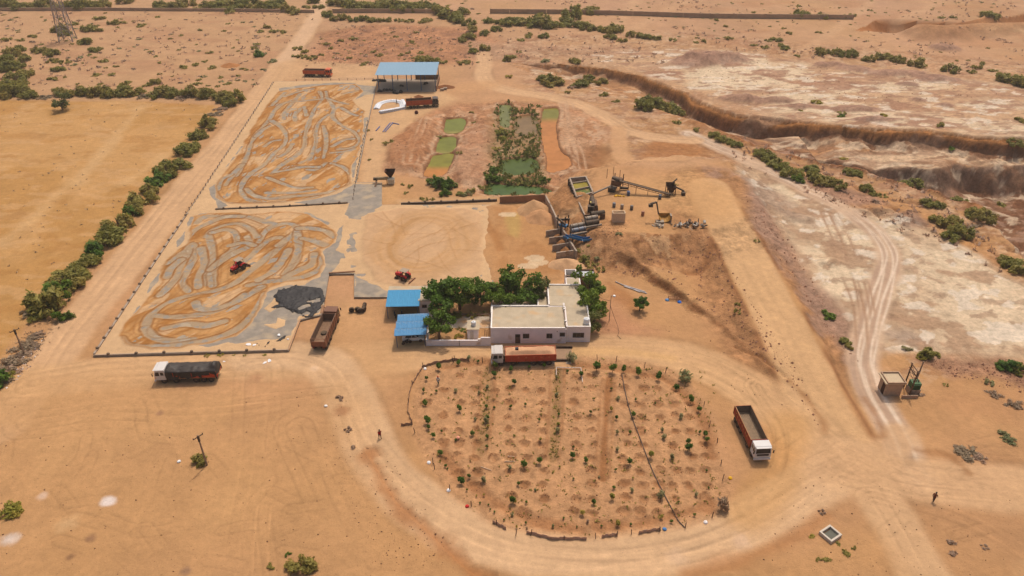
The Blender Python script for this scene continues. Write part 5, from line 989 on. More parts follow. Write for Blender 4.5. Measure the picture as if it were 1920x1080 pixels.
# motorcycles
def motorbike(x, y, rz, label, z=0):
    t = empty('motorcycle', (x, y, z), rz); wheel(t, -.62, 0, .3, .35); wheel(t, .62, 0, .3, .35); BK = M('bike_black', (34, 32, 34), .5)
    MB().bar((-.62, 0, .3), (-.1, 0, .62), .07).bar((-.1, 0, .35), (.35, 0, .75), .09).bar((.62, 0, .3), (.42, 0, .95), .06).build('frame', BK, t); MB().box(-.2, -.12, .22, .25, .12, .5).build('engine', CHAS, t, bevel=.03)
    MB().side([(-.1, .66), (.38, .7), (.3, .92), (0, .88)], -.13, .13).build('fuel_tank', M('bike_tank', (60, 54, 66), .35), t, bevel=.05); MB().box(-.72, -.12, .68, -.08, .12, .78).build('seat', BK, t, bevel=.03); MB().bar((.4, -.36, 1.02), (.4, .36, 1.02), .04).build('handlebar', BK, t); MB().tube((.5, 0, .86), (.6, 0, .86), .09, .09, 10).build('headlight', LAMP, t)
    return tag(t, label, 'motorcycle')
motorbike(-18.4, 102.9, .4, 'black motorcycle in front of the white car under the canopy'); motorbike(-21.6, 111.3, 1.9, 'black motorcycle at the left under the garage lean-to'); motorbike(-20.3, 111.5, 1.7, 'black motorcycle in the middle under the garage lean-to')

# ================================================================ PEOPLE
def skin_mesh(name, verts, edges, radii, mat, parent, root=0):
    me = bpy.data.meshes.new(name); me.from_pydata(verts, edges, []); me.update(); o = link_mesh(name, me, parent); me.materials.append(mat)
    sk = o.modifiers.new('skin', 'SKIN'); ss = o.modifiers.new('sub', 'SUBSURF'); ss.levels = 1; ss.render_levels = 1
    for k, r in enumerate(radii): me.skin_vertices[0].data[k].radius = (r, r)
    me.skin_vertices[0].data[root].use_root = True; sk.use_smooth_shade = True; return o
def person(x, y, z, rz, shirt, trousers, label, stride=.28, swing=.25, scarf=None):
    p = empty('person', (x, y, z), rz); SK = M('skin', (122, 82, 60), .7); st = stride
    v = [(0, 0, .95), (0, 0, 1.2), (0, 0, 1.42), (0, 0, 1.53), (.02, 0, 1.64), (.02, 0, 1.72), (0, .1, .9), (st * .55, .1, .5), (st, .1, .07), (st + .17, .1, .04), (0, -.1, .9), (-st * .2, -.1, .5), (-st, -.1, .09), (-st + .15, -.1, .04),
         (0, .2, 1.4), (-swing * .5, .25, 1.12), (-swing * .3, .25, .86), (-swing * .2, .25, .78), (0, -.2, 1.4), (swing * .5, -.25, 1.12), (swing * 1.1, -.25, .88), (swing * 1.3, -.25, .8)]
    e = [(0, 1), (1, 2), (2, 3), (3, 4), (4, 5), (0, 6), (6, 7), (7, 8), (8, 9), (0, 10), (10, 11), (11, 12), (12, 13), (2, 14), (14, 15), (15, 16), (16, 17), (2, 18), (18, 19), (19, 20), (20, 21)]
    skin_mesh('body', v, e, [.13, .12, .12, .055, .095, .075, .085, .06, .045, .035, .085, .06, .045, .035, .055, .045, .038, .035, .055, .045, .038, .035], SK, p)
    sv_ = [v[0], v[1], v[2], v[14], v[15], v[18], v[19], (0, 0, .85)]
    skin_mesh('shirt', sv_, [(0, 1), (1, 2), (2, 3), (3, 4), (2, 5), (5, 6), (0, 7)], [.16, .155, .15, .085, .07, .085, .07, .165], M('shirt_%d_%d_%d' % shirt, shirt, .85), p)
    tv = [v[0], v[6], v[7], v[8], v[10], v[11], v[12]]
    skin_mesh('trousers', tv, [(0, 1), (1, 2), (2, 3), (0, 4), (4, 5), (5, 6)], [.145, .11, .085, .065, .11, .085, .065], M('trousers_%d_%d_%d' % trousers, trousers, .85), p)
    hm = MB().lathe([(.02, .115), (.07, .10), (.105, .04), (.11, -.02), (.095, -.08)], 12, 'z', (.0, 0, 1.70)); hm.build('hair', M('hair_black', (24, 20, 18), .7) if not scarf else M('scarf_%d' % scarf[0], scarf, .8), p, True)
    return tag(p, label, 'person')
g = G(713, 822); person(g.x, g.y, g.z, 2.0, (160, 24, 24), (66, 44, 36), 'person in a red top walking on the loop road left of the garden')
g = G(1749, 940); person(g.x, g.y, g.z, .6, (110, 52, 30), (80, 58, 50), 'person in brown clothes walking on the right below the side road', .2)
g = G(744, 195); person(g.x, g.y, g.z, .2, (70, 62, 70), (50, 46, 50), 'person in dark clothes standing by the coil of white sacks', .08, .1)
w_ = world_of(i6, -3.6, .8, i6['z0'] + .1); person(w_.x, w_.y, w_.z, -1.4, (66, 54, 56), (50, 42, 42), 'person in dark clothes standing in the dark orange truck bed', .06, .1)
w_ = G(822, 721); person(w_.x, w_.y, w_.z, 1.2, (214, 206, 200), (110, 120, 104), 'person in a white top and red cap standing in the garden corner', .1, .1, (176, 30, 30))

# ================================================================ WASHING PLANT
def A(px, py, z): X, Y = P(px, py, z); return Vector((float(X), float(Y), z))
RUST = M('rusty_steel', (92, 66, 50), .75, .2, var=.3, scale=2.5, dust=.25); DRK = M('dark_machinery', (58, 50, 44), .7, .2, var=.25, scale=3, dust=.2); GRYM = M('grey_steel', (130, 122, 112), .6, .3, var=.2, scale=2.5, dust=.25); BLUM = M('blue_machine_paint', (28, 104, 150), .5, var=.15, dust=.08); RUBB = M('conveyor_belt', (46, 42, 40), .8, dust=.25)
def water_mat(name, rough=.25):
    m = bpy.data.materials.new(name); m.use_nodes = True; nt = m.node_tree; b = nt.nodes['Principled BSDF']; a = nd(nt, 'ShaderNodeVertexColor', layer_name='Col'); nt.links.new(a.outputs[0], b.inputs['Base Color']); b.inputs['Roughness'].default_value = rough; b.inputs['Specular IOR Level'].default_value = .06
    n = nd(nt, 'ShaderNodeTexNoise'); n.inputs['Scale'].default_value = 3; bp = nd(nt, 'ShaderNodeBump'); bp.inputs['Strength'].default_value = .08; nt.links.new(n.outputs[0], bp.inputs['Height']); nt.links.new(bp.outputs[0], b.inputs['Normal']); return m
WATER = water_mat('murky_water')
def water_sheet(name, poly, z, colfn, grow=.6, step=.3, parent=None, off=None):
    p = np.asarray(poly); xs = np.arange(p[:, 0].min() - grow, p[:, 0].max() + grow + step, step); ys = np.arange(p[:, 1].min() - grow, p[:, 1].max() + grow + step, step); X, Y = np.meshgrid(xs, ys)
    ins = (sdf(X.ravel(), Y.ravel(), p) < grow); i = np.arange(X.size).reshape(X.shape); q = np.stack([i[:-1, :-1], i[:-1, 1:], i[1:, 1:], i[1:, :-1]], -1).reshape(-1, 4); q = q[ins[q].all(1)]
    u, inv = np.unique(q.ravel(), return_inverse=True); V = np.stack([X.ravel(), Y.ravel(), np.full(X.size, z)], 1)[u]; C = np.array([colfn(a, b_) for a, b_ in V[:, :2]]) * (1 + .45 * (fbm(V[:, 0] + 50, V[:, 1], 1.8, 4, 170) - .5))[:, None]
    if off is not None: V = V - np.array(off)
    return link_mesh(name, fast_mesh(name, V, inv.reshape(-1, 4), WATER, C), parent)
for k, (px, c_) in POND.items():
    p = W(smooth_line(px + px[:1], 4)[:-1], PONDZ); y0, y1 = p[:, 1].min(), p[:, 1].max()
    def cf_(x, y, k=k, c_=c_, y0=y0, y1=y1):
        t_ = (y - y0) / (y1 - y0); a = alb(*c_)
        if k == 'c': w_ = float(sst(.25, .5, t_)); return alb(190, 124, 62) * (1 - w_) + alb(136, 126, 48) * w_
        if k == 'g': w_ = float(sst(.72, .86, t_)); return alb(192, 124, 66) * (1 - w_) + alb(132, 122, 50) * w_
        if k in 'ab': w_ = float(sst(.0, .25, t_)); return alb(150, 134, 66) * (1 - w_) + a * w_
        return a
    tag(water_sheet('pond_water', p, PONDZ, cf_), kind='structure')

def span(m, pts, zs, w, z0): # wall run with given top heights
    for (a, za), (b_, zb) in zip(zip(pts[:-1], zs[:-1]), zip(pts[1:], zs[1:])):
        a, b_ = Vector(a[:2]), Vector(b_[:2]); d_ = (b_ - a).normalized(); n = Vector((-d_.y, d_.x)) * w / 2
        c4 = [a - n, b_ - n, b_ + n, a + n]; t4 = [za, zb, zb, za]
        m.add([(v.x, v.y, z0) for v in c4] + [(v.x, v.y, z_) for v, z_ in zip(c4, t4)], [(0, 3, 2, 1), (4, 5, 6, 7), (0, 1, 5, 4), (1, 2, 6, 5), (2, 3, 7, 6), (3, 0, 4, 7)])
    return m
TZt = 4.3
q = [A(1068.5, 333.3, TZt), A(1098.6, 330.4, TZt), A(1112.2, 359.6, TZt), A(1081.1, 368.3, TZt)]; O = q[3].copy(); O.z = 0
tk = empty('settling_tank', O); lq = [v - O for v in q]
for k in range(4):
    a, b_ = lq[k], lq[(k + 1) % 4]; d_ = (b_ - a).normalized() * (.17 if k % 2 else -.17); span(MB(), [a + d_, b_ - d_], [TZt + .003 * k, TZt + .003 * k], .34, -.3).build('tank_wall', CONW, tk)
for t_ in (.22, .58): span(MB(), [lq[0].lerp(lq[3], t_), lq[1].lerp(lq[2], t_)], [TZt - .25] * 2, .25, 0).build('cross_wall', CONW, tk)
for (a, b_), cl, zz in (((.0, .22), (70, 72, 60), 2.6), ((.22, .58), (158, 136, 52), 3.75), ((.58, 1.0), (112, 116, 58), 3.6)):
    pl = np.array([lq[0].lerp(lq[3], a).xy, lq[1].lerp(lq[2], a).xy, lq[1].lerp(lq[2], b_).xy, lq[0].lerp(lq[3], b_).xy]); mid = .5 * (pl[0] + pl[2])
    water_sheet('tank_water', pl, zz, lambda x, y, cl=cl: alb(*cl), -.02, .3, tk)
for k in range(7):
    v = lq[0].lerp(lq[3], (k + .3) / 7) + Vector((-.35, 0, 0)); MB().box(v.x - .15, v.y - .15, -.3, v.x + .15, v.y + .15, TZt - .15).build('buttress', DRK, tk)
tag(tk, 'long concrete settling tank with green water above the drums', 'tank')
ch = empty('sand_chute', A(1083, 370, 0)); O = A(1083, 370, 0)
for a, b_ in (((1082, 372), (1098, 405)), ((1098, 366), (1107, 398))): span(MB(), [A(*a, 3.6) - O, A(*b_, 3.4) - O], [3.7, 3.4], .3, -.2).build('chute_wall', CONW, ch)
m = MB().hexa([A(1083, 371, 3.2) - O + Vector((.2, 0, 0)), A(1097, 366, 3.2) - O, A(1106, 398, 2.9) - O, A(1098.5, 404, 2.9) - O], 3.0); o = m.build('sand_floor', M('orange_sand', (206, 150, 92), .95), ch); tag(ch, 'concrete sided chute filled with orange sand between tank and drums', 'chute')
dw = empty('drum_washer', A(1097, 430, 0)); O = A(1097, 430, 0)
for a, b_, z, r, mt in (((1097, 411), (1120, 407), 4.6, .55, GRYM), ((1098, 419), (1122, 415), 4.4, .55, DRK), ((1070, 425), (1096, 420), 3.9, .5, GRYM), ((1072, 433), (1097, 428), 3.7, .5, M('blue_grey_drum', (92, 106, 122), .5, .4, dust=.2))):
    d_ = MB().tube(A(*a, z) - O, A(*b_, z) - O, r, r, 16).build('drum', mt, dw, False); m = MB()
    for t_ in (.1, .5, .9): v = (A(*a, z) - O).lerp(A(*b_, z) - O, t_); u = (A(*b_, z) - A(*a, z)).normalized() * .06; m.tube(v - u, v + u, r + .06, r + .06, 16)
    m.build('drum_ring', RUST, d_)
for a, b_, z, w_ in (((1096, 427), (1128, 421), 3.9, .35), ((1070, 441), (1100, 435), 3.2, .35), ((1096, 404), (1122, 401), 4.0, .25), ((1092, 412), (1098, 426), 3.9, .3), ((1068, 424), (1074, 440), 3.3, .3)): MB().bar(A(*a, z) - O, A(*b_, z) - O, w_, .4).build('beam', GRYM if w_ > .3 else RUST, dw)
for x, y in ((1098, 430), (1124, 424), (1074, 444), (1098, 440), (1070, 428)): v = A(x, y, 3.2) - O; MB().box(v.x - .15, v.y - .15, -.3, v.x + .15, v.y + .15, 3.2).build('leg', RUST, dw)
MB().bar(A(1080, 441, 3.0) - O, A(1094, 451, 1.6) - O, .3, .15).build('brace', GRYM, dw)
tag(dw, 'pair of twin drum sand washers on a rusty frame above the bins', 'washer')
pw = empty('feed_pump', A(1112, 396, 0)); O = A(1112, 396, 0)
for a, b_, z, r, nm, mt in (((1108, 402), (1133, 398), 4.6, .6, 'motor_drum', DRK), ((1112, 385), (1110, 370), 4.8, .55, 'casing', DRK), ((1118, 388), (1116, 376), 4.9, .4, 'gearbox', RUST)): MB().tube(A(*a, z) - O, A(*b_, z) - O, r, r * .9, 12).build(nm, mt, pw)
for x, y, s_ in ((1110, 377, .6), (1113, 384, .5), (1108, 390, .7), (1130, 403, .5), (1117, 392, .5)): v = A(x, y, 4.2) - O; MB().box(v.x - s_, v.y - s_ * .7, 2.6, v.x + s_, v.y + s_ * .7, 4.3 + .6 * s_).build('housing', DRK if s_ > .55 else RUST, pw)
for x, y in ((1126, 404), (1133, 404), (1112, 398)): v = A(x, y, 3.9) - O; MB().box(v.x - .1, v.y - .1, -.2, v.x + .1, v.y + .1, 4.2).build('leg', RUST, pw)
MB().box(*(lambda v: (v.x - .3, v.y - .3, 4.9, v.x + .3, v.y + .3, 5.2))(A(1109, 380, 5) - O)).build('cover', M('yellow_cover', (190, 168, 96), .7), pw); tag(pw, 'dark motor and pump housings beside the sand chute', 'machine')
rc = empty('receiving_block', A(1110, 446, 0)); O = A(1110, 446, 0)
MB().box(-1.6, -.1, -.4, 1.5, .25, 2.9).build('front_wall', BROWNW, rc); MB().box(1.5, -.1, -.4, 1.85, 3.0, 2.9).build('side_wall', BROWNW, rc); MB().box(-1.95, -.1, -.4, -1.6, 3.0, 2.9).build('side_wall', BROWNW, rc); MB().hexa([(1.85, .2, 2.2), (3.6, 1.2, 2.2), (3.6, 3.0, 2.4), (1.85, 3.0, 2.4)], 2.6).build('wing_block', CONW, rc)
tag(rc, 'brown concrete receiving pit right of the blue troughs', 'concrete pit')
bn = empty('sand_bins', A(1060, 450, 0)); O = A(1060, 450, 0)
for a, b_ in (((1023.8, 432.5), (1053, 428.6)), ((1029.6, 445), (1063.6, 442)), ((1036, 459.5), (1068, 455)), ((1043, 473), (1075, 469.5))): span(MB(), [A(*a, 1.8) - O, A(*b_, 2.0) - O], [1.75, 2.05], .28, -.3).build('divider_wall', CONW, bn)
span(MB(), [A(1053, 427, 2.3) - O, A(1081, 473, 2.0) - O], [2.5, 2.3], .35, -.3).build('back_wall', CONW, bn); tag(bn, 'four slanting concrete divider walls of the sand bins', 'bins')
bc = empty('blue_trough', A(1080, 449, 0)); O = A(1080, 449, 0)
for a, b_, z0_, z1_ in (((1058, 444), (1066, 447), 2.7, 2.7), ((1067, 444), (1092, 450), 3.0, 2.6), ((1092, 451), (1108, 449), 2.5, 2.4)):
    u, v = A(*a, z0_) - O, A(*b_, z1_) - O; n = Vector((-(v - u).y, (v - u).x, 0)).normalized(); t_ = MB().bar(u, v, .9, .08).build('trough', BLUM, bc)
    for s_ in (-.45, .45): MB().bar(u + n * s_ + Vector((0, 0, .25)), v + n * s_ + Vector((0, 0, .25)), .06, .5).build('trough_side', BLUM, t_)
for x, y in ((1064, 448), (1090, 452), (1106, 451)): v = A(x, y, 2.4) - O; MB().box(v.x - .07, v.y - .07, -.2, v.x + .07, v.y + .07, 2.4).build('leg', RUST, bc)
tag(bc, 'bright blue steel troughs hanging over the sand bins', 'trough')
hd = empty('discharge_head', A(1055, 428, 0)); O = A(1055, 428, 0)
for a, b_, z in (((1044, 408), (1060, 421), 3.6), ((1050, 412), (1068, 411), 3.4), ((1047, 421), (1066, 424), 2.8)): MB().bar(A(*a, z) - O, A(*b_, z) - O, .25, .5).build('arm', DRK, hd)
for x, y in ((1046, 412), (1060, 416), (1066, 412), (1052, 424)): v = A(x, y, 3) - O; MB().box(v.x - .12, v.y - .12, -.2, v.x + .12, v.y + .12, 4.2).build('leg', DRK, hd)
MB().bar(A(1050, 420, 3.0) - O, A(1063, 424, 2.8) - O, 1.0, .5).build('blue_box', BLUM, hd); tag(hd, 'dark discharge frame at the left end of the drums', 'machine')
# inclined wall beside the big pile, brown retaining wall
m = MB(); w = empty('retaining_wall', A(937, 381, 0)); O = A(937, 381, 0)
span(MB(), [A(937, 381, 0) - O, A(1022, 378, 0) - O], [1.7, 1.9], .3, -.3).build('wall_panel', BROWNW, w); span(MB(), [A(1023, 366, 1.9) - O, A(1033, 385, 2.2) - O, A(1051, 425, 2.4) - O], [1.9, 2.2, 2.5], .35, -.3).build('wing_wall', CONW, w); tag(w, 'brown retaining wall with a wing wall behind the tall sand pile', 'wall')
# sand piles
def pile(px, py, rx, ry, hh, seed, label, col, z0=0):
    c0 = A(px, py, z0); n = 46; xs = np.linspace(-1.25, 1.25, n); X, Y = np.meshgrid(xs * rx, xs * ry); r = np.hypot(X / rx, Y / ry) + .3 * (fbm(X + seed * 7, Y, rx * .6, 4, seed) - .5)
    Z = hh * np.clip(1 - r, -.15, 1) ** 1.0 if False else hh * np.where(r < 1, (1 - r) * (1.12 - .12 * (1 - r)), (1 - r) * .5); Z = Z + .12 * (fbm(X, Y, .7, 3, seed + 1) - .5) * (r < 1)
    i = np.arange(n * n).reshape(n, n); q_ = np.stack([i[:-1, :-1], i[:-1, 1:], i[1:, 1:], i[1:, :-1]], -1).reshape(-1, 4); q_ = q_[Z.ravel()[q_].max(1) > -.35]
    u, inv = np.unique(q_.ravel(), return_inverse=True); V = np.stack([X.ravel(), Y.ravel(), Z.ravel()], 1)[u]; C = np.tile(alb(*col), (len(u), 1)) * (1 + .3 * (fbm(V[:, 0], V[:, 1], 1.5, 3, seed + 2) - .5))[:, None]
    return tag(link_mesh('sand_pile', fast_mesh('sand_pile', V, inv.reshape(-1, 4), SAND, C), None, c0), label, 'sand pile')
pile(1000, 398, 4.4, 4.2, 3.4, 201, 'tall pale sand pile against the brown retaining wall', (212, 160, 112)); pile(1012, 412, 4.0, 4.0, 2.6, 204, 'wide pale sand pile in front of the tall one by the bins', (208, 152, 104)); pile(1060, 500, 4.2, 3.0, 2.0, 207, 'low pale sand pile behind the stair room', (214, 164, 118))
for k, (x, y, lb) in enumerate(((1046, 449, 'wedge of orange sand in the top sand bin'), (1053, 460, 'wedge of orange sand in the middle sand bin'), (1060, 474, 'wedge of orange sand in the lowest sand bin'))): pile(x, y, 1.6, 1.2, 1.5, 211 + k * 3, lb, (196, 134, 82))
pile(785, 182, 1.8, 1.3, .8, 221, 'small brown soil heap between the shed and the dark orange truck', (150, 96, 60)); pile(835, 164, 3.6, 2.2, 1.0, 223, 'dark brown soil heap right of the open shed', (140, 88, 54)); pile(432, 124, 4, 3, 1.2, 225, 'low orange soil heap beside the lane at the far left scrub', (184, 122, 74)); pile(998, 478 - 18, .1, .1, .05, 227, 'x', (200, 150, 100)) if False else None
# cement tank, conveyor, hopper on the plateau
ZP = PLZ
wt = empty('white_tank', G(1160, 417)); O = wt.location.copy()
for a in ((-1.45, -.0, 1.35, .18), (-1.45, 1.2, 1.35, 1.38), (-1.45, .18, -1.27, 1.2), (1.17, .18, 1.35, 1.2)): MB().box(a[0], a[1], -1.0, a[2], a[3], 2.2).build('tank_wall', M('limewashed_wall', (204, 176, 144), .9, var=.15), wt)
MB().box(-1.26, .19, 0, 1.16, 1.19, 1.7).build('tank_floor', M('lime', (222, 208, 188), .9), wt); tag(wt, 'square cream concrete tank open at the top on the plant plateau', 'tank')
cv = empty('conveyor', G(1200, 352)); O = cv.location.copy(); a, b_ = A(1160, 338, 6.3) - O, A(1256, 364, 4.1) - O; n = Vector((-(b_ - a).y, (b_ - a).x, 0)).normalized() * .4
MB().bar(a, b_, .7, .06).build('belt', RUBB, cv)
for s_ in (-1, 1): MB().bar(a + n * s_ + Vector((0, 0, .05)), b_ + n * s_ + Vector((0, 0, .05)), .08, .1).bar(a + n * s_ - Vector((0, 0, .45)), b_ + n * s_ - Vector((0, 0, .45)), .08, .1).build('truss_rail', RUST, cv)
for k in range(18):
    v = a.lerp(b_, k / 17); u = a.lerp(b_, min(1, (k + .5) / 17)); MB().bar(v + n + Vector((0, 0, .05)), u + n - Vector((0, 0, .45)), .05).bar(v - n + Vector((0, 0, .05)), u - n - Vector((0, 0, .45)), .05).build('lattice', RUST, cv)
for t_ in (.2, .35, .58, .82):
    v = a.lerp(b_, t_)
    for s_ in (-1, 1): MB().bar(v + n * s_ - Vector((0, 0, .4)), Vector((v.x + n.x * s_ * 1.2, v.y + n.y * s_ * 1.2, -.3)), .09).build('leg', RUST, cv)
for v in (a, b_): MB().tube(v - n * .9, v + n * .9, .25, .25, 10).build('pulley', DRK, cv)
tag(cv, 'long inclined conveyor belt on thin legs across the plateau', 'conveyor')
hs = empty('screening_head', G(1157, 352)); O = hs.location.copy()
MB().hexa([A(1146, 338, 6.6) - O, A(1162, 342, 6.0) - O, A(1168, 334, 6.3) - O, A(1150, 329, 6.8) - O], 1.2).build('screen_box', RUST, hs); MB().hexa([A(1140, 352, 4.4) - O, A(1152, 356, 4.2) - O, A(1158, 346, 4.2) - O, A(1146, 344, 4.4) - O], 1.6).build('hopper', DRK, hs)
for x, y in ((1147, 352), (1163, 350), (1168, 344), (1152, 342)): v = A(x, y, 4) - O; MB().box(v.x - .1, v.y - .1, -.4, v.x + .1, v.y + .1, 3.0).build('leg', RUST, hs)
MB().tube(A(1163, 352, 4.0) - O, A(1178, 353, 3.9) - O, .3, .3, 10).build('motor', DRK, hs); MB().tube(A(1148, 334, 6.6) - O, A(1160, 338, 6.4) - O, .5, .5, 12).build('head_drum', DRK, hs)
for x, y in ((1138, 330), (1150, 326), (1162, 332)): v = A(x, y, 6) - O; MB().box(v.x - .05, v.y - .05, 2, v.x + .05, v.y + .05, 4.4).build('railing_post', RUST, hs)
tag(hs, 'rusty screening head at the upper end of the conveyor', 'machine')
lp = MB().tube(A(1110, 364, 4.4), A(1144, 349, 5.2), .22, .22, 10).build('launder_pipe', GRYM); tag(lp, 'grey launder pipe sloping from screening head to settling tank', 'pipe')
fh = empty('feed_hopper', G(1257, 362)); O = fh.location.copy()
MB().add([(-1.2, -1.1, 1.9), (1.0, -1.1, 1.9), (1.0, 1.1, 2.3), (-1.2, 1.1, 2.3), (-.4, -.4, .3), (.4, -.4, .3), (.4, .4, .3), (-.4, .4, .3)], [(4, 5, 1, 0), (5, 6, 2, 1), (6, 7, 3, 2), (7, 4, 0, 3), (7, 6, 5, 4), (0, 1, 5, 4), (1, 2, 6, 5), (2, 3, 7, 6), (3, 0, 4, 7)]).build('hopper', RUST, fh)
for x, y in ((-1, -.9), (.9, -.9), (.9, .9), (-1, .9)): MB().box(x - .08, y - .08, -.4, x + .08, y + .08, 2.0).build('leg', RUST, fh)
MB().bar((1.0, 0, 1.6), (3.0, -.6, .8), .3).build('arm', DRK, fh); MB().bar((.2, 1.0, 1.9), (1.6, 1.9, 2.8), .25).build('arm', DRK, fh); MB().box(2.4, -1.4, 0, 3.2, -.4, .7).build('motor', DRK, fh); MB().bar((.9, .6, 2.0), (1.4, -.6, 2.3), .35, .2).build('yellow_guard', M('dull_yellow', (150, 122, 56), .7), fh)
tag(fh, 'dark feed hopper at the lower right end of the conveyor', 'hopper')
lo = empty('loader_bowl', G(1246, 418)); O = lo.location.copy(); prof = [(1.3 * math.cos(t_), 1.2 + 1.1 * math.sin(t_)) for t_ in np.linspace(math.pi, 2 * math.pi, 9)]
m = MB()
for (x0, z0), (x1, z1) in zip(prof[:-1], prof[1:]): m.add([(x0, 0, z0), (x1, 0, z1), (x1, 1.7, z1 + .4), (x0, 1.7, z0 + .4), (x0 * .94, 0, z0 + .07), (x1 * .94, 0, z1 + .07), (x1 * .94, 1.7, z1 + .47), (x0 * .94, 1.7, z0 + .47)], [(3, 2, 1, 0), (4, 5, 6, 7), (0, 1, 5, 4), (1, 2, 6, 5), (2, 3, 7, 6), (3, 0, 4, 7)])
m.build('bowl', M('worn_yellow', (166, 118, 44), .7, var=.25, dust=.15), lo); MB().side(prof, 1.68, 1.8).build('bowl_back', M('worn_yellow', (0, 0, 0)), lo, loc=(0, 0, .35))
MB().bar((-1.3, 1.0, 1.6), (-1.9, 1.6, 4.2), .22).build('mast', DRK, lo); MB().bar((-1.9, 1.6, 4.2), (-3.2, 1.2, 4.0), .4, .3).build('boom', DRK, lo); MB().box(-3.6, .9, 3.3, -2.7, 1.6, 3.9).build('bucket', DRK, lo); MB().bar((-1.7, 1.5, 4.2), (-1.6, 1.7, 5.4), .06).build('antenna', DRK, lo)
MB().box(-1.9, -.6, 0, -.2, .6, .5).build('base_frame', GRYM, lo); MB().box(1.2, .2, 0, 1.5, 1.4, 1.6).build('side_plate', GRYM, lo); tag(lo, 'yellow bowl loader with a dark boom on the plateau edge', 'loader')
sc = empty('scrap_heap', G(1292, 424)); rr = random.Random(3)
for k in range(30):
    x, y = rr.gauss(0, 1.7), rr.gauss(0, .8); a = rr.uniform(0, math.pi); l = rr.uniform(.4, 1.7); z = rr.uniform(.1, .6); mt = rr.choice((RUST, DRK, GRYM, M('pale_scrap', (172, 164, 152), .7)))
    if k % 3: m = MB().bar((x - l / 2 * math.cos(a), y - l / 2 * math.sin(a), z), (x + l / 2 * math.cos(a), y + l / 2 * math.sin(a), z + rr.uniform(-.2, .7)), rr.uniform(.08, .3), rr.uniform(.05, .25))
    else: m = MB().tube((x, y, z), (x + l * .5 * math.cos(a), y + l * .5 * math.sin(a), z + rr.uniform(0, .6)), rr.uniform(.12, .35), None, 10)
    m.build('scrap_piece', mt, sc)
for k in range(4): x = -2 + k * 1.3; MB().box(x - .06, -.06, 0, x + .06, .06, rr.uniform(1, 1.7)).build('upright', RUST, sc)
tag(sc, 'heap of scrap machine parts at the edge of the plateau', 'scrap heap')
s2 = empty('scrap_heap', G(1238, 426))
for k in range(9): x, y, a = rr.uniform(-1.4, 1.2), rr.uniform(-.6, .6), rr.uniform(0, 3); MB().bar((x, y, .1 + .05 * k), (x + 1.0 * math.cos(a), y + 1.0 * math.sin(a), .15 + .05 * k), .3, .06).build('scrap_piece', GRYM, s2)
tag(s2, 'low pile of grey metal plates below the yellow loader bowl', 'scrap heap')
barrel_me = MB().lathe([(.27, 0), (.29, .02), (.29, .28), (.31, .3), (.29, .32), (.29, .58), (.31, .6), (.29, .62), (.29, .88), (.27, .9), (.0, .88)], 14, 'z')
for x, y, c_, lb in ((1178, 366, (64, 92, 132), 'blue barrel beside the yellow heap under the conveyor'), (1237, 373, (66, 80, 98), 'dull blue barrel below the feed hopper'), (1184, 393, (96, 92, 88), 'short grey barrel right of the cream tank'), (1166, 391, (150, 130, 112), 'pale brown barrel behind the cream tank'), (1151, 388, (104, 110, 118), 'grey blue barrel left behind the cream tank'), (1205, 404, (150, 96, 70), 'rusty red barrel alone in the middle of the plateau')):
    g = G(x, y); tag(link_mesh('barrel', barrel_me.mesh('barrel', M('barrel_%d' % x, c_, .6, dust=.2), True), None, g, None, (1.25, 1.25, 1.15)), lb, 'barrel')
g = G(1161, 368); m = MB(); rr = random.Random(8)
for k in range(9): x, y = rr.uniform(-1, 1), rr.uniform(-.35, .35); m.lathe([(.05, 0), (.3, .05), (.25, .2), (.05, .28)], 8, 'z', (x, y, 0))
tag(m.build('yellow_sheet', M('yellow_plastic', (214, 160, 24), .6), None, True, loc=g), 'crumpled bright yellow sheet on the ground under the conveyor', 'sheet')
# small mixer machine by the far pad
mx = empty('screw_mixer', G(727, 346)); 
MB().add([(-.6, .2, 3.3), (2.0, .2, 3.3), (2.0, 1.8, 3.5), (-.6, 1.8, 3.5), (.5, .6, 1.6), (.95, .6, 1.6), (.95, 1.2, 1.6), (.5, 1.2, 1.6)], [(4, 5, 1, 0), (5, 6, 2, 1), (6, 7, 3, 2), (7, 4, 0, 3), (7, 6, 5, 4), (0, 1, 5, 4), (1, 2, 6, 5), (2, 3, 7, 6), (3, 0, 4, 7)]).build('hopper', M('hopper_dark', (70, 34, 26), .7, dust=.1), mx)
MB().tube((-2.6, .2, 1.55), (.2, .4, 1.55), .42, .42, 14).build('drum', M('drum_khaki', (140, 118, 84), .6, dust=.2), mx); MB().box(.1, -.4, .2, 1.7, 1.2, 1.55).build('plinth', M('pale_block', (206, 190, 160), .8, stain=((120, 110, 110), 3, .6)), mx, bevel=.05)
for x in (-2.7, -.2, 1.5): MB().box(x - .07, .3, -.1, x + .07, .44, 1.6).build('leg', RUST, mx)
MB().box(-3.5, .0, 1.1, -2.7, .6, 1.7).build('motor', DRK, mx); MB().bar((-2.7, -.1, 1.2), (-2.8, -2.3, .1), .45, .12).build('spout', RUST, mx); tag(mx, 'small screw mixer with a dark hopper right of the far pad', 'mixer')

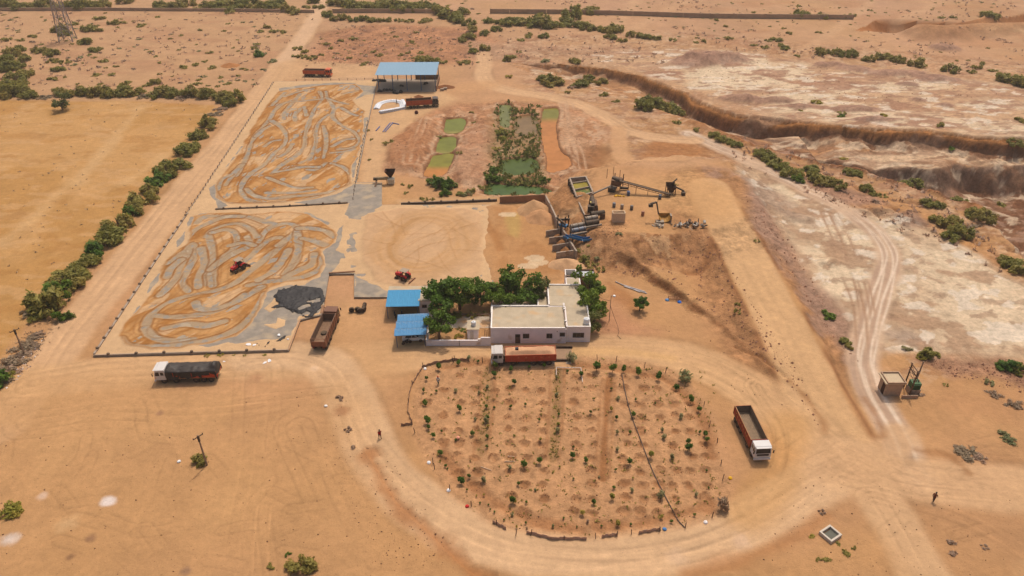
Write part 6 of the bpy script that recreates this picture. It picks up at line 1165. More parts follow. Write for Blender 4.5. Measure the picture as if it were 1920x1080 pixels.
# ================================================================ SHEETS, SACKS, PIPES, TYRES
def flat_sheet(name, outline, holes, z, mat, label, cat, step=.16, amp=.2, seed=1):
    p = W(outline, z); xs = np.arange(p[:, 0].min() - .5, p[:, 0].max() + .5, step); ys = np.arange(p[:, 1].min() - .5, p[:, 1].max() + .5, step); X, Y = np.meshgrid(xs, ys); X, Y = X.ravel(), Y.ravel()
    d_ = sdf(X, Y, p) + .9 * (fbm(X, Y, .9, 3, seed) - .5)
    for h_ in holes: d_ = np.maximum(d_, -(sdf(X, Y, W(h_, z)) + .5 * (fbm(X, Y, .7, 3, seed + 1) - .5)))
    f = fbm(X + Y * .4, Y - X * .6, 1.1, 4, seed + 2); Z = .05 + amp * np.clip(1 - np.abs(f - .5) * 5, 0, 1) * .6 + amp * 1.2 * (fbm(X, Y, 2.2, 2, seed + 3)) * (d_ < -.5)
    i = np.arange(len(X)).reshape(len(ys), len(xs)); q_ = np.stack([i[:-1, :-1], i[:-1, 1:], i[1:, 1:], i[1:, :-1]], -1).reshape(-1, 4); q_ = q_[(d_[q_] < 0).all(1)]
    u, inv = np.unique(q_.ravel(), return_inverse=True); V = np.stack([X, Y, z + Z], 1)[u]; c0 = V.mean(0); c0[2] = z
    o = link_mesh(name, fast_mesh(name, V - c0, inv.reshape(-1, 4), mat), None, tuple(c0)); so = o.modifiers.new('thick', 'SOLIDIFY'); so.thickness = .015
    return tag(o, label, cat)
PLAS = M('black_polythene', (30, 30, 33), .6, var=.2, scale=1.0, dust=.03)
flat_sheet('plastic_sheet', near_z([(1140,740),(1190,705),(1165,660),(1200,610),(1330,578),(1430,590),(1500,600),(1535,670),(1500,740),(1440,800),(1390,805),(1340,780),(1290,765),(1230,730)]), [near_z([(1400,690),(1490,665),(1485,695),(1420,700)]), near_z([(1330,735),(1410,705),(1425,722),(1350,750)]), near_z([(1360,780),(1400,760),(1420,775),(1400,790)])], SLZ + .02, PLAS, 'crumpled black plastic sheet with holes at the corner of the near pad', 'plastic sheet', seed=301)
flat_sheet('plastic_scrap', near_z([(1050,985),(1085,1000),(1110,1000),(1125,970),(1200,950),(1260,910),(1262,930),(1220,965),(1140,975),(1110,1008),(1060,1000)]), [near_z([(1140, 965), (1200, 955), (1180, 968)])], SLZ + .02, PLAS, 'torn black plastic strips at the front right corner of the near pad', 'plastic scrap', seed=311)
for k, (x, y, s_) in enumerate(((467, 650, 1), (478, 651, .7), (524, 632, .9), (541, 640, .5), (497, 680, .8), (505, 677, .9), (420, 678, .5))):
    g = G(x, y); g.z = max(g.z, SLZ + .05 if y < 656 else g.z); xs = [(random.uniform(.3, .6) * math.cos(t_), random.uniform(.2, .45) * math.sin(t_)) for t_ in np.linspace(0, 5.6, 7)]
    tag(MB().prism([(a * s_, b_ * s_) for a, b_ in xs], 0, .08).build('paper_scrap', M('white_scrap', (226, 222, 220), .7), loc=g, rot=(.15, .1, k)), ('leftmost pair scrap of white litter on the front strip of the near pad', 'second scrap of white litter on the front strip of the near pad', 'white litter scrap beside the torn black strips', 'white litter scrap at the right edge kerb of the near pad', 'white litter scrap on the sand below the near pad kerb', 'right white litter scrap on the sand below the near pad kerb', 'tiny white litter scrap beside the tarpaulin truck tail')[k], 'litter', 'white litter by the near pad')
SACK = M('white_sack', (226, 226, 228), .6, var=.06, scale=3)
sack_me = MB().add(*(lambda v, f: (v, f))([(x * .5, y * .32, z) for x, y, z in ((-1, -.8, .05), (1, -.8, .05), (1, .8, .05), (-1, .8, .05), (-1.05, -1, .18), (1.05, -1, .18), (1.05, 1, .18), (-1.05, 1, .18), (-.85, -.7, .34), (.85, -.7, .34), (.85, .7, .34), (-.85, .7, .34))], [(3, 2, 1, 0), (8, 9, 10, 11)] + [(k, (k + 1) % 4, 4 + (k + 1) % 4, 4 + k) for k in range(4)] + [(4 + k, 4 + (k + 1) % 4, 8 + (k + 1) % 4, 8 + k) for k in range(4)])).mesh('sack', SACK, True)
def sack_row(pts, lb, layers, wdt):
    p = smooth_line(W(pts, 0), 8); L = np.concatenate([[0], np.cumsum(np.hypot(*(p[1:] - p[:-1]).T))]); o = Vector((p[0][0], p[0][1], 0)); r = empty('sack_row', o); n = int(L[-1] / .62)
    for k in range(n):
        s_ = L[-1] * (k + .5) / n; x, y = np.interp(s_, L, p[:, 0]), np.interp(s_, L, p[:, 1]); x2, y2 = np.interp(s_ + .1, L, p[:, 0]), np.interp(s_ + .1, L, p[:, 1]); a = math.atan2(y2 - y, x2 - x)
        for l in range(layers):
            for j in range(max(1, wdt - l)):
                of = (j - (wdt - l - 1) / 2) * .95; link_mesh('sack', sack_me, r, (x - o.x - math.sin(a) * of, y - o.y + math.cos(a) * of, .26 * l + .02 * (j % 2)), (random.uniform(-.06, .06), random.uniform(-.06, .06), a + math.pi / 2 + random.uniform(-.2, .2)), (1, 1.1, 1))
    return tag(r, lb, 'sacks')
sack_row([(706, 205), (712, 196), (728, 191), (745, 191), (757, 195)], 'curved upper row of white sacks left of the dark orange truck', 2, 2); sack_row([(758, 203), (740, 207), (712, 212)], 'straight lower row of white sacks left of the dark orange truck', 3, 2); sack_row([(752, 191), (755, 197), (756, 203)], 'short end row of white sacks nearest the dark orange truck', 3, 2)
PIPEB = M('blue_pipe', (74, 98, 150), .5, dust=.1)
for k, (a, b_, lb) in enumerate((((718, 248), (732, 231), 'long blue pipe, left one of the pair lying near the far pad'), ((722, 248), (736, 232), 'long blue pipe, right one of the pair lying near the far pad'), ((735, 231), (748, 234), 'short blue pipe lying crosswise at the top of the pipe pair'), ((705, 246), (712, 238), 'short blue pipe stub lying nearest the far pad fence'))):
    a, b_ = G(*a), G(*b_); up = Vector((0, 0, .15)); tag(MB().tube(a + up, b_ + up, .14, .14, 10).build('pipe', PIPEB), lb, 'pipe')
PIPES = M('silver_pipe', (160, 156, 158), .4, .6, dust=.15)
for a, b_, lb in (((1154, 529), (1200, 549), 'long thin silver pipe, upper of the bundle by the cut bank'), ((1168, 535), (1210, 548), 'silver pipe, middle of the bundle by the cut bank'), ((1170, 538), (1213, 551), 'silver pipe, lower of the bundle by the cut bank')):
    a, b_ = G(*a), G(*b_); up = Vector((0, 0, .12)); tag(MB().tube(a + up, b_ + up, .1, .1, 8).build('pipe', PIPES), lb, 'pipe')
ct = empty('cot', G(1263, 562), -.1); WOODM = M('cot_wood', (140, 96, 64), .8)
for x in (-.95, .95):
    for y in (-.5, .5): MB().box(x - .05, y - .05, 0, x + .05, y + .05, .5).build('leg', WOODM, ct)
for y in (-.5, .5): MB().box(-1, y - .04, .4, 1, y + .04, .48).build('side_rail', WOODM, ct)
for k in range(7): x = -.9 + k * .3; MB().box(x - .06, -.46, .41, x + .06, .46, .45).build('slat', WOODM, ct)
tag(ct, 'low wooden slatted cot standing below the cut bank', 'cot')
for x, y, lb in ((1251, 563, 'pale blue cloth left of the wooden cot'), (1274, 567, 'bright blue cloth right of the wooden cot')):
    tag(MB().lathe([(.45, 0), (.4, .12), (.22, .3), (.05, .34)], 9, 'z').build('cloth', M('cloth_%d' % x, (96, 140, 184) if x < 1260 else (40, 104, 190), .8), None, True, loc=G(x, y), rot=(.1, .15, .4)), lb, 'cloth')
tyres = [(660, 582, .2, 0), (671, 581, .3, 0), (675, 583, .3, 0), (679, 583, .3, 0), (683, 577, 1.3, 0), (684, 573, 1.3, 0), (683, 581, 1.2, 0)]
tl = ['single worn tyre standing apart on the left of the tyre group', 'leftmost tyre of the standing tyre row beside the yard', 'second tyre in the standing tyre row beside the yard', 'third tyre in the standing tyre row beside the yard', 'tyre in the middle of the bent end of the tyre row', 'rearmost tyre at the bent end of the tyre row', 'corner tyre where the standing tyre row bends back']
for (x, y, a, _), lb in zip(tyres, tl): g = G(x, y + 3); tag(link_mesh('tyre', tyre_me, None, g + Vector((0, 0, .5)), (.08, 0, a), (1.05, 1.5, 1.05)), lb, 'tyre', 'old tyres beside the yard')
# things under the far shed
rr = random.Random(12)
for k, (x, y, s_, lb) in enumerate(((714, 172, 1.0, 'dark machine part at the left front of the open shed'), (724, 171, 1.3, 'pair of dark bundles under the front of the open shed'), (734, 170, 1.0, 'dark box under the front of the open shed'), (745, 175, 1.6, 'black plastic heap at the shadow edge of the open shed'), (754, 162, .9, 'dark motor standing in the middle of the open shed'), (798, 158, 1.2, 'scrap bundle at the right rear of the open shed'), (705, 153, 1.4, 'black heap left behind the open shed'), (718, 153, 1.4, 'black heap behind the left posts of the open shed'))):
    g = G(x, y); g.z += .12; m = MB()
    for j in range(4): a, b_ = rr.uniform(-.7, .7) * s_, rr.uniform(-.4, .4) * s_; m.lathe([(.02, 0), (.5 * s_, .02), (.42 * s_, .3 * s_), (.15 * s_, .55 * s_), (.02, .58 * s_)], 7, 'z', (a, b_, 0))
    tag(m.build('dark_bundle', PLAS, loc=g), lb, 'bundle')
for x, y, lb in ((829, 170, 'grey block left of a pair beside the soil heap'), (835, 168, 'grey block right of a pair beside the soil heap')): tag(MB().box(-.6, -.4, 0, .6, .4, .7).build('concrete_block', CONW, loc=G(x, y), bevel=.03), lb, 'block')
g = G(781, 213); tag(MB().lathe([(.1, 0), (.55, .1), (.6, .5), (.35, .9), (.05, 1.0)], 9, 'z').build('dark_bundle', M('maroon_bundle', (84, 40, 32), .8), loc=g), 'small maroon bundle below the dark orange truck', 'bundle')

# ================================================================ POLES, TRANSFORMER, PYLON, CISTERN
POLEM = M('pole_concrete', (146, 122, 100), .9, var=.12)
def pole(px, py, hh, lean, label, arm=True, ra=.5):
    g = G(px, py); p = empty('utility_pole', g); top = Vector((lean[0], lean[1], hh)); MB().tube((0, 0, -.4), top, .15, .10, 8).build('pole_shaft', POLEM, p)
    if arm:
        c_, s_ = math.cos(ra), math.sin(ra); a = top - Vector((0, 0, .3)); MB().bar(a - Vector((c_, s_, 0)) * .75, a + Vector((c_, s_, 0)) * .75, .1, .1).build('cross_arm', DRK, p)
        for t_ in (-.7, 0, .7): MB().lathe([(.05, 0), (.08, .06), (.04, .1), (.07, .16), (.02, .2)], 8, 'z', tuple(a + Vector((c_, s_, 0)) * t_ + Vector((0, 0, .05)))).build('insulator', DRK, p)
        MB().bar(top * .8, top * .97, .24).build('bracket', DRK, p)
    return tag(p, label, 'utility pole')
pole(388, 872, 5.8, (0, 0), 'concrete utility pole beside the round bush on open sand', True, .9); pole(46, 664, 5.3, (.1, 0), 'concrete utility pole at the dry hedge by the left edge', True, .9); pole(1711, 730, 5.2, (.5, .6), 'leaning bare pole behind the green transformer', False)
g = G(1142, 602); p = empty('lamp_post', g); MB().tube((0, 0, -.3), (0, 0, 5.6), .07, .05, 8).build('pole_shaft', GRYM, p); MB().bar((0, 0, 5.5), (.5, -.2, 5.7), .06).build('arm', GRYM, p); MB().lathe([(.1, 0), (.28, .05), (.22, .25), (.05, .3)], 10, 'z', (.5, -.2, 5.5)).build('lamp_head', TANKW, p)
m = MB(); pts = [Vector((0, 0, 3.4)), Vector((.6, -.8, 1.8)), Vector((1.2, -1.8, .6)), Vector((1.4, -3.4, .15)), Vector((1.0, -4.6, .1)), Vector((1.5, -5.6, .1))]; m.path(pts, .035, 5).path([Vector((0, 0, 4.4)), Vector((-1.2, 1.5, 3.8)), Vector((-2.2, 3.2, 3.6))], .03, 5).build('loose_cable', DRK, p); tag(p, 'thin lamp post with loose cables right of the office trees', 'lamp post')
t = empty('transformer', (63.3, 90.2, float(hgt(63.3, 90.2)))); GRN = M('transformer_green', (44, 92, 52), .5, dust=.1)
for y, l in ((-.9, 5.0), (1.1, 5.0)): MB().box(-.08, y - .08, -.4, .08, y + .08, l).build('post', RUST, t)
for z in (4.8, 3.9): MB().bar((0, -1.3, z), (0, 1.5, z), .12).build('cross_beam', RUST, t)
m = MB()
for z in (3.9, 3.3, 2.7): m.bar((0, -.85, z), (0, 1.05, z + .6), .05).bar((0, 1.05, z), (0, -.85, z + .6), .05)
m.build('lattice', RUST, t); MB().box(.2, -.6, 1.0, 1.6, .7, 2.1).build('tank', GRN, t, bevel=.05)
for k in range(6): MB().box(.3 + .2 * k, -.85, 1.1, .36 + .2 * k, -.6, 2.0).build('cooling_fin', GRN, t)
for k in range(3): MB().lathe([(.06, 0), (.1, .1), (.05, .16), (.09, .24), (.03, .34)], 8, 'z', (.5 + .4 * k, 0, 2.1)).build('bushing', M('bushing_brown', (96, 54, 38), .4), t)
MB().box(.1, -.7, -.3, 1.7, .8, 1.0).build('plinth', CONW, t); tag(t, 'green transformer on a plinth below a two post lattice frame', 'transformer')
g = G(1556, 1004); cs = empty('cistern', g, math.radians(32))
for a in ((-1.05, -.95, 1.05, -.7), (-1.05, .7, 1.05, .95), (-1.05, -.7, -.8, .7), (.8, -.7, 1.05, .7)): MB().box(a[0], a[1], -.5, a[2], a[3], .5).build('cistern_wall', M('pale_concrete', (196, 182, 164), .85, var=.1), cs, bevel=.02)
water_sheet('cistern_water', np.array([(-.8, -.7), (.8, -.7), (.8, .7), (-.8, .7)]), .2, lambda x, y: alb(104, 100, 86), -.0, .2, cs); tag(cs, 'small square pale concrete cistern filled with dark water', 'cistern')
g = G(128, 76); py = empty('lattice_pylon', g, .15); STL = M('galvanised_steel', (150, 140, 138), .5, .5); bw, tw, ph = 2.6, .55, 30
lg = lambda sx, sy, z: Vector((sx * (bw + (tw - bw) * z / ph), sy * (bw + (tw - bw) * z / ph), z))
for sx in (-1, 1):
    for sy in (-1, 1): MB().bar(lg(sx, sy, -.5), lg(sx, sy, ph), .28).build('leg', STL, py)
zs = [0, 5, 9.5, 13.5, 17, 20, 22.5, 25, 27.5, 30]
for za, zb in zip(zs[:-1], zs[1:]):
    m = MB()
    for a, b_ in (((-1, -1), (1, -1)), ((1, -1), (1, 1)), ((1, 1), (-1, 1)), ((-1, 1), (-1, -1))): m.bar(lg(*a, za), lg(*b_, zb), .12).bar(lg(*b_, za), lg(*a, zb), .12).bar(lg(*a, zb), lg(*b_, zb), .12)
    m.build('lattice_bay', STL, py)
for z in (22.5, 26, 29.5): MB().bar((-5, 0, z), (5, 0, z), .2).bar((-5, 0, z), (0, 0, z + 1.2), .12).bar((5, 0, z), (0, 0, z + 1.2), .12).build('cross_arm', STL, py)
tag(py, 'tall steel lattice power pylon standing in the scrub at the top left', 'pylon')

# ================================================================ GARDEN FENCE AND PIPES
NET = M('brown_netting', (180, 146, 124), .9, var=.2, scale=3); SHEET = M('brown_fence_sheet', (150, 120, 98), .8, var=.2, scale=1.5)
gf = empty('garden_fence', G(990, 1002)); O = gf.location.copy()
def net(a, b_, hh, mat, parent, O, nm='net_panel'):
    A_, B_ = G(*a) - O, G(*b_) - O; m = MB(); n = 5
    for k in range(n):
        u, v = A_.lerp(B_, k / n), A_.lerp(B_, (k + 1) / n); z0 = .05; sag = lambda t_: hh * (1 - .18 * math.sin(math.pi * ((t_ * 2) % 1)))
        d_ = (B_ - A_).normalized(); nn = Vector((-d_.y, d_.x, 0)) * .012; w0, w1 = sag(k / n), sag((k + 1) / n); bul = nn * (6 if k % 2 else -3)
        m.add([u - nn, v - nn, v + nn, u + nn, u - nn + bul + Vector((0, 0, w0)), v - nn + bul + Vector((0, 0, w1)), v + nn + bul + Vector((0, 0, w1)), u + nn + bul + Vector((0, 0, w0))], [(0, 3, 2, 1), (4, 5, 6, 7), (0, 1, 5, 4), (1, 2, 6, 5), (2, 3, 7, 6), (3, 0, 4, 7)])
    m.build(nm, mat, parent)
for a, b_ in (((924, 980), (949, 993)), ((987, 1000), (1036, 1012)), ((1036, 1012), (1100, 1012)), ((1128, 1008), (1158, 1004)), ((1197, 1001), (1238, 994))): net(a, b_, .6, NET, gf, O)
for x, y in ((843, 920), (815, 880), (884, 950), (932, 984), (967, 1004), (995, 1004), (1058, 1012), (1117, 1010), (1157, 1006), (1184, 1002), (1238, 996), (1285, 990), (1335, 970), (1355, 900), (1352, 870), (1330, 800), (1320, 760), (1248, 698), (1208, 690), (1155, 678), (1120, 674), (905, 680), (850, 680), (778, 812), (812, 870), (1345, 830)):
    g = G(x, y) - O; MB().bar((g.x, g.y, g.z - .2), (g.x + random.uniform(-.15, .15), g.y + random.uniform(-.1, .1), g.z + random.uniform(.9, 1.3)), .09).build('post', POSTM, gf)
tag(gf, 'low brown netting fence with wooden posts round the garden', 'fence')
sf = empty('sheet_fence', G(766, 755)); O = sf.location.copy(); pts = [(880, 676), (852, 676), (815, 682), (793, 689), (783, 705), (773, 722), (768, 738), (766, 756), (765, 772), (773, 796), (752, 799)]
for a, b_ in zip(pts[:-1], pts[1:]): net(a, b_, .55, SHEET, sf, O, 'sheet_panel')
for a in pts[1::2]: g = G(*a) - O; MB().box(g.x - .05, g.y - .05, -.2, g.x + .05, g.y + .05, 1.0).build('post', POSTM, sf)
tag(sf, 'bent brown sheet fence along the left corner of the garden', 'fence')
hp = [G(x, y) + Vector((0, 0, .12)) for x, y in smooth_line([(1166, 702), (1172, 735), (1183, 778), (1197, 815), (1212, 855), (1225, 887), (1240, 918), (1256, 948), (1270, 975), (1284, 990)], 3)]
tag(MB().path(hp, .06, 6).build('hose', M('black_hose', (40, 36, 40), .6, dust=.1)), 'long black hose lying diagonally across the garden', 'hose')
PVC = M('pvc_pipe', (206, 186, 170), .6)
tag(MB().path([G(x, y) + Vector((0, 0, .3)) for x, y in ((1043, 706), (1043, 691), (1065, 692), (1089, 692), (1092, 719))], .07, 6).build('water_pipe', PVC), 'pale bent water pipe in the upper middle of the garden', 'pipe')
for a, b_, lb in (((902, 876), (922, 883), 'pale wooden pole lying in the left middle of the garden'), ((946, 866), (966, 866), 'short pale wooden pole lying beside a dug pit'), ((952, 856), (965, 857), 'shortest pale stick lying above the garden pit')): a, b_ = G(*a), G(*b_); tag(MB().tube(a + Vector((0, 0, .1)), b_ + Vector((0, 0, .1)), .07, .05, 6).build('wooden_pole', M('pale_wood', (206, 172, 140), .8)), lb, 'pole')
for x, y, c_, lb in ((1246, 993, (70, 120, 170), 'small blue bag at the front fence of the garden'), (1323, 980, (226, 216, 210), 'white plastic scrap at the front right of the garden'), (797, 692, (232, 226, 220), 'white sack lying at the upper left corner of the garden'), (804, 868, (226, 222, 220), 'white rag on a stick at the left edge of the garden'), (841, 920, (226, 222, 220), 'white rag at the lower left edge of the garden'), (876, 950, (190, 24, 24), 'red rag at the lower left fence of the garden'), (1369, 897, (214, 160, 20), 'yellow bag at the right edge of the garden'), (859, 821, (226, 150, 120), 'pink bag beside a small plant in the garden'), (336, 866, (230, 226, 220), 'white paper scrap left of the round bush'), (611, 762, (222, 216, 208), 'white litter scrap beside the dry twigs')):
    tag(MB().lathe([(.05, 0), (.3, .04), (.26, .18), (.1, .26), (.02, .27)], 7, 'z').build('bag', M('bag_%d' % x, c_, .7), loc=G(x, y), rot=(.1, .2, x)), lb, 'litter')
from collections import defaultdict

# ================================================================ PLANTS
def leaves_mesh(name, lobes, n, size, seed, mats, stems=None, flat=.0, droop=0.0, long=1.0, shell=.55):
    """leaf clumps gathered round lobe centres; lobes = [(x,y,z,rx,ry,rz)]"""
    r = np.random.default_rng(seed); L = np.array(lobes, float); wgt = L[:, 3] * L[:, 4] + L[:, 5] * L[:, 3]; k = r.choice(len(L), n, p=wgt / wgt.sum())
    d = r.normal(size=(n, 3)); d /= np.linalg.norm(d, axis=1)[:, None]; rad = shell + (1 - shell) * r.random(n) ** .6; rad *= r.uniform(.8, 1.12, n)
    c = L[k, :3] + d * L[k, 3:] * rad[:, None]
    nrm = d * (1 - flat) + r.normal(size=(n, 3)) * .7; nrm[:, 2] += flat + .25; nrm /= np.linalg.norm(nrm, axis=1)[:, None]
    a = np.cross(nrm, r.normal(size=(n, 3))); a /= np.linalg.norm(a, axis=1)[:, None]; b_ = np.cross(nrm, a); s = size * r.uniform(.55, 1.3, n)[:, None]
    a = a * s * long; b_ = b_ * s * .62
    V = np.stack([c - a * .9 - b_ * .5, c + a * .1 - b_, c + a, c - a * .3 + b_], 1).reshape(-1, 3); V[:, 2] = np.maximum(V[:, 2], .02)
    F = [tuple(range(4 * i, 4 * i + 4)) for i in range(n)]; ntot = len(V); mi = [0] * n; verts = V.tolist()
    if stems:
        m = MB()
        for p, q, r0, r1 in stems: m.tube(p, q, r0, r1, 5)
        verts += [tuple(v) for v in m.v]; F += [tuple(i + ntot for i in f) for f in m.f]; mi += [1] * len(m.f)
    me = bpy.data.meshes.new(name); me.from_pydata(verts, [], F); me.update()
    t = me.color_attributes.new('Tint', 'FLOAT_COLOR', 'POINT'); tv = np.zeros((len(verts), 4), np.float32); lobt = r.uniform(-.18, .18, len(L))
    val = np.clip(np.repeat(r.random(n) * .7 + .15 + lobt[k], 4), 0, 1); tv[:ntot, :3] = val[:, None]; tv[:, 3] = 1; t.data.foreach_set('color', tv.ravel())
    for mt in mats: me.materials.append(mt)
    me.polygons.foreach_set('material_index', mi); return me
LFB = leaf_mat('thorn_bush_leaf', (.185, .165, .026), (.38, .325, .075), .02); LFD = leaf_mat('dark_leaf', (.050, .100, .008), (.17, .265, .028), .02); LFY = leaf_mat('yellow_leaf', (.28, .235, .03), (.46, .39, .07), .02); LFP = leaf_mat('pale_leaf', (.22, .22, .085), (.38, .36, .16), .02); LFDRY = leaf_mat('dry_twigs', (.30, .20, .125), (.48, .34, .22), .015); LFR = leaf_mat('reed_leaf', (.085, .10, .020), (.20, .21, .055), .02)
BARK = M('bark', (110, 84, 62), .9, var=.2, scale=6)
def lobes_dome(r, n, spread, rz, base):
    out = []
    for i in range(n):
        a = r.uniform(0, 6.28); q = spread * math.sqrt(r.random()); out.append((q * math.cos(a), q * math.sin(a), base + (1 - q / spread * .5) * r.uniform(.2, .85) * rz, r.uniform(.2, .55) * spread, r.uniform(.2, .55) * spread, r.uniform(.15, .42) * rz))
    return out
def stems_for(r, n, h, sp): return [((r.uniform(-.06, .06), r.uniform(-.06, .06), -.15), (sp * r.uniform(-1, 1) * .5, sp * r.uniform(-1, 1) * .5, h * r.uniform(.4, .75)), .05, .015) for _ in range(n)]
BUSH = {}
for kind, mat, cnt, n, sz, rz in (('thorn', LFB, 6, 950, .105, 1.25), ('dark', LFD, 3, 950, .105, 1.25), ('dry', LFDRY, 3, 650, .10, .9), ('pale', LFP, 3, 500, .10, 1.0), ('yellow', LFY, 2, 600, .10, .9)):
    BUSH[kind] = []
    for v in range(cnt):
        r = np.random.default_rng(500 + v * 7 + len(kind) * 31); BUSH[kind].append(leaves_mesh('bush_' + kind, lobes_dome(r, 13, .85, rz, .05), n, sz, 600 + v, [mat, BARK], stems_for(r, 7, rz, .8), long=1.5, shell=.3))
# unit bushes have a radius of about one metre
THINGS = []           # (object, px, py, look, area, kind word, category, group)
def bush(px, py, rpx, kind='thorn', name='bush', flatz=1.0, grow=1.0):
    if kind == 'dry': flatz *= .55
    g = G(px, py); sc = FOC / math.hypot(math.hypot(g.x, g.y), CH - g.z); R = rpx / sc * grow; me = random.choice(BUSH[kind])
    o = link_mesh(name, me, None, g - Vector((0, 0, .08 * R)), (0, 0, random.uniform(0, 6.28)), (R * random.uniform(.9, 1.12), R * random.uniform(.85, 1.05), R * flatz * random.uniform(.6, .95)))
    return o, R
def size_word(R): return 'large' if R > 2.4 else 'medium' if R > 1.3 else 'small'
KW = {'thorn': 'green thorny bush', 'dark': 'dark green bush', 'dry': 'dry brown bush', 'pale': 'pale green bush', 'yellow': 'yellow green bush'}
SPEC = []
def bushes(lst, area, group, kind='thorn', grow=1.0, flatz=1.0):
    for e in lst: SPEC.append((e[0], e[1], e[2] * grow, e[3] if len(e) > 3 else kind, area, group, flatz))
hedge = [(405,215,15,'dry'),(412,206,14,'dry'),(392,238,19),(375,258,18),(358,280,20),(345,290,18),(326,318,26),(312,330,22),(297,342,24,'dark'),(280,362,18),(268,380,24),(252,398,22),(240,408,20,'dark'),(226,424,26),(210,446,30),(196,462,24),(180,478,26,'dark'),(165,494,22),(152,504,22),(138,520,28),(122,540,30),(108,562,32,'dark'),(92,580,36),(70,592,22),(60,588,20,'dry'),(118,600,18,'dark')]
bushes(hedge, 'in the hedge along the lane', 'bushes of the lane hedge', grow=.98, flatz=1.05)
bushes([(62,636,15,'dry'),(72,628,12,'dry'),(48,652,20,'dry'),(58,648,16,'dry'),(36,668,20,'dry'),(24,682,22,'dry'),(12,698,24,'dry'),(-4,716,24,'dark'),(4,712,18,'dry'),(18,706,12,'yellow')], 'in the left edge dry hedge', 'bushes of the dry hedge')
bushes([(8,180,22),(28,176,22),(45,180,18),(60,183,12),(84,184,12,'dry'),(112,178,15),(145,178,17),(162,178,15),(178,179,16),(198,179,16),(212,180,14),(234,176,20),(252,178,18),(272,182,14,'dry'),(290,182,16),(308,178,18),(324,180,16),(342,184,14,'dry'),(356,180,16),(374,180,18),(390,182,16),(410,186,14),(424,188,20),(440,190,20),(432,198,16)], 'in the left field top hedge', 'bushes of the field hedge', grow=.95, flatz=1.1)
bushes([(185,36,10),(215,45,11),(230,44,8),(168,57,14),(182,58,10),(112,58,14),(122,66,12),(138,46,8),(40,76,6),(62,70,8),(150,82,10),(164,82,12),(178,96,11),(38,96,11),(14,76,8),(70,98,12),(84,98,12),(98,104,12),(8,114,15),(46,114,13),(20,130,18),(8,132,16),(36,128,12),(50,143,15),(110,132,11),(120,118,10),(100,150,9),(28,156,20),(12,164,18),(40,166,14),(178,142,8),(195,115,9),(213,140,8),(236,156,9),(260,50,8),(298,32,6),(275,160,9),(293,156,11),(338,67,5),(375,57,5),(393,99,7),(430,24,10),(485,105,12,'dark'),(486,60,8),(500,52,8),(515,60,9),(530,62,8),(485,84,8),(478,92,7),(425,157,8),(412,146,6),(372,158,8),(395,128,9),(342,128,9),(370,122,8),(508,116,10,'pale'),(455,130,6),(232,160,7),(190,158,6),(98,116,10),(24,105,14),(300,118,5)], 'in the top left scrub', 'bushes of the far left scrub', grow=.95)
bushes([(x, y + random.uniform(-2, 2), r) for x, y, r in [(6,14,16),(22,14,15),(40,16,14),(58,14,14),(80,15,14),(100,15,13),(128,15,15),(142,16,14),(160,16,15),(178,15,14),(196,14,13),(232,8,12),(245,4,10),(300,16,12),(318,17,14),(332,16,13),(352,10,14),(372,16,8),(392,12,14),(408,17,13),(420,10,15),(434,20,13),(448,14,14),(462,10,18),(476,17,13),(492,15,12),(510,13,16),(524,8,14),(540,20,13),(552,27,14),(575,16,8),(590,6,15),(598,14,10),(612,22,8),(624,8,14),(640,12,12),(615,30,10),(632,38,12)]], 'in the far left wall hedge', 'bushes of the far wall hedge', grow=1.05)
bushes([(655,12,16),(670,16,20),(690,20,16),(702,14,18),(718,10,14),(735,16,20),(750,20,20),(764,18,20),(780,20,18),(795,12,14),(812,14,12),(828,26,18),(842,34,20),(856,40,18),(868,28,14),(648,36,10),(664,40,10),(680,38,12),(696,40,12),(712,40,10),(728,40,10),(748,40,9),(768,41,9),(790,42,9),(802,40,9),(880,48,14),(886,58,12),(877,72,14),(866,78,10),(908,66,11),(930,58,11),(918,42,12),(940,44,14),(954,46,18),(970,44,18),(986,46,20),(1002,48,22),(1020,50,20),(1038,52,18),(1062,44,18),(1074,34,20),(1078,50,16),(1090,50,14),(1080,20,12),(1104,26,14),(1114,22,12),(1016,28,8),(1100,56,14),(1118,56,12),(1130,58,12),(1142,62,14),(1155,58,18),(1145,72,12),(1166,78,9),(1182,68,11),(1200,70,12),(1212,72,10),(1232,74,10),(1228,72,8),(1262,76,8)], 'in the far top thickets', 'bushes of the far thickets', grow=1.0)
bushes([(886,98,12),(907,94,12),(952,114,12),(958,108,10),(972,98,6),(1020,70,12),(990,66,8),(1022,116,12,'pale'),(1076,116,11),(1086,118,10),(978,76,9),(992,70,8),(800,116,18),(790,118,14),(815,118,12),(780,108,10),(786,100,8),(710,104,8),(700,98,6),(680,122,8),(690,118,6),(830,118,10),(868,120,10),(876,118,9),(640,78,6),(782,62,6),(742,70,5),(664,74,8),(656,110,6),(560,92,10),(575,98,9),(566,108,10),(552,106,7),(586,110,10),(615,84,7),(620,92,6),(602,104,6),(750,104,6),(765,100,6),(770,80,7)], 'around the open shed', 'bushes behind the yard', grow=.95)
bushes([(1016,150,12),(1026,154,16),(1034,158,22),(1046,158,14),(1088,162,15),(1094,158,12),(1104,152,13),(1126,152,13),(1130,178,9),(1154,190,8),(1072,164,8,'dry'),(1205,204,20),(1222,200,22),(1240,206,24),(1256,210,20),(1272,214,14),(1270,230,9),(955,145,7,'yellow'),(1065,174,6)], 'near the quarry face end', 'bushes at the quarry head', grow=1.0)
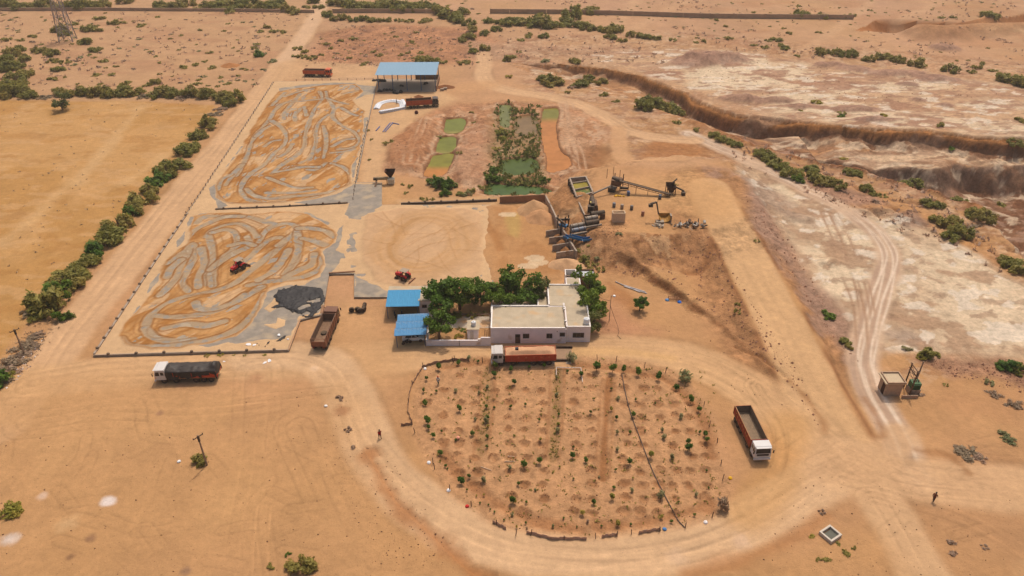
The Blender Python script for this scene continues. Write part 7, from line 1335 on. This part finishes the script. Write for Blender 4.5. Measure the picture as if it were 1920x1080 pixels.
bushes([(1307,244,9),(1338,256,13),(1350,262,13),(1366,268,12),(1380,274,12),(1424,286,12),(1432,294,16),(1444,304,18),(1458,312,18),(1470,322,20),(1484,330,18),(1496,340,14,'dark'),(1520,322,18),(1528,336,18),(1540,344,18),(1556,346,18),(1572,352,14),(1594,326,14),(1606,328,12),(1582,306,8,'yellow'),(1700,332,14),(1714,338,18),(1732,342,12),(1622,358,12),(1640,366,12),(1654,368,8),(1738,384,13),(1752,388,14),(1762,386,10),(1798,378,12),(1758,416,14),(1772,420,16),(1788,414,14),(1826,404,18),(1842,412,20),(1812,430,20,'dry'),(1796,444,22),(1780,448,16),(1880,368,9),(1876,332,14),(1640,380,8,'dry')], 'on the quarry bank', 'bushes on the quarry bank', grow=1.0)
bushes([(1895,500,18),(1908,510,16),(1880,490,12),(1880,690,14,'dark'),(1896,692,16,'dark'),(1912,698,16),(1555,594,15,'dark'),(1583,642,12),(1592,650,9),(1738,668,15),(1726,672,10,'yellow'),(1752,666,10),(1700,656,10,'pale'),(1383,586,8),(1384,572,6),(1893,826,13,'pale'),(1880,815,8,'pale'),(1774,722,5),(1730,742,6,'dry'),(1862,740,12,'dry'),(1900,760,14,'dry'),(1855,720,8,'pale'),(1420,452,6)], 'right of the white floor', 'bushes on the right', grow=1.0)
bushes([(1415,86,7),(1440,77,7),(1456,76,10),(1470,92,10),(1462,86,8),(1433,90,7),(1367,74,8),(1306,80,6),(1320,78,6),(1536,102,12),(1546,100,10),(1570,104,12),(1582,106,10),(1597,105,12),(1628,114,11),(1656,110,14),(1684,116,13),(1720,124,15),(1780,134,14),(1895,154,20),(1908,158,18),(1880,150,14),(1920,160,16),(1852,36,14),(1864,38,10),(1768,34,7),(1788,34,6),(1500,32,14),(1516,33,12),(1540,34,12),(1556,34,9),(1580,34,9),(1598,32,9),(1530,192,10,'yellow'),(1580,212,8),(1575,218,7,'dark'),(1500,208,5),(1657,218,7,'yellow'),(1762,236,8),(1480,64,6),(1536,62,6),(1344,38,6),(1415,24,5),(1495,12,5),(1630,20,5),(1495,106,6),(1830,128,8),(1864,134,8),(1840,120,6),(1360,50,5),(1470,54,5),(1820,136,7),(1780,283,7,'dark'),(1885,298,9)], 'on the top right plain', 'bushes of the right plain', grow=1.0)
bushes([(815,345,16,'dark'),(828,352,22,'dark'),(842,352,18,'dark'),(835,366,14,'dark'),(865,365,10),(885,360,10),(900,352,9),(762,362,6),(770,350,7),(755,346,5),(790,374,6),(798,374,7),(810,374,5),(875,366,11,'pale'),(725,270,7),(733,266,6),(824,256,6),(925,322,13,'dark'),(918,336,12,'dark'),(932,338,12,'dark'),(1022,340,11,'dark'),(1000,344,9),(975,346,9),(1052,318,6),(862,287,7),(888,230,5),(885,212,5),(935,250,10,'yellow'),(942,262,10,'yellow'),(930,280,9,'yellow'),(940,245,9,'yellow'),(690,245,4),(697,262,4),(668,335,4),(694,300,4)], 'around the settling ponds', 'bushes by the ponds', grow=1.0)
bushes([(1090,468,9),(1097,478,10),(1095,492,11),(1108,496,9),(1104,508,10),(1128,506,9),(1118,488,7),(1124,472,8,'pale'),(1106,462,6),(1162,440,7,'pale')], 'below the sand bins', 'bushes below the washing plant')
bushes([(374,866,15),(566,1066,24),(541,1040,6,'dark'),(508,1062,8),(14,960,20,'yellow'),(28,962,14,'yellow'),(637,748,8,'dry'),(652,806,7,'dry'),(660,840,6,'dry'),(1588,1036,8),(1552,1052,7),(1536,1050,6),(1540,960,6,'dry'),(1520,1005,6,'yellow'),(1785,1020,7,'dry'),(1790,1040,7,'dry'),(1845,1025,6,'dry'),(1816,850,20,'dry'),(1798,842,10,'dry'),(1836,858,12,'dry'),(1600,1028,5),(1570,1020,5)], 'on the open ground in front', 'bushes in the foreground')
bushes([(388,668,5),(414,665,6),(438,666,3),(458,667,3),(496,665,4),(206,632,4)], 'at the near pad kerb', 'weeds at the near pad kerb', 'yellow')
g = []
# random low scrub where the photo is peppered with it
def scatter(n, poly, rlo, rhi, area, group, kinds=('thorn', 'dry', 'thorn', 'pale'), seed=1):
    r = random.Random(seed); p = np.array(poly, float); lst = []
    while len(lst) < n:
        x, y = r.uniform(p[:, 0].min(), p[:, 0].max()), r.uniform(p[:, 1].min(), p[:, 1].max())
        if inside(np.array([x]), np.array([y]), p)[0]: lst.append((x, y, r.uniform(rlo, rhi) * (.55 + .45 * y / 200), r.choice(kinds)))
    bushes(lst, area, group, flatz=.8)
scatter(150, [(0, 24), (590, 26), (470, 168), (0, 172)], 3, 7, 'in the top left scrub', 'bushes of the far left scrub', seed=61)
scatter(80, [(570, 110), (620, 48), (900, 55), (900, 118), (700, 118)], 2.5, 5, 'around the open shed', 'bushes behind the yard', seed=62)
scatter(130, [(900, 2), (1900, 2), (1900, 30), (1300, 85), (950, 20)], 2.5, 5.5, 'on the top right plain', 'bushes of the right plain', seed=63)
scatter(22, [(1550, 60), (1900, 75), (1900, 130), (1600, 110)], 2.5, 5, 'on the top right plain', 'bushes of the right plain', seed=64)
scatter(16, [(640, 0), (900, 0), (900, 30), (640, 5)], 4, 8, 'in the far top thickets', 'bushes of the far thickets', seed=65)

# ---- courtyard trees
def tree_mesh(seed, n=2600, mat=LFD, h=1.0):
    r = np.random.default_rng(seed); st = []; lob = []; top = .42
    st.append(((0, 0, -.1), (r.uniform(-.03, .03), r.uniform(-.03, .03), .34), .045, .035))
    for i in range(11):
        a = i * .9 + r.uniform(-.3, .3); q = r.uniform(.12, .40); z = r.uniform(.30, .84); e = (q * math.cos(a), q * math.sin(a), z); st.append(((0, 0, .16 + .015 * i), e, .022, .008)); lob.append((e[0], e[1], e[2], r.uniform(.13, .2), r.uniform(.13, .2), r.uniform(.1, .16)))
        for j in range(2): b_ = a + r.uniform(-.9, .9); e2 = (e[0] + .14 * math.cos(b_), e[1] + .14 * math.sin(b_), z + r.uniform(-.1, .12)); st.append((e, e2, .010, .005)); lob.append((*e2, r.uniform(.07, .15), r.uniform(.07, .15), r.uniform(.06, .12)))
    lob.append((0, 0, .88, .16, .16, .12)); m = MB()
    for p, q, a, b_ in st: m.tube(p, q, a, b_, 6)
    return m.mesh('trunk', BARK), leaves_mesh('crown', lob, n, .042, seed + 1, [mat], shell=.45)
TREES = [tree_mesh(700 + 11 * k) for k in range(4)]; TREEO = [tree_mesh(770 + 11 * k, 1500, leaf_mat('olive_leaf_%d' % k, (.12, .13, .03), (.26, .26, .07), .015)) for k in range(2)]
def tree(px, py, hpx, wid, label, olive=False, z=None, name='tree'):
    g = G(px, py); sc = FOC / math.hypot(math.hypot(g.x, g.y), CH); H_ = hpx / sc * .86; wid *= 1.08; t = empty(name, g, random.uniform(0, 6.28)); tm, cm = random.choice(TREEO if olive else TREES); t.scale = (H_ * wid, H_ * wid, H_)
    link_mesh('trunk', tm, t); link_mesh('crown', cm, t); return tag(t, label, 'tree', 'trees of the office courtyard')
for a in ((836, 588, 86, 1.0, 'broad dark green tree nearest the garage in the courtyard'), (862, 580, 78, 1.0, 'dark green tree right of the broad one by the garage'), (903, 572, 66, .9, 'middle sized tree in the centre of the courtyard row'), (948, 572, 80, .95, 'tall dark tree left of the tallest in the rear courtyard'), (976, 566, 84, .95, 'tallest dark tree at the middle of the rear courtyard'), (940, 590, 66, .8, 'dense tree leaning over the office roof edge'), (1003, 566, 66, .85, 'thin crowned grey green tree at the right of the rear courtyard'), (885, 568, 50, .8, 'small dark tree between two larger ones in the courtyard'), (824, 636, 72, .85, 'dark tree behind the low white wall beside the canopy'), (1103, 566, 76, .9, 'tall tree at the rear of the row right of the office'), (1110, 596, 76, .85, 'broad tree in the middle of the row right of the office')):
    tree(*a, olive='thin crowned' in a[4])
tree(1107, 622, 52, .85, 'yellowish small tree at the front of the row right of the office', True); tree(1199, 583, 34, .9, 'lone small tree on the sand right of the office'); tree(118, 206, 34, 1.0, 'lone sparse tree on the edge of the left field', True)
bushes([(662+196,592,10),(884,594,10),(905,588,7),(872,620,7,'dark'),(885,616,7,'dark'),(862,618,6),(861,632,9,'yellow'),(995,580,9,'yellow'),(1012,582,10),(975,582,9),(1000,570,8),(845,594,9),(830,596,9)], 'in the office courtyard', 'shrubs of the courtyard', 'thorn')

# ---- the largest bushes are things, the low scrub beyond them is one mass
SPEC.sort(key=lambda e: -e[2]); LOWB = {}
for kind in BUSH:
    LOWB[kind] = []
    for v in range(3):
        r = np.random.default_rng(940 + v); me = leaves_mesh('low', lobes_dome(r, 7, .85, .9, .05), 110, .26, 950 + v, [], None, long=1.2); co = np.zeros(len(me.vertices) * 3); me.vertices.foreach_get('co', co); ti = np.zeros(len(me.vertices) * 4); me.color_attributes['Tint'].data.foreach_get('color', ti); LOWB[kind].append((co.reshape(-1, 3), ti.reshape(-1, 4))); bpy.data.meshes.remove(me)
for e in SPEC[:290]:
    o, R = bush(e[0], e[1], e[2], e[3], 'bush', e[6]); THINGS.append((o, e[0], e[1], size_word(R) + ' ' + KW[e[3]], e[4], 'bush', e[5]))
lowv = defaultdict(list); lowt = defaultdict(list)
for e in SPEC[290:]:
    g = G(e[0], e[1]); sc = FOC / math.hypot(math.hypot(g.x, g.y), CH - g.z); R = e[2] / sc; co, ti = random.choice(LOWB[e[3]]); a = random.uniform(0, 6.28); ca, sa = math.cos(a), math.sin(a); c2 = co * (R, R, R * e[6] * random.uniform(.5, .9))
    lowv[e[3]].append(np.stack([c2[:, 0] * ca - c2[:, 1] * sa + g.x, c2[:, 0] * sa + c2[:, 1] * ca + g.y, c2[:, 2] + g.z - .06 * R], 1)); lowt[e[3]].append(ti)
V = np.vstack([v for k in lowv for v in lowv[k]]); Tn = np.vstack([v for k in lowv for v in lowt[k]]); me = fast_mesh('low_scrub', V, np.arange(len(V)).reshape(-1, 4), None, None, False); at_ = me.color_attributes.new('Tint', 'FLOAT_COLOR', 'POINT'); at_.data.foreach_set('color', Tn.astype(np.float32).ravel())
mi = []
for j, k in enumerate(lowv): me.materials.append({'thorn': LFB, 'dark': LFD, 'dry': LFDRY, 'pale': LFP, 'yellow': LFY}[k]); mi += [j] * (sum(len(v) for v in lowv[k]) // 4)
me.polygons.foreach_set('material_index', mi); tag(link_mesh('low_scrub', me), 'low thorn scrub peppered over the plains and banks', 'scrub', kind='stuff')

# ---- garden saplings
LOOKS = {'g': ('round dark green sapling', LFD), 'p': ('pale feathery sapling', LFP), 'y': ('yellowish sapling', LFY), 'd': ('dry brown shrub', LFDRY), 'a': ('spiky grey green shrub', LFP)}
SAP = {k: [leaves_mesh('sapling_' + k, [(0, 0, .95, .5, .5, .5), (.2, .1, 1.2, .35, .35, .3), (-.2, -.1, .8, .35, .35, .3)] if k in 'gy' else [(0, 0, .9, .55, .55, .6), (.2, 0, .5, .5, .4, .4)] if k != 'a' else [(0, 0, .6, .8, .8, .7)], 260 if k in 'gy' else 130, .15, 800 + j * 3 + ord(k), [m_, BARK], [((0, 0, -.2), (0, 0, .9), .04, .025)] + [((0, 0, .3), (.4 * math.cos(q), .4 * math.sin(q), 1.0), .02, .01) for q in (0, 2, 4)], long=1.3 if k in 'gy' else 1.9, shell=.3) for j in range(3)] for k, (_, m_) in LOOKS.items()}
G1 = [(378,212,38),(600,165,32),(718,130,28,'p'),(818,155,22),(1010,195,45),(1190,235,33),(1392,222,24),(1560,200,28),(1865,125,55,'a'),(240,345,27),(205,483,25),(225,615,40),(252,800,52),(262,890,32),(318,985,30),(350,490,22),(568,495,28,'p'),(610,675,40),(785,820,22,'p'),(755,960,32),(410,945,20),(567,1040,18),(925,575,18,'y'),(912,660,24),(1000,675,20),(1185,662,24),(1225,385,32),(1350,640,20),(1505,815,18),(925,780,28),(905,830,35,'p'),(928,885,20,'y'),(920,1000,25),(1222,990,14),(1520,1035,24,'y'),(925,460,25,'p'),(1700,345,22,'p'),(1822,268,20),(1725,750,22),(1722,860,24,'y'),(1715,940,30,'p'),(1705,540,25,'p'),(830,520,20,'p'),(1000,290,35)]
G2 = [(350,200,60),(530,225,52),(655,238,42),(818,268,46),(1045,320,46),(1345,330,75,'a'),(1245,440,42),(1410,580,45),(1500,690,35),(175,295,36),(22,268,18),(515,465,20),(595,585,25,'p'),(610,420,12),(790,585,18),(762,745,38),(515,690,25,'y'),(575,790,24),(1010,630,15),(1298,785,32,'p'),(725,950,24),(578,965,25,'p'),(285,725,22),(322,578,16,'y'),(895,940,15),(1085,935,25,'p'),(1110,1020,30,'p'),(1380,1050,35),(1510,955,20),(1570,965,36),(1590,1030,30)]
G3 = [(395,95,38),(455,250,22),(475,285,14),(632,405,48),(718,365,26),(880,415,34,'p'),(695,522,18),(800,595,14,'y'),(885,580,18,'y'),(840,670,16),(935,690,14),(955,745,14),(1003,770,16),(1200,810,25,'p'),(1110,860,14),(1205,625,42),(1235,655,25,'y'),(1360,660,22),(1335,225,48),(1510,185,40),(1175,290,24,'p'),(1272,450,24),(1460,530,18,'p'),(1355,895,18),(1252,938,18,'y'),(1365,962,14,'d'),(1880,125,36),(1890,40,18),(1890,395,16),(918,32,22),(1735,265,16,'y'),(1070,85,14),(1780,840,16),(1660,940,22,'p')]
G4 = [(230,180,32),(585,70,30,'p'),(720,195,38),(960,120,42,'y'),(1195,160,34,'p'),(1380,30,50),(565,297,18),(545,490,24),(525,592,40,'y'),(318,650,32),(190,770,36,'y'),(760,390,16,'y'),(745,535,25,'p'),(1075,595,45,'p'),(1080,820,28,'y'),(1190,875,22),(735,910,18),(590,890,36,'y'),(405,930,16),(130,940,14),(1450,800,20),(1585,305,17),(1610,500,16),(1275,660,14),(1470,580,26,'p'),(1765,700,75,'d'),(380,390,15,'p'),(250,885,20,'d'),(1735,565,12,'y')]
for lst, ox, oy in ((G1, 760, 650), (G2, 1060, 650), (G3, 760, 830), (G4, 1060, 830)):
    for e in lst:
        k = e[3] if len(e) > 3 else 'g'; px, py, rp = ox + e[0] / 6, oy + e[1] / 6, e[2] / 6
        base = py + rp * (1.3 if k in 'gy' else .7); g = G(px, base); sc = FOC / math.hypot(math.hypot(g.x, g.y), CH); R = rp / sc * 1.45
        o = link_mesh('sapling', random.choice(SAP[k]), None, g, (0, 0, random.uniform(0, 6.28)), (R * random.uniform(.9, 1.1), R * random.uniform(.9, 1.1), R * random.uniform(.95, 1.2)))
        row = 'top' if py < 745 else 'upper middle' if py < 820 else 'lower middle' if py < 900 else 'front'; col_ = 'left' if px < 905 else 'centre left' if px < 1040 else 'centre right' if px < 1160 else 'right'
        THINGS.append((o, px, py, ('big ' if rp > 6.5 else 'small ' if rp > 3.6 else 'tiny ') + LOOKS[k][0], 'in %s %s garden' % (row, col_), 'sapling', 'saplings planted in the garden'))
for (X0, Y0) in BASINS[::3]:
    pass
# ---- labels: look, then place, then order from the left
ORD = ['leftmost', 'second', 'third', 'fourth', 'fifth', 'sixth', 'seventh', 'eighth', 'ninth', 'tenth', 'eleventh', 'twelfth', 'thirteenth', 'fourteenth', 'fifteenth', 'sixteenth', 'seventeenth', 'eighteenth', 'nineteenth', 'twentieth']
cls = defaultdict(list)
for t in THINGS: cls[(t[3], t[4], t[5], t[6])].append(t)
for key in [k for k in cls if len(cls[k]) > 18]:
    ts = sorted(cls.pop(key), key=lambda t: t[2]); h_ = len(ts) // 2
    cls[(key[0], key[1] + ' upper half', key[2], key[3])] = ts[:h_]; cls[(key[0], key[1] + ' lower half', key[2], key[3])] = ts[h_:]
for (look, area_, cat, grp), ts in cls.items():
    ts.sort(key=lambda t: t[1]); n = len(ts)
    for k, t in enumerate(ts):
        if n == 1: lb = '%s %s' % (look, area_)
        elif k == n - 1 and n > 2: lb = '%s %s, rightmost of %d' % (look, area_, n)
        elif k < 20: lb = '%s %s, %s' % (look, area_, ORD[k] if k == 0 else ORD[k] + ' from left')
        else: lb = '%s %s, %s from right' % (look, area_, ORD[min(19, n - 1 - k)] if n - 1 - k < 20 else 'far')
        tag(t[0], lb, cat, grp)

# ---- uncountable ground cover: tufts, stones, twigs, reeds
def stuff_quads(name, pts, size, mat, label, cat, per=4, up=.8, seed=1):
    r = np.random.default_rng(seed); n = len(pts) * per; c = np.repeat(np.array(pts), per, 0) + np.c_[r.normal(0, .16, (n, 2)) * np.repeat(size, per)[:, None] * 2.2, np.zeros(n)]; s = (np.repeat(size, per) * r.uniform(.6, 1.2, n))[:, None]
    d = r.normal(size=(n, 3)); d[:, 2] = np.abs(d[:, 2]) * up + .35; d /= np.linalg.norm(d, axis=1)[:, None]; b_ = np.cross(d, r.normal(size=(n, 3))); b_ /= np.linalg.norm(b_, axis=1)[:, None]
    V = np.stack([c - b_ * s * .22, c + b_ * s * .22, c + d * s + b_ * s * .3, c + d * s * 1.1 - b_ * s * .3], 1).reshape(-1, 3); me = fast_mesh(name, V, np.arange(4 * n).reshape(-1, 4), mat, None, False)
    t = me.color_attributes.new('Tint', 'FLOAT_COLOR', 'POINT'); tv = np.ones((4 * n, 4), np.float32); tv[:, :3] = np.repeat(r.random(n), 4)[:, None]; t.data.foreach_set('color', tv.ravel()); return tag(link_mesh(name, me), label, cat, kind='stuff')
def rand_pts(n, poly, seed, dens=None):
    r = np.random.default_rng(seed); p = np.array(poly, float); x = r.uniform(p[:, 0].min(), p[:, 0].max(), n * 4); y = r.uniform(p[:, 1].min(), p[:, 1].max(), n * 4); m = inside(x, y, p)
    if dens: m &= fbm(x, y * 1.6, dens[0], 3, seed) > dens[1]
    x, y = x[m][:n], y[m][:n]; X, Y = P(x, y, 0.0); Z = hgt(X, Y)
    for _ in range(3): X, Y = P(x, y, Z); Z = hgt(X, Y)
    return np.stack([X, Y, Z], 1)
pts = np.vstack([rand_pts(420, [(0, 20), (600, 20), (470, 175), (0, 180)], 1, (40, .45)), rand_pts(300, [(560, 125), (620, 45), (1250, 60), (1250, 120), (900, 130)], 2, (30, .45)), rand_pts(350, [(1000, 0), (1920, 0), (1920, 140), (1400, 100)], 3, (40, .48)), rand_pts(160, [(1250, 220), (1400, 260), (1800, 380), (1900, 520), (1400, 320)], 4)])
stuff_quads('scrub_tufts', pts, np.random.default_rng(1).uniform(.3, .9, len(pts)), LFDRY, 'low dry tufts scattered over the far plains', 'grass', 5, .5, 5)
pts = np.vstack([rand_pts(420, FIELD, 6, (60, .42)), rand_pts(60, [(30, 640), (90, 590), (130, 600), (60, 680)], 7)]); stuff_quads('field_weeds', pts, np.random.default_rng(2).uniform(.12, .4, len(pts)), LFDRY, 'tiny dry weeds dotted over the left field', 'grass', 4, .4, 8)
pts = np.vstack([rand_pts(520, GARD, 9, (22, .45)), rand_pts(60, [(905, 690), (920, 690), (915, 850), (895, 850)], 10), rand_pts(110, [(1038, 690), (1052, 690), (1048, 860), (1030, 860)], 11), rand_pts(60, [(880, 660), (1340, 700), (1370, 900), (1330, 780), (1200, 690)], 12)]); stuff_quads('garden_weeds', pts, np.random.default_rng(3).uniform(.10, .34, len(pts)), LFB, 'small weeds between the garden pits', 'weeds', 4, .7, 13)
pts = rand_pts(650, [(928, 198), (960, 196), (1012, 200), (1014, 255), (1006, 300), (1028, 345), (1026, 366), (915, 366), (908, 325), (925, 285), (932, 240)], 14)
pw_ = np.zeros(len(pts), bool)
for k, (px, c_) in POND.items(): pw_ |= sdf(pts[:, 0], pts[:, 1], W(px, PONDZ)) < (-.5 if k in 'fe' else -.1)
pts = pts[~pw_]; pts[:, 2] = np.maximum(pts[:, 2], PONDZ); stuff_quads('reeds', pts, np.random.default_rng(4).uniform(.4, 1.0, len(pts)), LFR, 'dense green reeds standing between the ponds', 'reeds', 4, 1.2, 15)
def stones(n, polys, lo, hi, seed, col, label, pts=None):
    r = np.random.default_rng(seed); pts = pts if pts is not None else np.vstack([rand_pts(int(n * w), p, seed + i) for i, (p, w) in enumerate(polys)]); n = len(pts); s = lo * (hi / lo) ** (r.random(n) ** 2.2); base = np.array([(1, 0, 0), (0, 1, 0), (-1, 0, 0), (0, -1, 0), (0, 0, 1), (0, 0, -.6)]); V = (base[None] * (r.uniform(.6, 1.2, (n, 6, 1))) * s[:, None, None] + pts[:, None]).reshape(-1, 3)
    f = np.array([(0, 1, 4), (1, 2, 4), (2, 3, 4), (3, 0, 4), (1, 0, 5), (2, 1, 5), (3, 2, 5), (0, 3, 5)]); F = (f[None] + 6 * np.arange(n)[:, None, None]).reshape(-1, 3); me = bpy.data.meshes.new('stones'); me.from_pydata(V.tolist(), [], F.tolist()); me.materials.append(col); return tag(link_mesh('stones', me), label, 'stones', kind='stuff')
stones(900, [([(0, 720), (640, 720), (900, 1080), (0, 1080)], .4), ([(1450, 880), (1920, 940), (1920, 1080), (1400, 1080)], .25), ([(1100, 560), (1400, 620), (1560, 800), (1300, 700)], .15), ([(640, 740), (760, 900), (860, 1060), (700, 1060), (600, 850)], .35)], .04, .16, 900, M('dark_stone', (110, 76, 54), .9), 'small dark stones strewn over the foreground sand')
stones(3600, [([(1130, 440), (1330, 440), (1500, 700), (1540, 810), (1480, 720), (1300, 560), (1160, 500)], .3), ([(1390, 350), (1480, 450), (1610, 680), (1560, 640), (1420, 430)], .2), ([(1480, 330), (1660, 380), (1740, 425), (1560, 385)], .1), ([(560, 120), (620, 50), (900, 60), (900, 120)], .2), ([(735, 262), (860, 195), (1120, 225), (1090, 330), (920, 366), (720, 320)], .25), ([(1720, 675), (1930, 680), (1930, 740), (1780, 705)], .1), ([(1280, 100), (1400, 105), (1700, 145), (1900, 180), (1500, 200), (1300, 160)], .2)], .06, .34, 920, M('pink_stone', (156, 112, 86), .9, var=.25), 'rubble of brown stones on banks, heaps and slopes')
stones(500, [([(1120, 420), (1180, 425), (1150, 450), (1110, 440)], .3), ([(1040, 470), (1110, 440), (1120, 470)], .2), (GARD, .5)], .05, .16, 940, M('rubble_dark', (100, 68, 48), .9), 'fine dark rubble in the garden and below the drums')
rc_ = np.random.default_rng(77); cl_ = []
for X0, Y0 in BASINS:
    a0 = rc_.uniform(0, 6.28); n_ = rc_.integers(8, 26); a_ = a0 + rc_.normal(0, .9, n_); q_ = rc_.uniform(.4, 1.0, n_); cl_.append(np.stack([X0 + q_ * np.cos(a_), Y0 + q_ * np.sin(a_)], 1))
cl_ = np.vstack(cl_); stones(0, [], .03, .15, 960, M('soil_clod', (128, 84, 54), .95, var=.3), 'clods of dug soil around the garden pits', np.c_[cl_, hgt(cl_[:, 0], cl_[:, 1])])
pts = rand_pts(170, [(60, 640), (85, 620), (75, 665), (20, 730), (0, 720)], 16); stuff_quads('litter_line', pts[:110], np.random.default_rng(5).uniform(.15, .4, 110), M('pale_litter', (206, 196, 190), .8), 'line of pale litter blown against the dry hedge', 'litter', 1, .1, 17)

# ---- dusty air
hm = bpy.data.materials.new('haze'); hm.use_nodes = True; hn = hm.node_tree; hn.nodes.clear(); ho = hn.nodes.new('ShaderNodeOutputMaterial'); hv = hn.nodes.new('ShaderNodeVolumePrincipled'); hv.inputs['Color'].default_value = (.95, .84, .70, 1); hv.inputs['Density'].default_value = .00028; hv.inputs['Anisotropy'].default_value = .2; hn.links.new(hv.outputs[0], ho.inputs['Volume'])
tag(MB().box(-90000, -400, -14, 90000, 90000, 82).build('haze', hm), 'thin dusty haze over the whole site', 'haze', kind='stuff')
